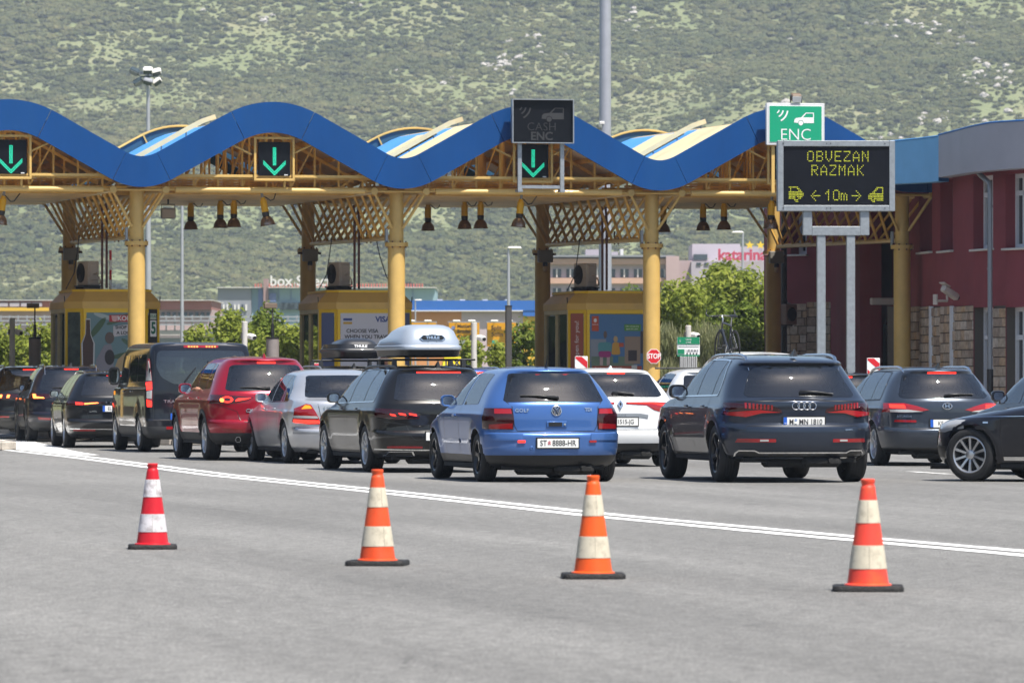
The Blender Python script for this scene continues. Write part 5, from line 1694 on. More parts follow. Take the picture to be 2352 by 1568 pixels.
# ================================================================== vehicles
TYRE = mat('tyre_rubber', (.012, .012, .013), .75, vary=.3, vscale=9)
TRIM = mat('black_trim', (.010, .010, .011), .38)
CLAD = mat('grey_cladding', (.03, .031, .033), .65)
CHROME = mat('chrome', (.75, .76, .78), .12, 1.0)
ALLOY = mat('alloy_silver', (.52, .53, .55), .28, .85)
ALLOYD = mat('alloy_black', (.012, .013, .016), .3, .3, coat=.5)
SEAT = mat('seat_cloth', (.03, .03, .033), .85)
UNDER = mat('underbody', (.012, .012, .012), .9)
FRIT = mat('glass_frit', (.006, .006, .007), .12)
GL = glassmat('car_glass', (.42, .5, .49))
GLD = glassmat('privacy_glass', (.2, .215, .22))
GLM = glassmat('tinted_glass', (.36, .41, .41))
REDL = mat('lamp_red', (.30, .006, .010), .12, coat=.8)
REDD = mat('lamp_dark_red', (.028, .0015, .003), .12, coat=.6)
REDON = mat('lamp_red_lit', (.5, .01, .01), .2, emit=(1., .035, .02), es=1.6)
ORON = mat('lamp_orange_lit', (.6, .1, .02), .2, emit=(1., .22, .05), es=2.6)
CLEARL = mat('lamp_clear', (.55, .55, .55), .1, .3, coat=.8)
AMBER = mat('lamp_amber', (.7, .2, .01), .2, emit=(1., .35, .02), es=.6)
PLATE = mat('plate_white', (.72, .72, .70), .4)
EUB = mat('plate_blue', (.01, .09, .45), .4)
BADGE = mat('badge_chrome', (.70, .71, .73), .18, 1.0)

_wheels = {}
def wheel_meshes(R, w, style, n):
    key = (R, w, style, n)
    if key in _wheels: return _wheels[key]
    X = Matrix.Rotation(-pi / 2, 4, 'Y')          # lathe axis z -> -x
    h = w / 2
    rr = R * .685
    pr = [(rr, -h + .02), (rr + .006, -h), (R * .8, -h - .006), (R * .92, -h + .002), (R * .975, -h + .02), (R * .995, -h + .042)]
    tread = []
    for a in np.linspace(-h + .05, h - .05, 5):
        tread += [(R, a - .008), (R, a + .008), (R - .007, a + .010), (R - .007, a + .014)]
    pr = pr + tread[:-2] + [(r_, -z_) for r_, z_ in reversed(pr)] + [(rr, h - .02), (rr - .02, 0), (rr, -h + .02)]
    # outer side is lathe +z (points to -x)
    ty = MB().lathe(pr, 40, X).mesh('tyre', TYRE, 50)
    m = ALLOYD if style == 'dark' else ALLOY
    mb = MB()
    o = h - .012                                   # outer face
    mb.lathe([(rr + .004, o + .004), (rr - .006, o + .008), (rr - .018, o), (rr - .03, o - .05), (rr - .04, -h + .03)], 36, X)
    for k in range(n):
        a = 2 * pi * k / n
        for da, wd in (((-.1, .02), (.1, .02)) if style == 'twin' else ((0, .034 if n < 7 else .022),)):
            c, s_ = cos(a + da), sin(a + da)
            c0, s0 = cos(a + da * .25), sin(a + da * .25)
            P = []
            for (r_, hw_, z_, cc, ss) in ((.04, wd * .9, o - .028, c0, s0), (rr * .55, wd * .75, o - .012, (c + c0) / 2, (s_ + s0) / 2), (rr - .01, wd * 1.0, o - .006, c, s_)):
                L_ = math.hypot(cc, ss); cc /= L_; ss /= L_
                P.append([X @ Vector((r_ * cc - ss * q * hw_, r_ * ss + cc * q * hw_, z_ + dz)) for q, dz in ((-1, -.03), (-.8, 0), (.8, 0), (1, -.03))])
            mb.grid(P)
    mb.lathe([(.055, o - .04), (.055, o - .012), (.035, o - .006), (0, o - .006)], 16, X)
    rim = mb.mesh('rim', m, 35)
    dk = MB().lathe([(rr - .035, -h + .04), (rr * .8, -.01), (.05, .0), (0, 0)], 28, X).mesh('brake_disc', mat('wheel_inner', (.02, .02, .022), .6, .3), 40)
    _wheels[key] = (ty, rim, dk)
    return _wheels[key]

def smooth_seat():
    mb = MB()
    mb.box((0, 0, .30), (.5, .14, .62), Matrix.Rotation(RAD(-14), 4, 'X'), .06)
    mb.box((0, -.19, .76), (.26, .09, .18), None, .04)
    mb.tube((-.06, -.16, .6), (-.06, -.18, .7), .01, n=5); mb.tube((.06, -.16, .6), (.06, -.18, .7), .01, n=5)
    return mb.mesh('seat', SEAT, 50)
SEATM = smooth_seat()

class Car:
    def __init__(s, name, label, cat, dx, yb, yaw, pm_, L, H, Wd, wb, ro, wr, rear, front, hw, group='cars queuing at the toll', z0=.2,
                 Cr=.5, Cf=.75, pr=3.0, pf=2.4, flare=.0, wheel=('plain', 5), tyre=.21, arch=.045, dlo=None, pillars=(), rearwin=None, frontwin=None, gl=(None, None),
                 gap=True, Y0=None, seats=True, frit=.028, low=None):
        s.L, s.H, s.hw_, s.wb, s.ro, s.wr = L, H, Wd / 2, wb, ro, wr
        s.rear, s.front, s.hw = Pchip(rear), Pchip(front), Pchip(hw)
        s.Cr, s.Cf, s.pr, s.pf, s.flare, s.z0 = Cr, Cf, pr, pf, flare, z0
        s.Ra = wr + arch; s.pm = pm_; s.low = low
        Yw = HC * FD / (yb - HY) if Y0 is None else Y0 + ro
        s.Y0 = Yw - ro * cos(yaw)
        s.root = thing(name, label, cat, (GX(dx, s.Y0), s.Y0, 0), yaw, group)
        s.dlo = dlo; s.rw = rearwin; s.fw = frontwin
        s.wins = []
        if dlo:
            zc_ = [p[1] for p in dlo]
            rest = dlo
            pl = sorted(pillars, key=lambda q: q[0])
            for (yb_, yt_, w_) in pl:
                zb_, zt_ = min(zc_), max(zc_)
                # line through (yb_, zb_) and (yt_, zt_)
                a, b = (zt_ - zb_), -(yt_ - yb_)
                nrm = math.hypot(a, b); a, b = a / nrm, b / nrm
                c = a * yb_ + b * zb_
                s.wins.append(clip(rest, a, b, c - w_ / 2))
                rest = clip(rest, -a, -b, -c - w_ / 2)
            s.wins.append(rest)
            s.wins = [rounded(q, .03, 2) for q in s.wins if len(q) > 2]
        if s.fw is None and dlo:
            zb_ = max(q[1] for q in dlo[:2]) + .035; zt_ = max(q[1] for q in dlo) - .02
            s.fw = [(0, zb_), (s.hw(float(zb_)) * .74, zb_), (s.hw(float(zt_)) * .84, zt_ - .02), (0, zt_)]
        s.body()
        for k_, (x_, y_) in enumerate(((-1, ro), (1, ro), (-1, ro + wb), (1, ro + wb))):
            ty, rim, dk = wheel_meshes(wr, tyre, *wheel)
            e = empty('wheel', (x_ * (s.hw_ - tyre / 2 - .012), y_, wr), 0 if x_ < 0 else pi, s.root)
            e.rotation_euler = (rng.uniform(0, 6), 0, 0) if x_ < 0 else (rng.uniform(0, 6), 0, pi)
            obj('tyre', ty, e); obj('rim', rim, e); obj('brake_disc', dk, e)
        s.glassing(gl, frit)
        if seats: s.cabin()
        if gap and s.wins: s.side_lines()
    # ---- analytic surface
    def bow(s, y):
        return 1 - .05 * max(0., (y - .55 * s.L) / (.45 * s.L)) ** 2
    def fl(s, y, z):
        if not s.flare: return 0.
        r = 0.
        for yw in (s.ro, s.ro + s.wb):
            d = math.hypot(y - yw, z - s.wr)
            r += math.exp(-((d - s.Ra) / .11) ** 2)
        return s.flare * r * max(0., min(1., (s.hw_ * 1.05 - .0) / s.hw_)) * (1 if z < .95 else max(0, 1 - (z - .95) * 8))
    def S(s, y, z):
        z = float(z)
        yr, yf, h = s.rear(z), s.front(z), s.hw(z)
        cr, cf = min(s.Cr, .42 * (yf - yr)), min(s.Cf, .42 * (yf - yr))
        a = min(1., max(0., (y - yr) / cr)); b = min(1., max(0., (yf - y) / cf))
        g_ = (1 - (1 - a) ** s.pr) ** (1 / s.pr); k = (1 - (1 - b) ** s.pf) ** (1 / s.pf)
        return h * g_ * k * s.bow(y) + s.fl(y, z)
    def B(s, x, z):
        z = float(z)
        yr, yf, h = s.rear(z), s.front(z), s.hw(z)
        cr = min(s.Cr, .42 * (yf - yr))
        t = min(.9995, abs(x) / h)
        return yr + cr * (1 - (1 - t ** s.pr) ** (1 / s.pr))
    def F(s, x, z):
        z = float(z)
        yr, yf, h = s.rear(z), s.front(z), s.hw(z)
        cf = min(s.Cf, .42 * (yf - yr)); h = h * s.bow(yf - cf)
        t = min(.9995, abs(x) / h)
        return yf - cf * (1 - (1 - t ** s.pf) ** (1 / s.pf))
    def P(s, view, a, b):
        if view == 'B': return Vector((a, s.B(a, b), b))
        if view == 'F': return Vector((a, s.F(a, b), b))
        if view == 'L': return Vector((-s.S(a, b), a, b))
        return Vector((s.S(a, b), a, b))
    def N(s, view, a, b):
        e = .006
        n = (s.P(view, a + e, b) - s.P(view, a - e, b)).cross(s.P(view, a, b + e) - s.P(view, a, b - e))
        n.normalize()
        want = {'B': Vector((0, -1, 0)), 'F': Vector((0, 1, 0)), 'L': Vector((-1, 0, 0)), 'R': Vector((1, 0, 0))}[view]
        return n if n.dot(want) >= 0 else -n
    def at(s, view, a, b, off=0.):
        """frame on the skin: X to the right as seen from outside, Y up, Z out"""
        n = s.N(view, a, b)
        x = Vector((0, 0, 1)).cross(n)
        return frame(s.P(view, a, b) + n * off, x, n.cross(x))
    # ---- shell
    def levels(s):
        zs_ = sorted(set([float(q) for q in s.rear.x] + [float(q) for q in s.front.x] + [float(q) for q in s.hw.x]))
        zs_ = [q for q in zs_ if s.z0 <= q <= s.H]
        if s.low: zs_ = sorted(zs_ + [s.low[0]])
        out = [zs_[0]]
        for z in zs_[1:]:
            a = out[-1]
            n = max((z - a) / .032, abs(s.rear(z) - s.rear(a)) / .09, abs(s.front(z) - s.front(a)) / .10, abs(s.hw(z) - s.hw(a)) / .06)
            if z - a < .004: continue
            n = max(1, int(math.ceil(n)))
            out += [a + (z - a) * j / n for j in range(1, n + 1)]
        return out
    def body(s):
        NR, NS, NF = 18, 76, 14
        rows = []
        for z in s.levels():
            yr, yf, h = s.rear(z), s.front(z), s.hw(z)
            cr, cf = min(s.Cr, .42 * (yf - yr)), min(s.Cf, .42 * (yf - yr))
            row = []
            for k in range(NR + 1):
                f = pi / 2 * k / NR
                y = yr + cr * (1 - cos(f) ** (2 / s.pr) if k < NR else 1.)
                row.append([h * sin(f) ** (2 / s.pr) * s.bow(y), y, z])
            for y in np.linspace(yr + cr, yf - cf, NS + 2)[1:-1]:
                row.append([h * s.bow(y), float(y), z])
            for k in range(NF + 1):
                f = pi / 2 * (1 - k / NF)
                y = yf - cf * (1 - cos(f) ** (2 / s.pf) if k else 1.)
                row.append([h * sin(f) ** (2 / s.pf) * s.bow(y) if k < NF else 0., y, z])
            for p in row[NR // 2:-NF // 2]:
                p[0] += s.fl(p[1], z)
            rows.append(row)
        nr, nc = len(rows), len(rows[0])
        dead = set()
        # wheel arches
        for yw in (s.ro, s.ro + s.wb):
            for i in range(nr):
                for j in range(NR // 2, nc - NF // 2):
                    p = rows[i][j]
                    d = math.hypot(p[1] - yw, p[2] - s.wr)
                    if abs(d - s.Ra) < .021 and p[2] > s.wr * .35:
                        k = s.Ra / d
                        p[1] = yw + (p[1] - yw) * k; p[2] = s.wr + (p[2] - s.wr) * k
            for i in range(nr - 1):
                if rows[i][0][2] > s.wr + s.Ra + .05: break
                for j in range(NR // 2, nc - NF // 2):
                    q = (rows[i][j], rows[i][j + 1], rows[i + 1][j + 1], rows[i + 1][j])
                    if all(math.hypot(p[1] - yw, p[2] - s.wr) < s.Ra + .004 for p in q): dead.add((i, j))
        # window openings
        def cut(poly, A, j0, j1, redo):
            z_a, z_b = min(q[1] for q in poly) - .03, max(q[1] for q in poly) + .03
            a_a, a_b = min(q[0] for q in poly) - .05, max(q[0] for q in poly) + .05
            ins = {}
            for i in range(nr):
                if not z_a < rows[i][0][2] < z_b: continue
                for j in range(j0, j1):
                    p = rows[i][j]
                    u = p[A]
                    if not a_a < u < a_b: continue
                    d, q = near_on((u, p[2]), poly)
                    if d < .018:
                        np_ = redo(q[0], q[1])
                        rows[i][j] = list(np_); ins[(i, j)] = True
                    elif inside((u, p[2]), poly): ins[(i, j)] = True
            for (i, j) in ins:
                if all((i + a, j + b) in ins for a, b in ((1, 0), (0, 1), (1, 1))):
                    c = [sum(rows[i + a][j + b][t] for a, b in ((0, 0), (1, 0), (0, 1), (1, 1))) / 4 for t in (A, 2)]
                    if inside(c, poly): dead.add((i, j))
        for w in s.wins:
            cut(w, 1, NR // 2, nc - NF // 2, lambda a, b: (s.S(a, b), a, b))
        if s.rw: cut([(a, b) for a, b in s.rw], 0, 0, NR + 1, lambda a, b: (max(a, 0), s.B(a, b), b))
        if s.fw: cut([(a, b) for a, b in s.fw], 0, NR + NS, nc, lambda a, b: (max(a, 0), s.F(a, b), b))
        V, F_ = [], []
        n2 = 2 * nc - 2
        for i in range(nr):
            for j in range(nc): V.append((-rows[i][j][0], rows[i][j][1], rows[i][j][2]))
            for j in range(nc - 2, 0, -1): V.append((rows[i][j][0], rows[i][j][1], rows[i][j][2]))
        for i in range(nr - 1):
            for j in range(n2):
                jj = j if j < nc - 1 else n2 - 1 - j
                if (i, jj) in dead: continue
                j2 = (j + 1) % n2
                F_.append((i * n2 + j, (i + 1) * n2 + j, (i + 1) * n2 + j2, i * n2 + j2))
        F_.append(tuple(range((nr - 1) * n2, nr * n2)))
        mi = [1 if s.low and max(V[q][2] for q in f) <= s.low[0] + .003 else 0 for f in F_]
        me = to_mesh('body', V, F_, [s.pm, s.low[1]] if s.low else s.pm, mi, 38)
        s.bodyo = obj('body', me, s.root)
        # liners and floor
        mb = MB()
        mb.box((0, s.L / 2, s.z0 + .005), (s.hw_ * 1.5, s.L - .5, .05))
        mb.box((0, (s.ro + s.wb / 2) , s.z0 + .03), (s.hw_ * 1.86, s.wb - 2 * s.Ra - .05, .05))
        for yw in (s.ro, s.ro + s.wb):
            for x_ in (-1, 1):
                P0, P1 = [], []
                for a in np.linspace(-.25, pi + .25, 20):
                    y, z = yw + s.Ra * cos(a), s.wr + s.Ra * sin(a)
                    P0.append((x_ * (s.S(y, max(z, s.z0)) - .002), y, z)); P1.append((x_ * (s.hw_ - .34), y, z))
                mb.grid([P0, P1])
                mb.add(P1 + [(x_ * (s.hw_ - .34), yw, s.wr - .1)], [tuple(range(len(P1)))])
        mb.tube((-s.hw_ + .2, s.ro, s.wr), (s.hw_ - .2, s.ro, s.wr), .05, n=6)
        mb.tube((.35, .05, s.z0 + .0), (.35, 1.2, s.z0 + .02), .035, n=8)
        mb.box((0, .35, s.z0 - .02), (.9, .25, .12), None, .04)
        mb.box((.25, .25, s.z0 - .01), (.5, .28, .14), None, .05)
        mb.build('underbody', UNDER, s.root)
    def patch(s, view, poly, off, m, name, parent=None, holes=(), step=.06, bulge=0.):
        def dens(q):
            o = []
            for i in range(len(q)):
                a, b = Vector(q[i]), Vector(q[(i + 1) % len(q)])
                k = max(1, int((b - a).length / (step * .8)))
                o += [tuple(a.lerp(b, t / k)) for t in range(k)]
            return o
        rings = [dens(poly)] + [dens(h) for h in holes]
        pts, eds = [], []
        for r in rings:
            n0 = len(pts); pts += r
            eds += [(n0 + i, n0 + (i + 1) % len(r)) for i in range(len(r))]
        x0, x1 = min(p[0] for p in poly), max(p[0] for p in poly); z0, z1 = min(p[1] for p in poly), max(p[1] for p in poly)
        allr = rings
        for i, x in enumerate(np.arange(x0 + step / 2, x1, step)):
            for z in np.arange(z0 + step / 2 + (i % 2) * step * .3, z1, step):
                p = (float(x), float(z))
                if inside(p, poly) and not any(inside(p, h) for h in holes) and all(near_on(p, r)[0] > step * .3 for r in allr):
                    pts.append(p)
        vv, ee, ff = geometry.delaunay_2d_cdt([Vector(p) for p in pts], eds, [], 0, 1e-6)[:3]
        V = []
        for p in vv:
            o = off
            if bulge: o += bulge * min(1., near_on((p.x, p.y), rings[0])[0] / .04)
            V.append(s.P(view, p.x, p.y) + s.N(view, p.x, p.y) * o)
        F_ = []
        flip = view in ('L', 'F')
        for f in ff:
            c = sum((vv[i] for i in f), Vector((0, 0))) / len(f)
            if not inside((c.x, c.y), poly) or any(inside((c.x, c.y), h) for h in holes): continue
            a = [vv[i] for i in f]
            ar = sum(a[i].x * a[(i + 1) % len(a)].y - a[(i + 1) % len(a)].x * a[i].y for i in range(len(a)))
            F_.append(tuple(f) if (ar > 0) != flip else tuple(reversed(f)))
        # skirt back to the skin
        cnt = {}
        for f in F_:
            for i in range(len(f)):
                e = (f[i], f[(i + 1) % len(f)]); cnt[e] = cnt.get(e, 0) + 1
        low = {}
        def lo(i):
            if i not in low:
                low[i] = len(V); p = vv[i]
                V.append(s.P(view, p.x, p.y) - s.N(view, p.x, p.y) * .004)
            return low[i]
        for (a, b) in [e for e in cnt if (e[1], e[0]) not in cnt]:
            F_.append((b, a, lo(a), lo(b)))
        return obj(name, to_mesh(name, V, F_, m, None, 45), parent or s.root)
    def ribbon(s, view, pts, w, m, name, off=.0012, parent=None, closed=False, step=.05):
        Q = []
        n = len(pts)
        for i in range(n if closed else n - 1):
            a, b = Vector(pts[i]), Vector(pts[(i + 1) % n])
            k = max(1, int((b - a).length / step))
            Q += [a.lerp(b, t / k) for t in range(k)]
        if not closed: Q.append(Vector(pts[-1]))
        else: Q.append(Q[0])
        A, B_ = [], []
        for i, p in enumerate(Q):
            if closed: t = Q[(i + 1) % (len(Q) - 1)] - Q[(i - 1) % (len(Q) - 1)]
            else: t = Q[min(i + 1, len(Q) - 1)] - Q[max(i - 1, 0)]
            t.normalize(); nn = Vector((-t.y, t.x)) * w / 2
            for arr, q in ((A, p + nn), (B_, p - nn)):
                arr.append(s.P(view, q.x, q.y) + s.N(view, q.x, q.y) * off)
        return MB().grid([A, B_]).build(name, m, parent or s.root, 60)
    def glassing(s, gl, frit):
        g1, g2 = gl[0] or GL, gl[1] or GLD
        for k, w in enumerate(s.wins):
            m = g1 if k == len(s.wins) - 1 else g2
            inn = inset(w, frit)
            for v in ('L', 'R'):
                o = s.patch(v, w, .004, m, 'side_window', step=.09)
                s.patch(v, w, .0015, FRIT, 'seal', o, [inn], step=.12)
        if s.rw:
            full = s.rw + [(-a, b) for a, b in reversed(s.rw)]
            full = rounded(full, .05, 3)
            s.rearw = s.patch('B', full, .004, gl[1] or GLD, 'rear_window', step=.08)
            s.patch('B', full, .0015, FRIT, 'seal', s.rearw, [inset(full, .04)], step=.1)
        if s.fw:
            full = rounded(s.fw + [(-a, b) for a, b in reversed(s.fw)], .05, 3)
            o = s.patch('F', full, .004, GL, 'windscreen', step=.1)
            s.patch('F', full, .0015, FRIT, 'seal', o, [inset(full, .04)], step=.12)
    def cabin(s):
        zb_ = min(q[1] for q in s.dlo) if s.dlo else .9
        yf = s.front(zb_ + .02)
        ya = s.rear(zb_ + .02) + .12
        MB().box((0, (ya + yf - .15) / 2, zb_ - .2), (s.hw_ * 1.72, yf - ya - .35, .03)).build('cabin_floor', DARKIN, s.root)
        y1, y2 = s.ro + s.wb * .56, s.ro + s.wb * .20
        base = zb_ - .42
        for x in (-.36, .36):
            obj('front_seat', SEATM, s.root, (x, y1, base))
        for x in (-.38, 0, .38):
            obj('rear_seat', SEATM, s.root, (x, y2, base - .02))
        MB().box((0, yf - .42, zb_ - .06), (s.hw_ * 1.6, .35, .14), None, .05).build('dashboard', SEAT, s.root)
        MB().lathe([(.17, -.012), (.185, 0), (.17, .012), (.155, 0), (.17, -.012)], 20, Matrix.Translation((-.36, y1 + .55, zb_ - .02)) @ Matrix.Rotation(RAD(65), 4, 'X')).build('steering_wheel', SEAT, s.root, 60)
    def side_lines(s):
        sb = s.z0 + .1
        for v in ('L', 'R'):
            for k, w in enumerate(s.wins[1:] if len(s.wins) > 2 else s.wins[1:]):
                y0 = min(q[0] for q in w); y1 = max(q[0] for q in w)
                zb_ = min(q[1] for q in w)
                s.ribbon(v, [(y0 + .0, zb_ - .015), (y0 + .02, zb_ - .2), (y0 + .02, sb + .08), (y0 + .05, sb)], .009, TRIM, 'door_gap')
            y1 = max(q[0] for q in s.wins[-1]); zb_ = min(q[1] for q in s.wins[-1])
            s.ribbon(v, [(y1 - .06, zb_ + .02), (y1 - .12, zb_ - .2), (y1 - .17, sb + .1), (y1 - .2, sb)], .009, TRIM, 'door_gap')
    # ---- fittings
    def both(s, poly, off, m, name, bulge=0., step=.04):
        r = None
        for sg in (1, -1):
            r = s.patch('B', [(a * sg, b) for a, b in poly], off, m, name, step=step, bulge=bulge)
        return r
    def edge(s, z, f=.985): return s.hw(z) * f
    def band(s, z0, z1, m, name, f=.99, view='B', off=.003, x0=None):
        """full width band across the tail"""
        zs_ = np.linspace(z0, z1, 5)
        poly = [(-s.edge(z, f), float(z)) for z in zs_[::-1]] + [(s.edge(z, f), float(z)) for z in zs_]
        return s.patch('B', poly, off, m, name, step=.07)
    def wings(s, z0, z1, y0, y1, m, name, off=.003):
        for v in ('L', 'R'): s.patch(v, [(y0, z0), (y1, z0), (y1, z1), (y0, z1)], off, m, name, step=.09)
    def plate(s, x, z, txt, w=.52, h=.112, eu=True, bold=.0, crest=None, size=.088, off=.012, tx=0., sx=.84):
        M = s.at('B', x, z, off)
        p = MB().box((0, 0, -.006), (w + .03, h + .03, .01), M).build('plate_holder', TRIM, s.root)
        MB().box((0, 0, .002), (w, h, .006), M).build('number_plate', PLATE, p)
        if eu: MB().box((-w / 2 + .022, 0, .0056), (.044, h, .002), M).build('plate_band', EUB, p)
        text(txt, size, M @ Matrix.Translation((tx + (.02 if eu else 0), -.002, .0075)), INK, p, ext=.001, bold=bold, sx=sx)
        if crest:
            MB().lathe([(0, .008), (.018, .008), (.018, .006)], 10, M @ Matrix.Translation((crest[0], crest[1], 0))).build('plate_seal', mat('seal_col', (.25, .32, .5), .5), p)
        return p
    def word(s, txt, x, z, size, m=None, view='B', **k):
        return text(txt, size, s.at(view, x, z, .006), m or BADGE, s.root, 'model_lettering', .003, **k)
    def wiper(s, x0, z0, x1, z1):
        a, b = s.P('B', x0, z0) + s.N('B', x0, z0) * .03, s.P('B', x1, z1) + s.N('B', x1, z1) * .02
        mb = MB().path([s.P('B', x0, z0), a, a.lerp(b, .5) + Vector((0, -.008, .01)), b], [.022, .018, .013, .008], 6)
        mb.path([a.lerp(b, .25) + Vector((0, .012, .015)), b + Vector((0, .008, .004))], .007, 5)
        return mb.build('rear_wiper', TRIM, s.root, 60)
    def brake3(s, w, z, m=None, h=.022, x=0.):
        return s.patch('B', rect(x, z, w, h), .006, m or REDON, 'high_brake_light', step=.03)
    def antenna(s, y, h=.06, kind='fin', m=None):
        z = s.H - .02
        if kind == 'fin':
            mb = MB().add([(-.03, y - .06, z - .02), (.03, y - .06, z - .02), (.03, y + .12, z - .02), (-.03, y + .12, z - .02), (-.004, y - .04, z + h), (.004, y - .04, z + h), (.004, y - .01, z + h), (-.004, y - .01, z + h)],
                          [(0, 1, 5, 4), (1, 2, 6, 5), (2, 3, 7, 6), (3, 0, 4, 7), (4, 5, 6, 7)])
        else:
            mb = MB().tube((0, y, z - .02), (0, y - .01, z + .04), .025, .014, 8).tube((0, y - .01, z + .03), (0, y - .06, z + h), .007, .003, 6)
        return mb.build('aerial', m or TRIM, s.root, 50)
    def zroof(s, x, y):
        lo, hi = s.H * .6, s.H
        for _ in range(18):
            md = (lo + hi) / 2
            if s.rear(md) < y < s.front(md) and s.S(y, md) > abs(x): lo = md
            else: hi = md
        return lo
    def rails(s, y0, y1, m, x=None, r=.017, lift=.035):
        for sg in (-1, 1):
            pts = []
            for t in np.linspace(0, 1, 13):
                y = y0 + (y1 - y0) * t
                xx = (x or (s.hw(s.H - .06) - .02)) * sg
                pts.append((xx, y, s.zroof(xx, y) + lift * min(1, math.sin(pi * t) * 2.6)))
            MB().path(pts, [r * (.5 if i in (0, 12) else 1.) for i in range(13)], 8).build('roof_rail', m, s.root, 60)
    def mirror(s, y, z, m, cap=None, w=.19, h=.15, out=.10):
        for sg in (-1, 1):
            x = sg * (s.S(y, z) + out)
            mb = MB(); Pn = []
            for k, (yy, sc) in enumerate(((-.035, .72), (-.04, .9), (-.02, 1.0), (.03, .98), (.08, .8), (.11, .45), (.118, .05))):
                ring = []
                for t in range(16):
                    a = 2 * pi * t / 16
                    ring.append((x + sc * w / 2 * math.copysign(abs(cos(a)) ** .6, cos(a)), y + yy, z + sc * h / 2 * math.copysign(abs(sin(a)) ** .65, sin(a))))
                Pn.append(ring + ring[:1])
            mb.grid(Pn)
            e = mb.build('door_mirror', m, s.root, 50)
            MB().add([(p[0], p[1] + .006, p[2]) for p in Pn[0][:-1]], [tuple(range(16))]).build('mirror_glass', mat('mirror_face', (.6, .62, .66), .04, 1.0), e)
            MB().tube((x - sg * w * .4, y + .03, z - .04), (x - sg * (out + .02), y + .06, z - .07), .022, n=6).build('mirror_foot', TRIM, e, 60)
    def handles(s, ys_, z, m):
        for v in ('L', 'R'):
            for y in ys_:
                M = s.at(v, y, z, .012)
                MB().box((0, 0, .012), (.17, .028, .022), M, .009).build('door_handle', m, s.root, 60)
    def archtrim(s, m, w=.07):
        for v in ('L', 'R'):
            for yw in (s.ro, s.ro + s.wb):
                pts = [(yw + (s.Ra + w / 2 - .006) * cos(a), s.wr + (s.Ra + w / 2 - .006) * sin(a)) for a in np.linspace(-.15, pi + .15, 22)]
                pts = [(a, max(b, s.z0 + .01)) for a, b in pts]
                s.ribbon(v, pts, w, m, 'arch_cladding', .006, step=.2)
    def sill(s, z1, m, off=.004):
        a, b = s.ro + s.Ra + .01, s.ro + s.wb - s.Ra - .01
        for v in ('L', 'R'): s.patch(v, [(a, s.z0 + .01), (b, s.z0 + .01), (b, z1), (a, z1)], off, m, 'sill', step=.09)
    def chromeline(s, m, w=.016, poly=None):
        for v in ('L', 'R'):
            s.ribbon(v, rounded(inset(s.dlo, -.012), .06, 3), w, m, 'window_trim', .007, closed=True)

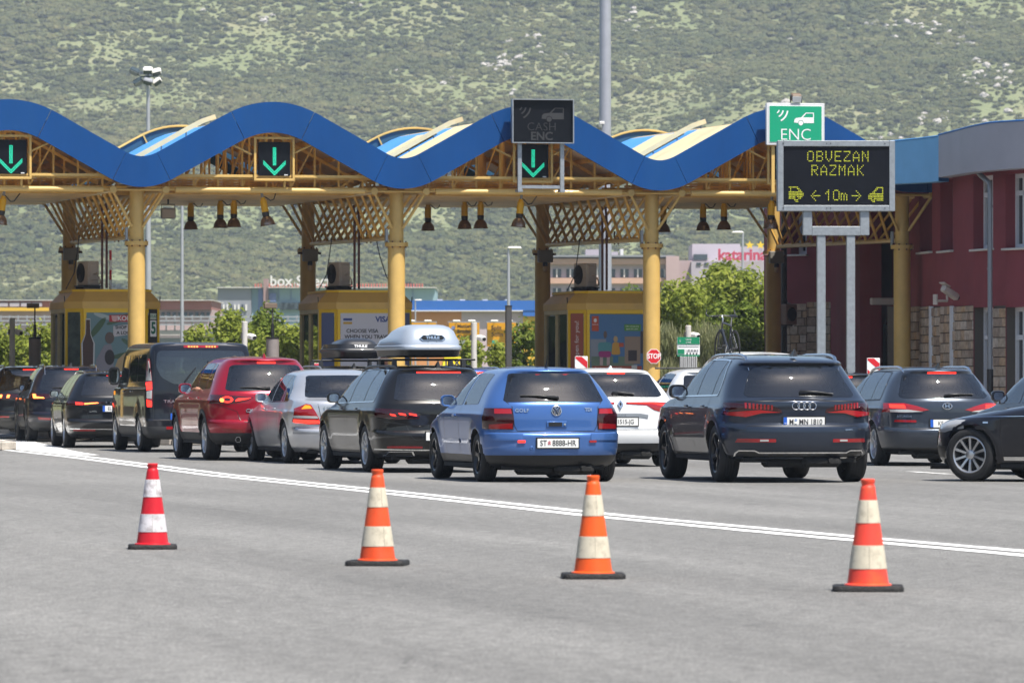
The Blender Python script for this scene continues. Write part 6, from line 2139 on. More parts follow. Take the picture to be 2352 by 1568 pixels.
def dlo_poly(front, zb0, zb1, zt, yr_b, yr_t, A=.36, drop=.03, rear_mid=None, ztf=None):
    """side glass outline: belt zb0 (rear) -> zb1 (front), top zt"""
    F_ = Pchip(front)
    ya = F_(zb1) - A
    ztf = ztf or zt
    P = [(yr_b, zb0), (ya, zb1)]
    for t in np.linspace(0, 1, 5)[1:]:
        z = zb1 + (ztf - zb1) * t
        P.append((F_(z) - A + .02 * t, z))
    y0, y1 = P[-1][0], yr_t
    for t in (.25, .5, .75):
        y = y0 + (y1 - y0) * t
        P.append((y, ztf + (zt - ztf) * t + drop * 4 * t * (1 - t) * .5))
    P.append((yr_t, zt))
    if rear_mid: P.append(rear_mid)
    return P
def prof(kind, L, H, W, belt, zg, slant, z0=.2, hood=.72, cowl=None, nose=.5, bump=.6, tg=.05, wsl=1.55, cy=1.02, tum=.275, yg=None):
    """rear, front and half-width profiles of the common body types"""
    hw = W / 2
    cowl = cowl or belt - .02
    zt = H - .10
    if kind == 'sedan':
        dk = belt + .06
        rear = [(z0, .20), (z0 + .07, .07), (z0 + .2, .01), (bump - .03, .0), (bump + .01, .02), (bump + .04, .05), (dk - .08, .05), (dk - .02, .07), (dk, .14), (dk + .02, .42), (dk + .035, .52),
                (zt, .52 + (zt - dk - .035) * slant), (zt + .04, .52 + (zt - dk) * slant + .16), (H - .02, .52 + (zt - dk) * slant + .5), (H, .50 * L)]
    elif kind == 'van':
        rear = [(z0, .12), (z0 + .06, .03), (z0 + .18, .0), (bump, .0), (bump + .03, .03), (belt, .05), (zt, .05 + (zt - belt) * slant), (H - .05, .05 + (zt - belt) * slant + .02), (H - .02, .35), (H, .40 * L)]
    else:
        yb_ = tg + .05 if yg is None else yg
        rear = [(z0, .20), (z0 + .06, .09), (z0 + .16, .025), (z0 + .28, .0), (bump - .02, .0), (bump + .01, .015), (bump + .03, tg), (belt - .1, tg + .012), (belt - .01, yb_ - .02), (zg, yb_ + .01),
                (zt, yb_ + (zt - zg) * slant), (zt + .03, yb_ + (zt - zg) * slant - .035), (zt + .05, yb_ + (zt - zg) * slant - .01), (H - .03, yb_ + (zt - zg) * slant + .25), (H - .01, yb_ + (zt - zg) * slant + .75), (H, .44 * L)]
    yc = L - cy
    if kind == 'van':
        front = [(z0, L - .12), (z0 + .12, L - .03), (.6, L), (hood, L - .12), (hood + .14, L - .35), (cowl + .05, L - .72), (zt, L - .72 - (zt - cowl) * .85), (H - .04, L - .72 - (zt - cowl) * .85 - .2), (H - .015, L - 2.2), (H, .45 * L)]
    else:
        front = [(z0, L - .16), (z0 + .08, L - .05), (nose, L), (hood - .04, L - .07), (hood + .02, L - .20), (hood + .08, L - .45), (cowl, yc), (cowl + .02, yc - .06), (zt, yc - .04 - (zt - cowl) * wsl),
                 (zt + .05, yc - .04 - (zt - cowl) * wsl - .2), (H - .02, yc - .04 - (zt - cowl) * wsl - .5), (H, .47 * L if kind != 'sedan' else .52 * L)]
    if kind == 'van':
        hp = [(z0, hw - .12), (z0 + .08, hw - .05), (.55, hw - .01), (.62, hw), (belt, hw - .005), (belt + .03, hw - .02), (zt, hw - .13), (H - .05, hw - .2), (H - .02, hw - .36), (H, .05)]
    else:
        sh = belt - .10
        hp = [(z0, hw - .14), (z0 + .07, hw - .075), (z0 + .2, hw - .035), (.55, hw - .012), (sh - .06, hw), (sh - .01, hw - .003), (sh + .02, hw - .018), (belt, hw - .05), (zt, hw - tum - .03), (zt + .04, hw - tum - .085), (H - .02, hw - tum - .24), (H, .05)]
    return rear, front, hp
YAW = RAD(12.6)
# ------------------------------------------------ blue three door hatchback
GOLFP = paint('paint_mid_blue', (.052, .135, .37), .4)
rear = [(.17, .22), (.2, .12), (.29, .04), (.42, .0), (.56, .0), (.60, .012), (.625, .055), (.80, .062), (.95, .085), (.985, .105), (1.345, .30), (1.375, .275), (1.395, .31), (1.415, .55), (1.43, 1.0), (1.44, 1.75)]
_, front, hw = prof('hatch', 4.15, 1.44, 1.735, .95, .985, .5, .17, hood=.70)
dl = dlo_poly(front, .965, .945, 1.335, .86, .98, A=.33)
g = Car('hatchback_car', 'bright blue three door hatchback with dark lamps in the middle of the queue', 'car', 1281, 1105, RAD(13.1), GOLFP, 4.15, 1.44, 1.735, 2.51, .74, .308, rear, front, hw,
        z0=.17, Cr=.50, pr=2.8, flare=.022, wheel=('dark', 5), dlo=dl, pillars=[(1.70, 1.78, .07)], rearwin=[(0, .99), (.60, .99), (.635, 1.01), (.515, 1.335), (.48, 1.345), (0, 1.352)], gl=(GLM, GLD), low=(.335, TRIM))
ed = lambda z: -g.edge(z, .992)
lp = [(-.535, .65), (-.53, .80), (-.55, .915), (ed(.915), .915), (ed(.8), .80), (ed(.655), .655)]
g.both(lp, .006, REDD, 'tail_lamp', .006)
g.both([(-.55, .845), (-.56, .905), (-.74, .905), (-.745, .845)], .015, REDL, 'tail_lamp_upper')
g.both([(-.545, .66), (-.545, .73), (-.80, .715), (-.80, .66)], .015, mat('lamp_mid_red', (.2, .005, .008), .12, coat=.8), 'tail_lamp_lower')
g.plate(-.0, .485, 'ST   8888-HR', eu=False, size=.098, bold=.0005)
p = MB()
M = g.at('B', -.112, .485, .0225)
for a in range(3):
    for b in range(4):
        if (a + b) % 2 == 0: p.box((a * .011 - .01, b * .011 - .012, 0), (.011, .011, .002), M)
p.build('plate_crest', mat('crest_red', (.5, .05, .08), .5), g.root)
for s_ in (-1, 1):
    g.patch('B', [(s_ * .43, .52), (s_ * .43, .595), (s_ * .84, .595), (s_ * .84, .52)], .012, GOLFP, 'bumper_strip', step=.05)
    g.patch('B', rect(s_ * .45, .505, .09, .028), .02, REDON if s_ < 0 else REDL, 'reflector', step=.04)
M = g.at('B', 0, .885, .004)
o = MB().lathe([(.062, 0), (.066, .008), (.056, .012), (.052, .006), (.062, 0)], 24, M).build('badge_ring', BADGE, g.root, 50)
V_ = lambda pts: MB().path([M @ Vector((a, b, .008)) for a, b in pts], .006, 5)
V_([(-.03, .045), (0, .006), (.03, .045)]).build('badge_letter', BADGE, o)
V_([(-.048, .02), (-.02, -.045), (0, -.008), (.02, -.045), (.048, .02)]).build('badge_letter', BADGE, o)
MB().lathe([(.054, .001), (0, .001)], 20, M).build('badge_disc', mat('badge_dark', (.05, .07, .12), .2), o)
g.word('GOLF', -.43, .885, .062, bold=.002, space=1.15)
g.word('TDI', .41, .895, .058, bold=.002)
M = g.at('B', 0, .715, .006)
o = MB().box((0, 0, .004), (.26, .075, .012), M, .006).build('hatch_handle', GOLFP, g.root)
MB().box((-.02, 0, .012), (.17, .05, .004), M).build('handle_recess', TRIM, o)
MB().lathe([(.014, .012), (.014, .018), (0, .019)], 10, M @ Matrix.Translation((.1, 0, 0))).build('lock', BADGE, o)
g.ribbon('B', [(-.63, 1.02), (-.545, .93), (-.525, .70), (-.49, .635), (0, .625), (.49, .635), (.525, .70), (.545, .93), (.63, 1.02)], .008, TRIM, 'hatch_gap', .002)
g.ribbon('B', [(-.80, .622), (0, .612), (.80, .622)], .007, TRIM, 'bumper_gap', .002)
g.wiper(.03, 1.03, -.43, 1.06)
g.brake3(.42, 1.332, REDL, .018)
g.antenna(.62, .15, 'rod')
g.mirror(2.62, 1.0, GOLFP)
g.handles([1.92], .82, GOLFP)
for v in ('L', 'R'):
    g.ribbon(v, [(1.06, .50), (1.62, .50)], .05, GOLFP, 'rubbing_strip', .012)
    g.ribbon(v, [(1.72, .50), (2.85, .50)], .05, GOLFP, 'rubbing_strip', .012)
    M = g.at(v, 3.05, .80, .004)
    MB().lathe([(.0, .006), (.022, .006), (.026, 0)], 12, M @ Matrix.Diagonal((1.5, .8, 1, 1))).build('side_repeater', CLEARL, g.root, 50)
    M = g.at(v, .72, .83, .002)
MB().lathe([(.02, .004), (.028, 0)], 12, g.at('B', -.33, .42, .0)).build('tow_cover', GOLFP, g.root)

# ------------------------------------------------ dark grey SUV, right of centre
Q5P = paint('paint_graphite_blue', (.022, .031, .052), .5, .3)
rear = [(.27, .24), (.30, .14), (.38, .05), (.50, .01), (.62, .0), (.70, .015), (.735, .06), (.90, .06), (.935, .045), (1.0, .05), (1.03, .10), (1.05, .13), (1.44, .42), (1.475, .32), (1.495, .35), (1.54, .65), (1.575, 1.2), (1.595, 2.0)]
_, front, hw = prof('suv', 4.66, 1.595, 1.893, 1.03, 1.05, .6, .27, hood=.92, nose=.7, cowl=1.06)
dl = dlo_poly(front, 1.085, 1.06, 1.49, .92, 1.22, A=.36, rear_mid=(.96, 1.26))
q = Car('suv_car', 'dark grey SUV with chrome window trim and sun glint on its rear window', 'suv', 1849, 1106, RAD(11.3), Q5P, 4.66, 1.595, 1.893, 2.82, .86, .365, rear, front, hw,
        z0=.27, Cr=.62, pr=2.7, flare=.028, wheel=('dark', 5), tyre=.245, dlo=dl, pillars=[(1.22, 1.33, .05), (2.02, 2.12, .06)],
        rearwin=[(0, 1.055), (.66, 1.055), (.70, 1.08), (.55, 1.40), (.46, 1.425), (.36, 1.41), (.30, 1.43), (0, 1.432)], gl=(GLM, GLD), low=(.335, TRIM))
ed = lambda z: -q.edge(z, .99)
lp = [(-.27, .86), (-.285, .90), (-.42, .955), (ed(.985), .985), (ed(.85), .84), (-.70, .80), (-.52, .85)]
q.both(lp, .006, REDD, 'tail_lamp', .006)
q.both([(-.29, .865), (-.54, .895), (ed(.88) + .02, .865), (ed(.84) + .05, .83), (-.70, .81), (-.52, .857)], .016, REDL, 'light_bar', step=.035)
for k in range(8):
    q.both(rect(-.40 - k * .043, .925 + k * .004, .022, .06), .0155, REDL, 'lamp_rib', step=.05)
q.plate(0, .75, 'M   MN 1810', crest=(-.106, .022), size=.092, bold=.001)
MB().lathe([(0, .0085), (.017, .0085), (.017, .006)], 10, q.at('B', -.106, .73, .012)).build('plate_seal', mat('seal_grey', (.4, .42, .42), .5), q.root)
text('D', .03, q.at('B', -.237, .715, .019), WHITE, q.root, 'plate_letter', .001)
M = q.at('B', 0, .945, .008)
for k in range(4):
    MB().lathe([(.046, 0), (.052, .005), (.046, .01), (.040, .005), (.046, 0)], 20, M @ Matrix.Translation((-.105 + .07 * k, 0, 0))).build('badge_ring', BADGE, q.root, 60)
q.word('quattro', .57, .655, .035)
for s_ in (-1, 1):
    pts = [(.31, .455), (.33, .49), (.79, .50), (.80, .455)]
    q.patch('B', [(s_ * a, b + .045) for a, b in [(.36, .455), (.36, .495), (.80, .50), (.82, .455)]], .008, REDL, 'bumper_reflector', step=.04)
    q.patch('B', rect(s_ * .5, .523, .1, .022), .012, CLEARL, 'reversing_lamp', step=.03)
ch = [(-.80, .33), (-.80, .37), (-.77, .40), (-.60, .40), (-.55, .375), (.55, .375), (.60, .40), (.77, .40), (.80, .37), (.80, .33), (.77, .315), (-.77, .315)]
q.patch('B', ch, .004, TRIM, 'diffuser_panel', step=.06)
q.ribbon('B', ch, .016, CHROME, 'chrome_surround', .012, closed=True)
q.ribbon('B', [(-.86, .66), (-.72, .645), (-.70, .70), (.70, .70), (.72, .645), (.86, .66)], .008, TRIM, 'tailgate_gap', .002)
q.ribbon('B', [(-.80, .995), (0, 1.015), (.80, .995)], .012, TRIM, 'tailgate_crease', .002)
q.wiper(-.02, 1.10, .40, 1.075)
q.chromeline(CHROME, .02)
q.rails(.55, 2.9, CHROME, r=.02)
q.antenna(.55, .07)
q.mirror(3.18, 1.12, TRIM, w=.23, h=.18, out=.12)
q.handles([1.42, 2.32], .93, Q5P)
q.archtrim(Q5P, .045)
q.sill(.36, TRIM)

# ------------------------------------------------ black estate with silver roof box
PASP = paint('paint_black_brown', (.008, .0075, .008), .3)
rear, front, hw = prof('wagon', 4.77, 1.48, 1.83, .955, .985, .62, .2, hood=.75, bump=.55)
dl = dlo_poly(front, .985, .945, 1.385, .60, .80, A=.36, rear_mid=(.62, 1.14))
b = Car('estate_car', 'black estate car carrying a silver roof box left of the blue hatchback', 'car', 1021, 1083, RAD(13.6), PASP, 4.77, 1.48, 1.83, 2.79, 1.0, .33, rear, front, hw,
        Cr=.5, pr=2.9, flare=.02, wheel=('plain', 10), tyre=.225, dlo=dl, pillars=[(1.24, 1.36, .05), (2.15, 2.25, .06)], rearwin=[(0, .99), (.62, .99), (.66, 1.01), (.55, 1.34), (.5, 1.355), (0, 1.36)], gl=(GLM, GLM), low=(.30, TRIM))
ed = lambda z: -b.edge(z, .985)
lp = [(-.34, .74), (-.33, .795), (-.45, .855), (ed(.88), .88), (ed(.76), .765), (-.66, .725)]
b.both(lp, .006, REDD, 'tail_lamp', .006)
for s_ in (-1, 1):
    for (x, z, w) in ((-.43, .795, .10), (-.57, .80, .09), (-.69, .79, .07)):
        b.patch('B', [((x - w / 2) * s_, z + .02), ((x + w / 2) * s_, z + .005), ((x + w / 2 + .01) * s_, z - .02), ((x - w / 2 + .01) * s_, z - .005)], .017, ORON if s_ < 0 and x > -.6 else REDON, 'light_strip', step=.04)
b.plate(0, .5, 'ZG 4127-AK', eu=False)
b.ribbon('B', [(-.80, .70), (-.52, .66), (-.46, .50), (-.40, .45), (.40, .45), (.46, .5), (.52, .66), (.8, .70)], .008, TRIM, 'tailgate_gap', .002)
b.ribbon('B', [(-.88, .325), (-.4, .315), (.4, .315), (.88, .325)], .018, CHROME, 'chrome_strip', .008)
for s_ in (-1, 1):
    b.patch('B', [(s_ * .30, .335), (s_ * .30, .36), (s_ * .76, .365), (s_ * .76, .34)], .008, REDL, 'bumper_reflector', step=.04)
    b.patch('B', [(s_ * .38, .235), (s_ * .42, .295), (s_ * .74, .295), (s_ * .78, .235)], .008, CHROME, 'exhaust_trim', step=.05)
    b.patch('B', [(s_ * .41, .245), (s_ * .44, .285), (s_ * .72, .285), (s_ * .75, .245)], .012, TRIM, 'exhaust_opening', step=.05)
b.brake3(.62, 1.372, REDON, .02)
b.chromeline(CHROME, .016)
b.rails(.55, 3.0, TRIM, r=.02, lift=.03)
b.antenna(.42, .07)
b.mirror(3.05, 1.02, TRIM)
b.handles([1.48, 2.46], .86, PASP)
b.sill(.27, CHROME, .006)
b.wiper(.0, 1.0, .4, 1.02)

# roof boxes
def roofbox(name, label, car, y, x, zb_, l, w, h, m, base, txt, logo=True):
    """two-part box lying along the car: lid of stacked rounded outlines, dark base"""
    r = thing(name, label, 'roof box', car.root.matrix_basis @ Vector((x, y, zb_)), car.root.rotation_euler.z)
    def shell(levels):
        G_ = []
        for (z, yr, yf, hw_, p) in levels:
            ring = []
            cy_, ly = (yr + yf) / 2, (yf - yr) / 2
            for k in range(48):
                a = 2 * pi * k / 48
                ring.append((hw_ * math.copysign(abs(cos(a)) ** (2 / p), cos(a)), cy_ + ly * math.copysign(abs(sin(a)) ** (2 / p), sin(a)), z))
            G_.append(ring + ring[:1])
        mb = MB().grid(G_)
        mb.f.append(tuple(len(mb.v) - 49 + k for k in range(48))); mb.m.append(0)
        return mb
    hw_ = w / 2
    shell([(0, .14, l - .25, hw_ - .06, 6), (.02, .05, l - .1, hw_ - .03, 6), (.10, .015, l - .03, hw_ - .02, 6)]).build('lower_shell', base, r, 40)
    lid = shell([(.10, .0, l, hw_, 5.5), (.13, -.008, l, hw_ + .006, 5.5), (.155, .0, l - .01, hw_, 5.5), (.165, .02, l - .03, hw_ - .025, 5.5), (.24, .035, l - .2, hw_ - .03, 5), (h * .62, .05, l - .5, hw_ - .06, 4.5), (h * .8, .09, l - .72, hw_ - .10, 4.5),
                 (h * .92, .16, l - .95, hw_ - .16, 4), (h * .98, .27, l - 1.1, hw_ - .23, 4), (h, .42, l - 1.2, hw_ - .31, 4)]).build('lid', m, r, 50)
    Mx = frame((0, .030, h * .58), (1, 0, 0), (0, .12, 1))
    if logo:
        pl = [(-.17, 0), (-.13, .035), (0, .045), (.13, .035), (.17, 0), (.13, -.03), (-.13, -.03)]
        MB().prism([(a * 1.08, c * 1.25) for a, c in pl], -.02, .004, Mx).build('logo_rim', CHROME, lid)
        MB().prism(pl, -.02, .008, Mx).build('logo_plate', TRIM, lid)
    text(txt, .052 if logo else .06, Mx @ Matrix.Translation((0, .004, .010)), WHITE if not logo else BADGE, lid, bold=.003, sx=1.2)
    for s_ in (-.06, .06):
        MB().lathe([(0, .006), (.007, .006), (.008, 0)], 8, frame((s_, .03, .215), (1, 0, 0), (0, 0, 1))).build('lock_rivet', CHROME, lid)
    # cross bars
    bars = []
    for yy in (.35, 1.15):
        bar = MB().box((0, yy, -.035), (w * .5 * 2 + .42, .05, .028), None, .01).build('cross_bar', TRIM, r)
        for s_ in (-1, 1):
            ex = s_ * .49
            zz = car.zroof(ex, y + yy) - zb_
            MB().prism([(-.05, zz - .01), (.05, zz - .01), (.03, -.04), (-.03, -.04)], -.03, .03, frame((ex - x, yy, 0), (0, 1, 0), (0, 0, 1))).build('bar_foot', TRIM, bar)
    return r
SILV = mat('roofbox_silver', (.40, .45, .52), .35, .35, coat=.4)
roofbox('roof_box', 'large silver roof box on the black estate car', b, .62, -.02, 1.585, 1.95, .94, .45, SILV, TRIM, 'THULE')
# ------------------------------------------------ silver saloon
MERP = paint('paint_silver', (.56, .57, .60), .6, .33)
rear, front, hw = prof('sedan', 4.82, 1.45, 1.82, .90, 1.0, 1.35, .18, hood=.74, bump=.52, cowl=.93)
dl = dlo_poly(front, .955, .935, 1.33, 1.08, 1.55, A=.36, rear_mid=(1.22, 1.16))
c = Car('saloon_car', 'silver saloon car between the red SUV and the black estate', 'car', 818, 1063, RAD(13.2), MERP, 4.82, 1.45, 1.82, 2.854, 1.11, .325, rear, front, hw, z0=.18,
        Cr=.6, pr=2.5, flare=.02, wheel=('plain', 7), dlo=dl, pillars=[(1.62, 1.75, .04), (2.40, 2.50, .06)], rearwin=[(0, 1.005), (.60, 1.005), (.64, 1.02), (.55, 1.325), (.5, 1.34), (0, 1.345)], gl=(GLM, GL),
        frontwin=[(0, .97), (.62, .97), (.52, 1.33), (0, 1.34)])
ed = lambda z: -c.edge(z, .985)
c.both([(-.50, .60), (-.60, .80), (-.66, .90), (-.72, .91), (ed(.85), .84), (ed(.66), .64), (-.70, .60)], .006, REDL, 'tail_lamp', .008)
c.both([(-.53, .615), (-.545, .66), (ed(.66) + .02, .675), (ed(.66) + .02, .63), (-.70, .612)], .017, REDON, 'lamp_lower', step=.03)
c.both([(-.555, .69), (-.57, .725), (ed(.72) + .02, .735), (ed(.7) + .02, .70)], .017, CLEARL, 'lamp_middle', step=.03)
c.both([(-.64, .84), (-.67, .885), (-.73, .89), (-.78, .83)], .017, AMBER, 'lamp_upper', step=.03)
c.word('E 270', -.42, .845, .06)
c.plate(0, .70, 'ZD 815-EK', eu=False)
c.ribbon('B', [(-.56, .91), (-.50, .60), (-.40, .56), (.40, .56), (.50, .60), (.56, .91)], .008, TRIM, 'boot_gap', .002)
c.ribbon('B', [(-.88, .47), (0, .46), (.88, .47)], .03, mat('bumper_strip_grey', (.30, .31, .33), .4, .5), 'bumper_strip', .008)
c.ribbon('B', [(-.87, .545), (0, .53), (.87, .545)], .007, TRIM, 'bumper_gap', .002)
for v in ('L', 'R'): c.ribbon(v, [(1.55, .40), (3.5, .40)], .05, MERP, 'rubbing_strip', .012)
c.mirror(3.25, 1.0, MERP)
c.handles([1.86, 2.72], .82, MERP)
c.chromeline(CHROME, .014)

# ------------------------------------------------ red SUV
CXP = paint('paint_red', (.32, .005, .022), .4, .28)
rear, front, hw = prof('suv', 4.55, 1.66, 1.84, 1.06, 1.10, .62, .26, hood=.95, nose=.72, cowl=1.08, bump=.62)
dl = dlo_poly(front, 1.14, 1.07, 1.53, .80, 1.05, A=.36, rear_mid=(.80, 1.27))
c = Car('suv_car', 'bright red SUV with black wheel arches', 'suv', 622, 1056, RAD(13), CXP, 4.55, 1.66, 1.84, 2.70, .92, .355, rear, front, hw, z0=.26,
        Cr=.6, pr=2.6, flare=.03, wheel=('twin', 5), tyre=.23, dlo=dl, pillars=[(1.12, 1.30, .05), (1.98, 2.10, .06)], rearwin=[(0, 1.10), (.62, 1.10), (.68, 1.13), (.56, 1.49), (.5, 1.515), (0, 1.525)], gl=(GL, GLM), low=(.44, CLAD))
ed = lambda z: -c.edge(z, .985)
c.both([(-.26, 1.0), (-.40, .945), (-.60, .905), (ed(.93), .90), (ed(1.03), 1.045), (-.60, 1.03)], .006, mat('lamp_smoked', (.05, .008, .01), .12, coat=.8), 'tail_lamp', .006)
c.both(ell(-.66, .965, .085, .05, 16), .016, REDON, 'lamp_ring', step=.03)
c.both(ell(-.66, .965, .05, .028, 12), .02, mat('lamp_smoked', (.05, .008, .01), .12, coat=.8), 'lamp_core', step=.03)
c.both(ell(-.735, .955, .03, .03, 10), .021, ORON, 'lamp_hot_spot', step=.03)
c.both([(-.30, .995), (-.36, .97), (-.54, .935), (-.54, .955), (-.50, .985)], .016, REDON, 'lamp_wing', step=.03)
c.word('CX-5', -.30, .79, .075, bold=.003)
c.word('4WD', -.26, .745, .04)
c.plate(0, .72, 'DU 590-LS', eu=False)
c.ribbon('B', [(-.80, .88), (-.52, .78), (-.47, .64), (-.40, .615), (.40, .615), (.47, .64), (.52, .78), (.80, .88)], .008, TRIM, 'tailgate_gap', .002)
for s_ in (-1, 1):
    c.patch('B', [(s_ * .42, .445), (s_ * .44, .495), (s_ * .76, .525), (s_ * .70, .46)], .008, REDL, 'bumper_reflector', step=.04)
    MB().lathe([(.045, -.03), (.045, .05), (.038, .05), (.036, -.03)], 16, frame((s_ * .52, .07, .335), (1, 0, 0), (0, 0, 1))).build('exhaust_tip', CHROME, c.root, 50)
c.brake3(.30, 1.548, REDON, .022)
c.wiper(.0, 1.13, -.45, 1.145)
c.antenna(.62, .06, m=CXP)
c.mirror(3.08, 1.14, CXP, w=.22, h=.17, out=.12)
c.handles([1.44, 2.26], .98, CXP)
c.archtrim(CLAD, .07)
c.sill(.42, CLAD, .006)
cx5 = c

# ------------------------------------------------ black van
VANP = paint('paint_van_black', (.006, .0075, .014), .3)
L, H = 4.97, 1.97
rear, front, hw = prof('van', L, H, 1.99, 1.12, 1.2, .09, .25, hood=.98, bump=.56, cowl=1.12)
dl = [(.42, 1.26), (3.55, 1.22), (3.60, 1.30), (3.42, 1.62), (3.25, 1.72), (.5, 1.74)]
c = Car('passenger_van', 'tall black passenger van in the left part of the queue', 'van', 464, 1037, RAD(12.3), VANP, L, H, 1.986, 2.93, 1.02, .335, rear, front, hw, z0=.25,
        Cr=.26, pr=3.6, Cf=.6, flare=.012, wheel=('plain', 7), dlo=dl, pillars=[(1.42, 1.42, .05), (2.42, 2.48, .09)], rearwin=[(0, 1.21), (.50, 1.21), (.72, 1.33), (.80, 1.52), (.78, 1.76), (.72, 1.80), (0, 1.81)], gl=(GLM, GLD), low=(.46, CLAD))
c.both([(-.875, .80), (-.955, .80), (-.965, 1.2), (-.935, 1.66), (-.905, 1.66), (-.87, 1.2)], .008, mat('lamp_pale_red', (.34, .06, .07), .12, coat=.8), 'tail_lamp', .006, .05)
c.both([(-.88, .81), (-.953, .81), (-.958, .94), (-.88, .90)], .018, REDON, 'lamp_lower', step=.04)
c.both([(-.875, 1.12), (-.958, 1.10), (-.955, 1.24), (-.875, 1.25)], .018, REDON, 'lamp_middle', step=.04)
c.both([(-.88, .95), (-.958, .96), (-.958, 1.08), (-.876, 1.10)], .018, CLEARL, 'lamp_clear', step=.04)
c.both([(-.876, 1.27), (-.95, 1.27), (-.932, 1.62), (-.91, 1.62)], .018, CLEARL, 'lamp_upper', step=.04)
c.word('TRANSIT', -.46, .90, .075, sx=1.5)
c.word('CUSTOM', -.38, .835, .045, sx=1.4)
c.plate(-.30, .635, 'WI  RB 226', crest=(-.115, .01))
c.ribbon('B', [(0, .60), (0, 1.83)], .012, TRIM, 'door_gap', .003)
c.ribbon('B', [(-.86, .57), (.86, .57)], .012, TRIM, 'bumper_gap', .003)
for s_ in (-1, 1):
    c.ribbon('B', [(s_ * .86, .60), (s_ * .84, 1.2), (s_ * .82, 1.80)], .010, TRIM, 'door_gap', .003)
    for z in (.75, 1.45): MB().box((0, 0, .01), (.03, .09, .02), c.at('B', s_ * .9, z, .0), .005).build('door_hinge', VANP, c.root)
    c.patch('B', rect(s_ * .56, .435, .15, .05), .010, REDL, 'bumper_reflector', step=.05)
    c.wiper(s_ * .14, 1.25, s_ * .12, 1.62) if s_ > 0 else c.wiper(-.30, 1.245, -.1, 1.5)
c.brake3(.62, 1.875, REDL, .04)
for k in range(4): c.patch('B', rect(-.22 + .05 * k, 1.872, .03, .02), .012, ORON, 'brake_led', step=.04); c.patch('B', rect(.10 + .05 * k, 1.872, .03, .02), .012, ORON, 'brake_led', step=.04)
c.mirror(3.72, 1.36, TRIM, w=.22, h=.34, out=.20)
c.handles([1.75, 2.62], 1.08, VANP)
for v in ('L', 'R'):
    c.ribbon(v, [(.55, 1.15), (2.35, 1.15)], .02, TRIM, 'slide_rail', .003)
    c.patch(v, rect(4.0, 1.05, .1, .07), .012, AMBER, 'side_repeater', step=.05)

# ------------------------------------------------ dark estate behind the van
SKP = paint('paint_black_blue', (.006, .007, .010), .3)
rear, front, hw = prof('wagon', 4.86, 1.47, 1.86, .96, .99, .65, .2, hood=.76, bump=.52)
dl = dlo_poly(front, .99, .955, 1.37, .60, .82, A=.36, rear_mid=(.62, 1.15))
c = Car('estate_car', 'black estate car with blue number band just left of the van', 'car', 268, 1027, RAD(9.2), SKP, 4.86, 1.47, 1.86, 2.84, 1.05, .33, rear, front, hw,
        Cr=.5, pr=2.9, flare=.018, wheel=('twin', 5), dlo=dl, pillars=[(1.28, 1.4, .05), (2.2, 2.3, .06)], rearwin=[(0, .995), (.62, .995), (.66, 1.01), (.55, 1.34), (.5, 1.355), (0, 1.36)], gl=(GLM, GLD), low=(.29, TRIM))
ed = lambda z: -c.edge(z, .985)
c.both([(-.20, .865), (-.34, .835), (-.56, .80), (ed(.8), .80), (ed(.88), .89), (-.5, .88)], .006, REDD, 'tail_lamp', .006)
c.both([(-.33, .848), (-.60, .82), (-.60, .85), (-.36, .862)], .016, ORON, 'light_strip', step=.03)
c.both([(-.62, .82), (-.76, .82), (-.76, .865), (-.62, .855)], .016, REDON, 'light_strip', step=.03)
c.word('S   K   O   D   A', 0, .855, .06, bold=.002)
c.word('SUPERB', -.44, .69, .04)
c.plate(0, .745, 'EL  4 TN 90')
for s_ in (-1, 1): c.patch('B', [(s_ * .40, .32), (s_ * .40, .345), (s_ * .80, .35), (s_ * .80, .325)], .008, REDL, 'bumper_reflector', step=.05)
c.ribbon('B', [(-.88, .365), (0, .355), (.88, .365)], .014, CHROME, 'chrome_strip', .007)
c.ribbon('B', [(-.80, .79), (-.56, .72), (-.52, .56), (.52, .56), (.56, .72), (.8, .79)], .008, TRIM, 'tailgate_gap', .002)
c.rails(.55, 3.0, CHROME, r=.018, lift=.03)
c.brake3(.34, 1.37, REDON, .018)
c.mirror(3.15, 1.02, SKP); c.handles([1.5, 2.5], .87, SKP)

# ------------------------------------------------ dark blue-black SUV, second from the left edge
NQP = paint('paint_night_blue', (.010, .012, .024), .35)
rear, front, hw = prof('suv', 4.42, 1.62, 1.84, 1.02, 1.07, .68, .25, hood=.92, nose=.7, cowl=1.04, bump=.60)
dl = dlo_poly(front, 1.10, 1.03, 1.50, .72, 1.0, A=.36, rear_mid=(.74, 1.25))
c = Car('suv_car', 'black SUV with L shaped red lamps and silver roof rails', 'suv', 168, 1014, RAD(9.6), NQP, 4.42, 1.62, 1.84, 2.66, .88, .35, rear, front, hw, z0=.25,
        Cr=.56, pr=2.6, flare=.028, wheel=('dark', 5), tyre=.23, dlo=dl, pillars=[(1.02, 1.2, .05), (1.92, 2.04, .06)], rearwin=[(0, 1.07), (.62, 1.07), (.68, 1.10), (.56, 1.46), (.5, 1.485), (0, 1.495)], gl=(GLM, GLD), low=(.42, CLAD))
ed = lambda z: -c.edge(z, .985)
c.both([(-.22, .985), (-.40, .94), (-.56, .90), (ed(.92), .90), (ed(1.01), 1.02), (-.52, 1.0)], .006, REDD, 'tail_lamp', .006)
c.both([(-.58, .91), (-.80, .91), (-.81, 1.0), (-.755, 1.0), (-.74, .945), (-.60, .935)], .016, ORON, 'light_hook', step=.03)
c.word('e-P', -.30, .79, .06)
c.plate(0, .76, 'KR 771-TB', eu=False)
for s_ in (-1, 1): c.patch('B', [(s_ * .45, .46), (s_ * .45, .50), (s_ * .72, .52), (s_ * .70, .47)], .008, REDL, 'bumper_reflector', step=.05)
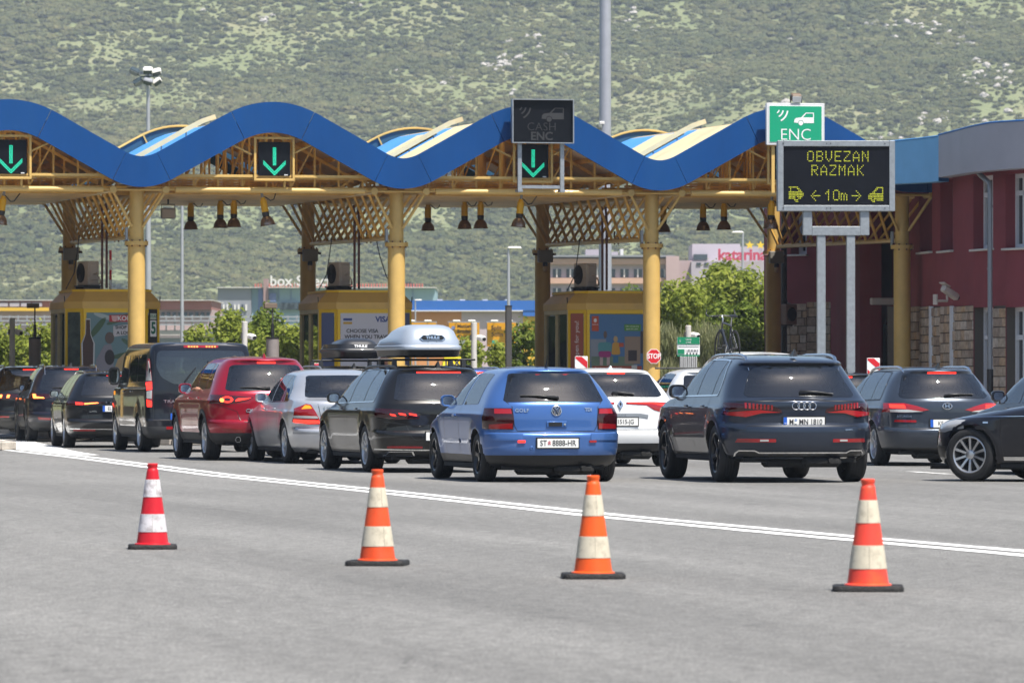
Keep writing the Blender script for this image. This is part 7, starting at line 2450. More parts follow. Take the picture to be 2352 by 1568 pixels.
c.brake3(.30, 1.52, REDON, .022)
c.wiper(.0, 1.11, -.42, 1.12)
c.rails(.5, 2.7, CHROME, r=.02); c.antenna(.55, .06)
c.mirror(3.0, 1.12, TRIM, w=.22, h=.17, out=.13); c.handles([1.36, 2.2], .94, NQP); c.archtrim(CLAD, .06)

# ------------------------------------------------ SUV at the left picture edge
dl = dlo_poly(front, 1.10, 1.03, 1.49, .76, 1.0, A=.36, rear_mid=(.78, 1.25))
c = Car('suv_car', 'dark SUV cut off by the left picture edge', 'suv', 72, 1009, RAD(9.5), SKP, 4.45, 1.62, 1.84, 2.66, .88, .345, rear, front, hw, z0=.25,
        Cr=.5, pr=2.8, flare=.02, wheel=('twin', 5), tyre=.225, dlo=dl, pillars=[(1.05, 1.2, .05), (1.92, 2.04, .06)], rearwin=[(0, 1.07), (.64, 1.07), (.69, 1.10), (.57, 1.46), (.52, 1.485), (0, 1.495)], gl=(GLM, GLD), low=(.42, CLAD))
ed = lambda z: -c.edge(z, .985)
c.both([(-.26, .99), (-.30, .90), (-.52, .87), (ed(.9), .88), (ed(1.01), 1.0)], .006, REDD, 'tail_lamp', .006)
for x in (-.50, -.66):
    c.both([(x - .03, .91), (x + .03, .91), (x + .05, .975), (x - .01, .975)], .016, ORON, 'light_claw', step=.03)
c.plate(0, .73, 'ZG 2093-GD', eu=False)
for s_ in (-1, 1): c.patch('B', rect(s_ * .6, .50, .25, .03), .008, REDL, 'bumper_reflector', step=.05)
c.brake3(.3, 1.52, REDON, .022)
c.rails(.5, 2.7, ALLOY, r=.018); c.mirror(3.0, 1.12, TRIM, w=.22, h=.17, out=.13); c.handles([1.36, 2.2], .94, SKP); c.archtrim(CLAD, .06)
# ------------------------------------------------ white hatchback behind the blue one
WHP = paint('paint_white', (.74, .75, .76), .05, .35)
rear, front, hw = prof('hatch', 4.37, 1.46, 1.82, .97, 1.02, .80, .19, hood=.74, bump=.50)
dl = dlo_poly(front, 1.0, .96, 1.37, .95, 1.12, A=.36)
c = Car('hatchback_car', 'white hatchback with wide red light bar between blue hatchback and grey SUV', 'car', 1427, 1070, RAD(11.5), WHP, 4.37, 1.455, 1.82, 2.67, .80, .32, rear, front, hw, z0=.19,
        Cr=.55, pr=2.7, flare=.02, wheel=('plain', 5), dlo=dl, pillars=[(1.9, 2.0, .06)], rearwin=[(0, 1.02), (.60, 1.02), (.67, 1.05), (.55, 1.34), (.5, 1.355), (0, 1.36)], gl=(GLM, GLD), low=(.345, TRIM))
ed = lambda z: -c.edge(z, .985)
c.both([(-.09, .945), (-.09, .918), (-.40, .90), (-.52, .83), (-.64, .80), (ed(.82), .82), (ed(.93), .935), (-.5, .95)], .006, REDL, 'tail_lamp', .006)
c.both([(-.12, .94), (-.12, .928), (-.5, .925), (-.78, .86), (-.78, .90), (-.5, .943)], .016, REDON, 'light_strip', step=.03)
M = c.at('B', 0, .915, .006)
MB().prism([(-.045, 0), (0, .07), (.045, 0), (0, -.07)], 0, .012, M).build('badge_diamond', BADGE, c.root)
MB().prism([(-.018, 0), (0, .032), (.018, 0), (0, -.032)], .012, .016, M).build('badge_core', TRIM, c.root)
c.ribbon('B', [(-.42, .735), (-.30, .755), (.30, .755), (.42, .735)], .05, ALLOY, 'plate_trim', .008)
c.word('MEGANE', 0, .752, .045, BADGE)
c.plate(0, .66, 'ST   1515-JG', eu=False, size=.092)
c.brake3(.26, 1.37, REDON, .024)
c.wiper(-.1, 1.07, .22, 1.05)
c.ribbon('B', [(-.84, .80), (-.62, .70), (-.56, .545), (.56, .545), (.62, .70), (.84, .80)], .008, TRIM, 'tailgate_gap', .002)
for s_ in (-1, 1): c.patch('B', [(s_ * .68, .37), (s_ * .70, .42), (s_ * .80, .42), (s_ * .76, .37)], .008, REDL, 'bumper_reflector', step=.04)
c.antenna(.75, .05, m=WHP)
c.mirror(2.95, 1.02, WHP); c.handles([2.2], .86, WHP)
# ------------------------------------------------ white car further ahead
rear, front, hw = prof('hatch', 4.0, 1.49, 1.76, .97, 1.0, .6, .2, hood=.76, bump=.55)
dl = dlo_poly(front, .98, .955, 1.38, .72, .86, A=.36)
c = Car('hatchback_car', 'small white hatchback with a bicycle on top, half hidden by the dark grey SUV', 'car', 1655, 1040, RAD(12), WHP, 4.0, 1.49, 1.76, 2.5, .72, .31, rear, front, hw, Cr=.45, pr=3.0, flare=.02,
        dlo=dl, pillars=[(1.62, 1.7, .06)], rearwin=[(0, 1.0), (.58, 1.0), (.62, 1.02), (.54, 1.36), (0, 1.375)], gl=(GLM, GLD), low=(.3, TRIM))
c.both([(-.5, .66), (-.48, .9), (-.6, 1.0), (-c.edge(.9, .985), .9), (-c.edge(.7, .985), .68)], .006, REDL, 'tail_lamp', .006)
wh2 = c
MB().box((.56, 1.75, 1.515), (.06, 1.5, .03), None, .01).build('bike_rail', TRIM, c.root)
for y in (1.35, 2.2): MB().box((0, y, 1.49), (1.3, .05, .03), None, .01).build('roof_bar', TRIM, c.root)
c.plate(0, .7, 'ST 320-BL', eu=False); c.mirror(2.7, 1.02, WHP); c.handles([1.85], .86, WHP)
# ------------------------------------------------ dark blue-grey estate
HYP = paint('paint_steel_blue', (.042, .053, .074), .5, .3)
rear, front, hw = prof('wagon', 4.58, 1.475, 1.795, .96, 1.0, .72, .19, hood=.75, bump=.54)
dl = dlo_poly(front, .99, .955, 1.375, .78, 1.02, A=.36, rear_mid=(.84, 1.2))
c = Car('estate_car', 'slate blue estate car with roof rails behind the black car', 'car', 2178, 1068, RAD(10.5), HYP, 4.58, 1.475, 1.795, 2.65, 1.02, .32, rear, front, hw, z0=.19,
        Cr=.6, pr=2.6, flare=.022, wheel=('twin', 5), dlo=dl, pillars=[(1.30, 1.44, .05), (2.12, 2.22, .06)], rearwin=[(0, 1.0), (.62, 1.0), (.68, 1.03), (.55, 1.345), (.5, 1.36), (0, 1.365)], gl=(GL, GL),
        frontwin=[(0, 1.0), (.60, 1.0), (.50, 1.36), (0, 1.37)], low=(.27, TRIM))
ed = lambda z: -c.edge(z, .985)
c.both([(-.27, .83), (-.44, .80), (-.62, .79), (ed(.8), .80), (ed(.92), .93), (-.62, .93), (-.44, .885)], .006, REDL, 'tail_lamp', .006)
c.both([(-.36, .805), (-.60, .795), (-.80, .80), (-.80, .835), (-.58, .835)], .016, CLEARL, 'lamp_clear', step=.04)
c.both([(-.60, .85), (-.80, .86), (-.80, .91), (-.62, .905)], .016, REDON, 'lamp_lit', step=.04)
M = c.at('B', 0, .885, .008)
MB().lathe([(.055, 0), (.062, .006), (.055, .012), (.048, .006), (.055, 0)], 22, M @ Matrix.Diagonal((1.25, .85, 1, 1))).build('badge_ring', BADGE, c.root, 60)
text('H', .085, M @ Matrix.Shear('XZ', 4, (0, 0)) @ Matrix.Translation((0, 0, .006)), BADGE, c.root, 'badge_letter', .003, sx=1.2)
c.word('HYUNDAI', -.62, .735, .05)
c.plate(0, .63, 'KE 104 FO')
for s_ in (-1, 1): c.patch('B', [(s_ * .46, .645), (s_ * .46, .68), (s_ * .74, .685), (s_ * .76, .655)], .008, REDL, 'bumper_reflector', step=.04)
c.brake3(.44, 1.378, REDON, .026)
c.wiper(-.02, 1.03, .42, 1.045)
c.ribbon('B', [(-.8, .78), (-.60, .70), (-.56, .55), (.56, .55), (.60, .70), (.8, .78)], .008, TRIM, 'tailgate_gap', .002)
c.rails(.6, 2.9, CHROME, r=.02, lift=.04); c.antenna(.6, .07)
c.mirror(2.95, 1.02, HYP); c.handles([1.55, 2.4], .86, HYP); c.chromeline(TRIM, .014)
# ------------------------------------------------ small black car before it
rear, front, hw = prof('hatch', 4.1, 1.44, 1.76, .95, .99, .7, .2, hood=.74, bump=.55)
dl = dlo_poly(front, .97, .945, 1.34, .75, .9, A=.36)
BKP = paint('paint_black', (.008, .008, .009), .15)
c = Car('hatchback_car', 'black hatchback far ahead between dark grey SUV and slate estate', 'car', 1962, 1035, RAD(11), BKP, 4.1, 1.43, 1.76, 2.55, .76, .31, rear, front, hw, Cr=.5, pr=2.7, flare=.02,
        dlo=dl, pillars=[(1.65, 1.75, .06)], rearwin=[(0, .99), (.6, .99), (.63, 1.01), (.53, 1.3), (0, 1.32)], gl=(GLM, GL), low=(.3, TRIM))
c.both([(-.4, .75), (-.42, .88), (-c.edge(.88, .985), .9), (-c.edge(.77, .985), .76)], .006, REDL, 'tail_lamp', .006)
c.brake3(.3, 1.335, REDON, .03, -.1); c.plate(0, .66, 'ST 118-RA', eu=False); c.mirror(2.75, 1.0, BKP); c.antenna(.6, .08)
# ------------------------------------------------ black car crossing at the right edge
A6P = paint('paint_black_navy', (.009, .010, .017), .25)
rear, front, hw = prof('wagon', 4.93, 1.46, 1.874, .93, .97, .8, .17, hood=.76, nose=.55, cowl=.96, bump=.55, cy=1.42)
front = [(.17, 4.58), (.22, 4.69), (.30, 4.75), (.45, 4.77), (.60, 4.75), (.71, 4.70), (.765, 4.60), (.81, 4.38), (.86, 4.1), (.93, 3.66), (.96, 3.48), (.98, 3.42), (1.36, 2.80), (1.41, 2.6), (1.44, 2.35), (1.46, 2.2)]
dl = dlo_poly(front, .96, .945, 1.355, .6, .85, A=.40, rear_mid=(.62, 1.15))
Yf = HC * FD / (1105 - HY)
yaw6 = RAD(58)
c = Car('estate_car', 'black car with silver ten spoke wheel cut off by the right picture edge', 'car', 2352, 0, yaw6, A6P, 4.93, 1.46, 1.874, 2.91, 1.11, .335, rear, front, hw, Y0=70, z0=.17,
        Cr=.55, pr=2.8, Cf=.95, pf=2.6, flare=.022, wheel=('plain', 10), tyre=.235, dlo=dl, pillars=[(1.3, 1.42, .05), (2.1, 2.22, .06)], rearwin=[(0, .98), (.6, .98), (.65, 1.0), (.54, 1.32), (0, 1.34)],
        frontwin=[(0, 1.0), (.62, 1.0), (.54, 1.34), (0, 1.35)], gl=(GL, GLM), low=(.24, TRIM))
fwp = Vector((GX(2236, Yf), Yf, 0))                 # where the near front wheel stands
loc = Matrix.Rotation(yaw6, 3, 'Z') @ Vector((-.80, 1.11 + 2.91, 0))
c.root.location = fwp - loc
for sg in (1, -1):
    c.patch('F', [(sg * .52, .62), (sg * .50, .66), (sg * .80, .765), (sg * c.edge(.76, .95), .765), (sg * c.edge(.66, .965), .66), (sg * .78, .61)], .006, CLEARL, 'headlamp', step=.05, bulge=.006)
    c.patch('F', [(sg * .60, .30), (sg * .60, .45), (sg * .80, .43), (sg * .80, .30)], .005, TRIM, 'air_intake', step=.06)
c.patch('F', rounded([(-.42, .28), (.42, .28), (.50, .55), (.46, .72), (-.46, .72), (-.50, .55)], .05), .006, TRIM, 'grille', step=.07)
for k in range(6): c.ribbon('F', [(-.44, .33 + k * .065), (.44, .33 + k * .065)], .012, CHROME, 'grille_bar', .012)
M = c.at('F', 0, .62, .02)
for k in range(4): MB().lathe([(.046, 0), (.052, .005), (.046, .01), (.040, .005), (.046, 0)], 18, M @ Matrix.Translation((-.105 + .07 * k, 0, 0))).build('badge_ring', BADGE, c.root, 60)
for v in ('L', 'R'):
    c.ribbon(v, [(.4, .83), (2.2, .835), (4.25, .80)], .008, CHROME, 'shoulder_highlight', .002)
    c.ribbon(v, [(1.55, .30), (3.55, .29)], .045, CHROME, 'sill_trim', .01)
    c.ribbon(v, [(3.62, .90), (3.95, .87), (4.55, .77)], .008, TRIM, 'bonnet_gap', .002)
    c.ribbon(v, [(3.60, .88), (3.58, .62), (3.55, .34)], .009, TRIM, 'wing_gap', .002)
    MB().box((0, 0, .005), (.07, .022, .008), c.at(v, 3.78, .735, .003)).build('wing_badge', BADGE, c.root)
c.chromeline(CHROME, .016)
c.mirror(3.08, 1.0, A6P, w=.2, h=.15); c.handles([1.5, 2.42], .84, A6P)
c.archtrim(A6P, .03)
# ------------------------------------------------ dark car with roof bars behind it
rear, front, hw = prof('wagon', 4.6, 1.46, 1.80, .95, .98, .7, .2, hood=.75, bump=.55)
dl = dlo_poly(front, .97, .945, 1.36, .7, .95, A=.38, rear_mid=(.74, 1.2))
c = Car('estate_car', 'black car with roof bars partly hidden at the right picture edge', 'car', 2420, 0, RAD(15), A6P, 4.6, 1.46, 1.80, 2.65, .95, .32, rear, front, hw, Y0=75.0,
        Cr=.55, pr=2.7, flare=.02, wheel=('twin', 5), dlo=dl, pillars=[(1.25, 1.4, .05), (2.02, 2.14, .06)], rearwin=[(0, 1.0), (.6, 1.0), (.65, 1.02), (.54, 1.31), (0, 1.33)], frontwin=[(0, .98), (.60, .98), (.50, 1.33), (0, 1.34)], gl=(GL, GL), low=(.28, TRIM))
c.both([(-.3, .80), (-.45, .90), (-c.edge(.9, .985), .92), (-c.edge(.77, .985), .78)], .006, REDL, 'tail_lamp', .006)
c.plate(0, .66, 'ST 774-MC', eu=False)
c.root.location = Vector((GX(2266, 77.0), 77.0, 0)) - Matrix.Rotation(RAD(15), 3, 'Z') @ Vector((-1.0, 2.95, 0))
c.mirror(2.98, 1.05, A6P); c.handles([1.55, 2.4], .88, A6P)
for y in (1.3, 2.2):
    MB().box((0, y, 1.545), (1.25, .05, .03), None, .01).build('roof_bar', TRIM, c.root)
    for s_ in (-1, 1): MB().box((s_ * .56, y, 1.48), (.07, .09, .12), None, .02).build('bar_foot', TRIM, c.root)
# ------------------------------------------------ cars deeper in the queue
rear, front, hw = prof('wagon', 4.6, 1.52, 1.82, 1.0, 1.04, .65, .22, hood=.80, bump=.58)
dl = dlo_poly(front, 1.02, .99, 1.42, .6, .85, A=.36, rear_mid=(.62, 1.2))
c = Car('estate_car', 'dark estate car with a black roof box ahead of the silver saloon', 'car', 826, 1049, RAD(12.5), BKP, 4.6, 1.52, 1.82, 2.7, .95, .33, rear, front, hw, Cr=.5, pr=2.8, flare=.02,
        dlo=dl, pillars=[(1.25, 1.4, .05), (2.1, 2.2, .06)], rearwin=[(0, 1.04), (.62, 1.04), (.66, 1.06), (.55, 1.38), (0, 1.4)], gl=(GLM, GL), low=(.32, TRIM))
c.both([(-.3, .80), (-.45, .90), (-c.edge(.9, .985), .92), (-c.edge(.77, .985), .78)], .006, REDL, 'tail_lamp', .006)
c.plate(0, .66, 'ZG 903-CU', eu=False); c.rails(.55, 2.9, ALLOY); c.mirror(3.0, 1.05, BKP); c.antenna(.5, .06)
roofbox('roof_box', 'smaller black roof box in front of the white card poster', c, .5, .12, 1.635, 1.9, .80, .34, mat('roofbox_black', (.018, .019, .023), .4, coat=.3), TRIM, 'THULE', False)
BLP = paint('paint_deep_blue', (.02, .06, .26), .4)
rear, front, hw = prof('wagon', 4.55, 1.49, 1.80, .97, 1.0, .6, .2, hood=.78, bump=.56)
dl = dlo_poly(front, .99, .965, 1.39, .6, .85, A=.36, rear_mid=(.62, 1.2))
c = Car('estate_car', 'blue estate car seen only as a roof above the blue hatchback', 'car', 1098, 1050, RAD(12.5), BLP, 4.55, 1.50, 1.80, 2.65, .95, .32, rear, front, hw, Cr=.5, pr=2.8, flare=.02,
        dlo=dl, pillars=[(1.25, 1.4, .05), (2.05, 2.15, .06)], rearwin=[(0, 1.0), (.6, 1.0), (.65, 1.02), (.54, 1.35), (0, 1.37)], gl=(GLM, GLD), low=(.3, TRIM))
c.both([(-.3, .80), (-.45, .90), (-c.edge(.9, .985), .92), (-c.edge(.77, .985), .78)], .006, REDL, 'tail_lamp', .006)
c.brake3(.4, 1.395, REDON, .03); c.plate(0, .66, 'ST 661-PP', eu=False); c.rails(.55, 2.9, CHROME); c.mirror(2.95, 1.03, BLP)
c = Car('taxi_car', 'white taxi with a yellow roof sign ahead of the black estate', 'taxi', 1040, 1036, RAD(12), WHP, 4.55, 1.47, 1.80, 2.65, .95, .32, rear, front, [(a, min(b, .9)) for a, b in hw], Cr=.5, pr=2.8, flare=.02,
        dlo=dl, pillars=[(1.25, 1.4, .05), (2.05, 2.15, .06)], rearwin=[(0, 1.0), (.6, 1.0), (.65, 1.02), (.54, 1.33), (0, 1.35)], gl=(GLM, GLD), low=(.3, TRIM))
c.both([(-.3, .80), (-.45, .90), (-c.edge(.9, .985), .92), (-c.edge(.77, .985), .78)], .006, REDL, 'tail_lamp', .006)
c.plate(0, .66, 'ST 047-TX', eu=False); c.mirror(2.95, 1.03, WHP)
M = frame((.26, 1.35, 1.61), (1, 0, 0), (0, 0, 1))
o = MB().prism([(-.2, -.14), (.2, -.14), (.15, .09), (-.15, .09)], -.05, .05, M).build('taxi_sign', mat('taxi_yellow', (.75, .55, .02), .4), c.root)
text('TAXI', .15, M @ Matrix.Translation((0, -.02, .054)), INK, o, bold=.006)
# white people carrier with the bicycle on its roof
rear, front, hw = prof('wagon', 4.6, 1.81, 1.84, 1.05, 1.1, .4, .22, hood=.88, bump=.6, cowl=1.05)
dl = dlo_poly(front, 1.08, 1.05, 1.54, .5, .65, A=.36)
c = Car('people_carrier', 'white people carrier showing only its roof above the dark grey SUV', 'car', 1768, 1033, RAD(11.5), WHP, 4.6, 1.81, 1.84, 2.7, .95, .33, rear, front, hw, z0=.22, Cr=.5, pr=2.9, flare=.015,
        dlo=dl, pillars=[(1.2, 1.3, .06), (2.1, 2.2, .06)], rearwin=[(0, 1.1), (.64, 1.1), (.68, 1.12), (.58, 1.50), (0, 1.53)], gl=(GLM, GLD), low=(.33, TRIM))
c.both([(-.62, .8), (-.64, 1.2), (-c.edge(1.15, .985), 1.2), (-c.edge(.85, .985), .82)], .006, REDL, 'tail_lamp', .006)
c.plate(0, .75, 'ST 505-VN', eu=False); c.mirror(3.0, 1.15, WHP)
mpv = c
# bicycle
BF = mat('bike_frame_dark', (.03, .035, .045), .3, .4, coat=.5)
zb_ = 1.53
r = thing('bicycle', 'dark bicycle standing upright on a car roof rack', 'bicycle', wh2.root.matrix_basis @ Vector((.56, 1.2, zb_)), RAD(14))
r.scale = (.9, .9, .9)
for (y, nm) in ((.0, 'rear_wheel'), (1.05, 'front_wheel')):
    e = empty(nm, (0, y, .345), 0, r)
    Mw = Matrix.Rotation(pi / 2, 4, 'Y')
    MB().lathe([(.345 + .018 * cos(a), .018 * sin(a)) for a in np.linspace(0, 2 * pi, 9)], 36, Mw).build('tyre', TYRE, e, 60)
    MB().lathe([(.322, -.010), (.322, .010), (.312, .008), (.312, -.008), (.322, -.010)], 36, Mw).build('rim', BLACK, e, 60)
    mb = MB()
    for k in range(14):
        a = 2 * pi * k / 14
        mb.tube((.02 * (-1) ** k, .02 * cos(a + 1), .02 * sin(a + 1)), (0, .315 * cos(a), .315 * sin(a)), 0.0028, n=4, caps=False)
    mb.tube((-.05, 0, 0), (.05, 0, 0), .018, n=8)
    mb.build('spokes', BLACK, e)
BB, ST, HT, HD = (0, .42, .28), (0, .26, .80), (0, .86, .86), (0, .90, .74)
fr = MB()
for a_, b_, rad in ((BB, ST, .017), (ST, HT, .017), (BB, HD, .02), (HT, HD, .02)): fr.tube(a_, b_, rad, n=8)
for s_ in (-.05, .05): fr.tube((s_, 0, .345), (s_ * .5, .40, .29), .010, n=6).tube((s_, 0, .345), (s_ * .4, .28, .74), .009, n=6)
fr.build('frame', BF, r, 60)
mb = MB()
for s_ in (-.05, .05): mb.tube((s_, 1.05, .345), (s_, .92, .70), .013, n=6)
mb.tube((-.06, .915, .71), (.06, .915, .71), .016, n=6); mb.build('fork', BF, r, 60)
MB().tube((0, .26, .78), (0, .22, .95), .013, n=8).build('seat_post', ALLOY, r, 60)
mb = MB(); P_ = []
for y, w_, z in ((.06, .08, .97), (.1, .085, .985), (.18, .06, .99), (.27, .025, .985), (.33, .02, .98)):
    P_.append([(w_ * cos(a), y, z + .022 * sin(a)) for a in np.linspace(0, 2 * pi, 11)])
mb.grid(P_).add(P_[0][:-1], [tuple(range(10))]).build('saddle', BLACK, r, 60)
MB().path([(0, .86, .86), (0, .84, .94), (0, .9, 1.0)], .016, 8).build('stem', ALLOY, r, 60)
MB().path([(-.28, 1.02, 1.12), (-.30, 1.0, 1.03), (-.29, .88, .985), (-.15, .90, .99), (0, .91, 1.0), (.15, .90, .99), (.29, .88, .985), (.30, 1.0, 1.03), (.28, 1.02, 1.12)], .013, 8).build('handlebar', ALLOYD, r, 60)
for s_ in (-1, 1):
    MB().path([(s_ * .2, .9, .985), (s_ * .22, .97, .95), (s_ * .27, .99, .93)], .007, 5).build('brake_lever', BLACK, r, 60)
    MB().tube((s_ * .06, .42, .28), (s_ * .07, .42 + s_ * .11, .28 - s_ * .12), .011, n=6).build('crank', ALLOY, r, 60)
    MB().box((s_ * .12, .42 + s_ * .11, .28 - s_ * .12), (.09, .07, .02), None, .006).build('pedal', BLACK, r)
MB().lathe([(.095, -.004), (.095, .004), (.07, .005), (.07, -.005), (.095, -.004)], 20, Matrix.Translation((.06, .42, .28)) @ Matrix.Rotation(pi / 2, 4, 'Y')).build('chainring', BLACK, r, 60)
# ================================================================== cones
CONE_R = mat('cone_red', (.55, .008, .018), .42, vary=.12, vscale=8)
CONE_O = mat('cone_orange', (.72, .075, .012), .45, vary=.15, vscale=7, dirt=(.35, .12, .06), dscale=6, damt=.2)
CONE_P = mat('cone_coral', (.78, .06, .035), .45, vary=.12, vscale=7, dirt=(.7, .14, .02), dscale=3, damt=.4)
REFL_W = mat('cone_white', (.66, .63, .65), .5, vary=.08, vscale=10, dirt=(.13, .09, .08), dscale=14, damt=.45)
REFL_C = mat('cone_cream', (.60, .54, .42), .5, vary=.1, vscale=9, dirt=(.2, .17, .12), dscale=15, damt=.3)
RUBB = mat('cone_base_rubber', (.012, .011, .011), .7, vary=.4, vscale=20, bump=.4, bscale=70)
def cone(dx, yb, hpx, base_px, col, wht, label, turn, seed):
    Y_ = HC * FD / (yb - HY)
    px = Y_ / FD
    h = hpx * px; bw = base_px * px
    r = thing('traffic_cone', label, 'traffic cone', (GX(dx, Y_), Y_ + bw * .35, 0), RAD(turn), 'traffic cones in front of the queue')
    rs_ = random.Random(seed)
    b = MB(); t = .034
    oc = rounded([(-bw / 2, -bw / 2), (bw / 2, -bw / 2), (bw / 2, bw / 2), (-bw / 2, bw / 2)], bw * .14, 4)
    ic = [(a * .97, c * .97) for a, c in oc]
    b.grid([[(a, c, .004) for a, c in oc + oc[:1]], [(a, c, t * .7) for a, c in oc + oc[:1]], [(a, c, t) for a, c in ic + ic[:1]]])
    b.add([(a, c, t) for a, c in ic], [tuple(range(len(ic)))]).add([(a, c, .004) for a, c in oc], [tuple(reversed(range(len(oc))))])
    for a in (-1, 1):
        for c in (-1, 1): b.box((a * bw * .38, c * bw * .38, .004), (.06, .06, .008))
    b.build('base', RUBB, r, 50)
    r0, r1 = h * .188, h * .054
    zc = [t, t + (h - t) * .155, t + (h - t) * .375, t + (h - t) * .585, t + (h - t) * .80, h]
    def rad(z): return r0 + (r1 - r0) * (z - t) / (h - t)
    for k in range(5):
        m = wht if k in (1, 3) else col
        e = .0025 if k in (1, 3) else 0
        za, zb_ = zc[k], zc[k + 1]
        prf = []
        if k == 0: prf = [(rad(za) * 1.13, za), (rad(za) * 1.12, za + .006), (rad(za) * 1.0, za + .012)]
        if k in (1, 3): prf = [(rad(za), za), (rad(za) + e, za + .001)]
        for z in np.linspace(za + .012 if k == 0 else za + .001, zb_ - (.045 if k == 4 else .001), 6): prf.append((rad(float(z)) + e, float(z)))
        if k in (1, 3): prf.append((rad(zb_), zb_))
        if k == 4:
            q = rad(h - .045)
            prf += [(q * .93, h - .042), (q * .88, h - .03), (q * .98, h - .022), (q * .98, h - .004), (q * .86, h), (q * .6, h - .002), (q * .55, h - .03)]
        MB().lathe(prf, 36).build('cone_band' if k in (1, 3) else 'cone_shell', m, r, 50)
        if k in (1, 3):                                         # seam of the reflective sleeve
            a_ = RAD(-75 + rs_.uniform(-20, 20))
            MB().path([((rad(z) + e + .0005) * cos(a_), (rad(z) + e + .0005) * sin(a_), z) for z in np.linspace(za + .004, zb_ - .004, 4)], .0015, 4).build('sleeve_seam', mat('seam_dirt', (.3, .27, .22), .7), r)
    return r
cone(348, 1261, 197, 113, CONE_R, REFL_W, 'red and white traffic cone, smallest, at the left', 4, 1)
cone(866, 1299, 221, 138, CONE_O, REFL_C, 'orange and cream cone in front of the black estate car', -6, 2)
cone(1363, 1329, 237, 145, mat('cone_orange_bright', (.80, .10, .008), .45, vary=.12, vscale=7, dirt=(.5, .1, .03), dscale=5, damt=.15), REFL_C, 'orange and cream cone below the blue hatchback', 2, 3)
cone(1997, 1358, 258, 164, CONE_P, REFL_C, 'coral red and cream cone, largest, at the right', -3, 4)
Y_ = HC * FD / (1299 - HY)
o = MB().prism([(-.045, -.008), (.03, -.012), (.05, .006), (-.03, .01)], 0, .004).build('paper_scrap', mat('lime_scrap', (.45, .62, .02), .6), None, loc=(GX(908, Y_), Y_ - .02, .006))
tag(o, 'small lime green scrap at the base of the second cone', 'litter')

# ================================================================== posts on the islands
POSTW = mat('post_white', (.55, .53, .50), .5, vary=.1)
POSTD = mat('post_dark_grey', (.055, .052, .05), .6)
def campost(dx, Y_, ytop, ycam, label):
    r = thing('camera_post', label, 'camera post', (GX(dx, Y_), Y_, .13), TH, 'camera posts on the islands')
    z = HC + (HY - ytop) / FD * Y_ - .13; zc = HC + (HY - ycam) / FD * Y_ - .13
    MB().lathe([(.065, 0), (.065, z - .01), (.05, z), (0, z)], 14).lathe([(.11, 0), (.11, .02), (.065, .022)], 14).build('post', POSTW, r, 45)
    Mx = Matrix.Translation((.14, -.06, zc)) @ Matrix.Rotation(RAD(8), 4, 'X') @ Matrix.Rotation(RAD(20), 4, 'Z')
    MB().box((0, 0, 0), (.13, .26, .12), Mx, .035).build('camera_housing', mat('cam_white', (.72, .71, .69), .45), r)
    MB().lathe([(.045, 0), (.045, .01), (0, .01)], 12, Mx @ face((0, -.132, -.01))).build('camera_lens', BLACK, r)
    MB().box((.05, 0, zc), (.1, .05, .05)).box((-.075, 0, zc + .01), (.03, .07, .12)).build('bracket', POSTD, r)
    return r
campost(28, 132.0, 730, 763, 'white camera post at the left edge before the shrubs')
campost(562, 123.0, 738, 773, 'white camera post right of the van roof')
campost(1089, 124.0, 740, 776, 'white camera post in front of the yellow direction sign')
campost(1581, 124.8, 747, 770, 'white camera post behind the tariff board')
def boxpost(dx, Y_, label):
    r = thing('sensor_post', label, 'sensor post', (GX(dx, Y_), Y_, .13), TH, 'sensor posts before the booths')
    zc = HC + (HY - 775) / FD * Y_ - .13; zt = HC + (HY - 702) / FD * Y_ - .13
    MB().lathe([(.14, 0), (.14, zc - .01), (.13, zc), (0, zc)], 20).build('drum', mat('drum_grey', (.22, .19, .18), .6, vary=.15), r, 40)
    MB().lathe([(.145, zc - .03), (.15, zc - .02), (.15, zc + .005), (0, zc + .012)], 20).build('drum_lid', BLACK, r, 40)
    MB().tube((0, 0, zc), (0, 0, zc + .3), .035, n=10).build('sleeve', BLACK, r, 60)
    MB().tube((0, 0, zc), (0, 0, zt), .017, n=8).build('rod', POSTD, r, 60)
    MB().box((-.045, 0, zt), (.28, .12, .11), None, .01).build('sensor_box', mat('sensor_brown', (.15, .11, .08), .6), r)
    return r
boxpost(80, 131.0, 'thin post with a flat brown box left of the first booth')
boxpost(626, 123.0, 'thin post with a flat brown box left of the second booth')
r = thing('dark_post', 'thick dark grey post left of the grocery poster booth', 'post', (GX(1168, 122), 122, .0), TH)
z = HC + (HY - 703) / FD * 122
MB().box((0, 0, z / 2), (.125, .125, z), None, .01).build('shaft', POSTD, r)
MB().box((0, 0, .08), (.3, .3, .16), None, .02).build('foot', POSTD, r)
MB().box((0, 0, z + .004), (.135, .135, .02)).build('cap', BLACK, r)
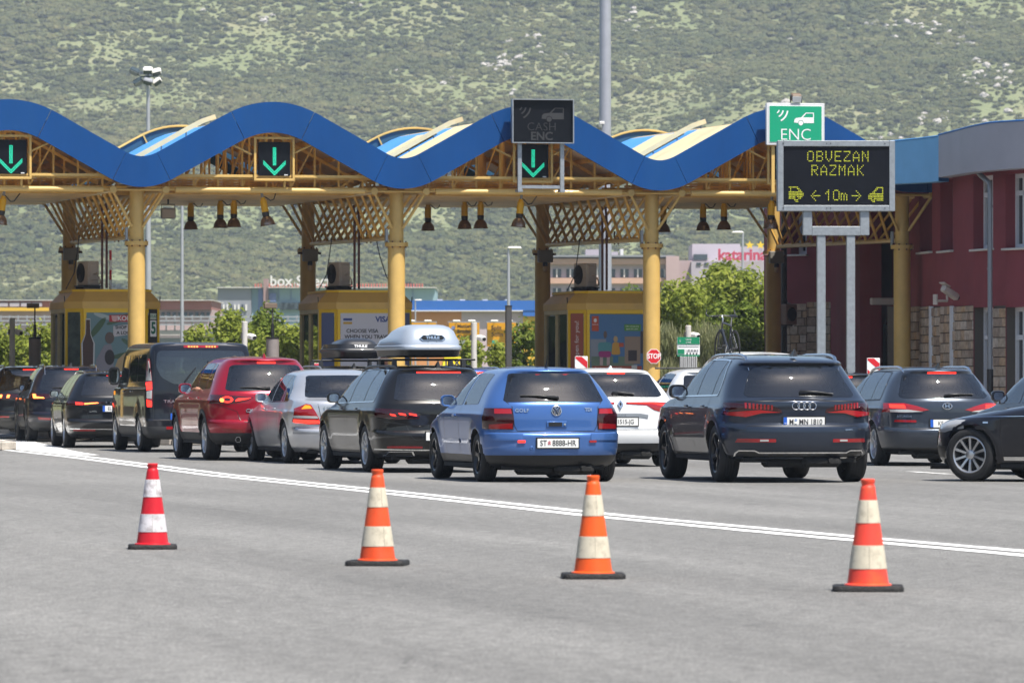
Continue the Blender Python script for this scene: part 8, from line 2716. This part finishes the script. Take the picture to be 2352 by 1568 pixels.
# hazard markers
def hazard(dx, y0, y1, Y_, label, w=.27, turn=0.):
    r = thing('hazard_marker', label, 'hazard marker', (GX(dx, Y_), Y_, .13), TH + RAD(turn), 'red and white hazard markers')
    zt = HC + (HY - y0) / FD * Y_ - .13; zb_ = zt - .95
    MB().box((0, 0, (zt + zb_) / 2), (w, .025, zt - zb_), None, .004).build('board', WHITE, r)
    M = face((0, -.0135, 0))
    k = 0; z = zt + .1
    h = zt - zb_
    full = [(-w / 2 + .008, zb_ + .008), (w / 2 - .008, zb_ + .008), (w / 2 - .008, zt - .008), (-w / 2 + .008, zt - .008)]
    st = .2
    n = 0
    for i in range(-3, 8):
        c0_ = zt - .34 * i                     # stripes fall to the right
        pl = clip(clip(full, .85, 1., c0_ + st * .5 - .1), -.85, -1., -(c0_ - st * .5 - .05))
        if len(pl) > 2: MB().prism(pl, 0, .003, M).build('red_stripe', REDW, r)
    MB().tube((0, .03, 0), (0, .03, zb_ + .3), .03, n=8).build('post', GALV, r, 60)
    MB().box((0, .03, .03), (.3, .2, .06), None, .01).build('foot', POSTD, r)
    return r
hazard(1335, 818, 850, 118, 'red and white marker board in front of the grocery poster booth')
hazard(2006, 822, 880, 116.5, 'red and white marker board before the dark entrance')
hazard(731, 834, 850, 120, 'red and white marker board low beside the second booth', .2)
hazard(2300, 922, 960, 118.5, 'red and white marker board below the downpipe', .16)
# stop sign on the third column
p = C0 + UU * (2 * BAY) + VV * -.21
r = thing('stop_sign', 'red octagonal stop sign fixed to the third column', 'stop sign', (p.x, p.y, HC + (HY - 818) / FD * p.y), TH)
def octa(q): return [(q * cos(pi / 8 + k * pi / 4), q * sin(pi / 8 + k * pi / 4)) for k in range(8)]
MB().prism(octa(.172), 0, .012, face((0, 0, 0))).build('rim', WHITE, r)
MB().prism(octa(.158), .012, .015, face((0, 0, 0))).build('face', REDW, r)
text('STOP', .155, face((0, -.017, -.002)), WHITE, r, bold=.004, sx=.78)
MB().box((0, .02, 0), (.2, .05, .04)).build('clamp', GALV, r)
# tariff board
Y_ = 120.
r = thing('tariff_board', 'green and white tariff board on a ribbed grey stand', 'sign', (GX(1581, Y_), Y_, 0), TH * .4)
zt, zm = HC + (HY - 774) / FD * Y_, HC + (HY - 815) / FD * Y_
wd = 52 / FD * Y_
MB().box((0, 0, (zt + zm) / 2), (wd, .08, zt - zm), None, .006).build('board', WHITE, r)
MB().box((0, -.045, zt - .075), (wd - .01, .012, .15)).build('header', mat('tariff_green', (.0, .2, .09), .5), r)
text('ULAZ', .05, face((0, -.054, zt - .05)), WHITE, r); text('LANE', .045, face((0, -.054, zt - .11)), WHITE, r)
text('i', .09, face((-wd * .38, -.054, zt - .08)), WHITE, r)
MB().box((-wd * .33, -.045, zm + .07), (wd * .3, .012, .1)).build('green_field', mat('tariff_green', (.0, .2, .09), .5), r)
for k in range(4):
    text('%d,%d' % (k + 1, 5 * (k % 2)), .06, face((wd * (-.06 + .14 * k), -.045, zm + .09)), INK, r)
    MB().box((wd * (-.06 + .14 * k), -.043, zm + .03), (.035, .006, .03)).build('vehicle_mark', INK, r)
MB().box((0, -.043, zt - .2), (wd * .9, .006, .012)).build('rule_line', mat('rule_grey', (.3, .3, .3), .6), r)
MB().box((0, .0, zm - .015), (wd * .98, .1, .03)).build('green_edge', mat('tariff_green', (.0, .2, .09), .5), r)
for k in range(9):
    MB().box((-wd * .34 + k * wd * .085, -.0, (zm - .03) / 2 + .06), (wd * .07, .1 if k % 2 else .13, zm - .15), None, .006).build('stand_rib', mat('stand_grey', (.42, .42, .42), .5, .2), r)
# ================================================================== passenger with an arm on the red car's window sill
SKIN = mat('skin', (.45, .22, .14), .5)
def person(car, x, y, z, label):
    r = thing('person', label, 'person', car.root.matrix_basis @ Vector((x, y, z)), car.root.rotation_euler.z)
    mb = MB()
    mb.path([(0, 0, 0), (0, .02, .18), (0, .01, .36), (0, -.01, .47), (0, 0, .52), (0, .01, .58)], [.15, .155, .17, .12, .055, .05], 14)
    mb.mat(1).path([(0, 0, .50), (0, .0, .57), (0, .01, .60), (0, .012, .64), (0, .01, .70), (0, .0, .77), (0, -.005, .81), (0, -.005, .83)], [.05, .05, .065, .078, .088, .082, .055, .015], 14)
    mb.path([(0, .085, .70), (0, .108, .675), (0, .088, .655)], [.008, .016, .012], 6)
    for s_ in (-1, 1): mb.path([(s_ * .083, 0, .71), (s_ * .092, -.005, .70), (s_ * .084, 0, .67)], [.008, .014, .008], 6)
    mb.mat(2).path([(0, -.02, .72), (0, -.03, .76), (0, -.02, .82), (0, -.01, .845)], [.092, .094, .07, .02], 14)
    sh, el, wr_ = Vector((-.19, 0, .43)), Vector((-.34, .10, .26)), Vector((-.50, .30, .30))
    mb.mat(0).path([(-.12, 0, .44), sh, sh.lerp(el, .5)], [.06, .065, .052], 10)
    mb.mat(1).path([sh.lerp(el, .45), el, el.lerp(wr_, .5), wr_], [.046, .042, .036, .027], 10)
    d = (wr_ - el).normalized()
    mb.path([wr_, wr_ + d * .04, wr_ + d * .085], [.026, .038, .034], 8)
    for k in range(4):
        p = wr_ + d * .08 + Vector((-.02 + .014 * k, .01 * k, .004))
        mb.path([p, p + d * .035 + Vector((-.01, 0, -.004)), p + d * .05 + Vector((-.025, 0, -.03))], [.0095, .009, .007], 6)
    p = wr_ + d * .03 + Vector((.03, .0, 0))
    mb.path([p, p + d * .03 + Vector((.015, .01, .0)), p + d * .055 + Vector((.012, .015, -.012))], [.012, .011, .008], 6)
    mb.build('body', [mat('shirt_grey', (.12, .13, .16), .8), SKIN, mat('hair_dark', (.02, .014, .01), .6)], r, 60)
    return r
person(cx5, -.33, 1.42, .82, 'rear passenger of the red SUV resting a bare forearm on the window sill')
bpy.context.view_layer.update()
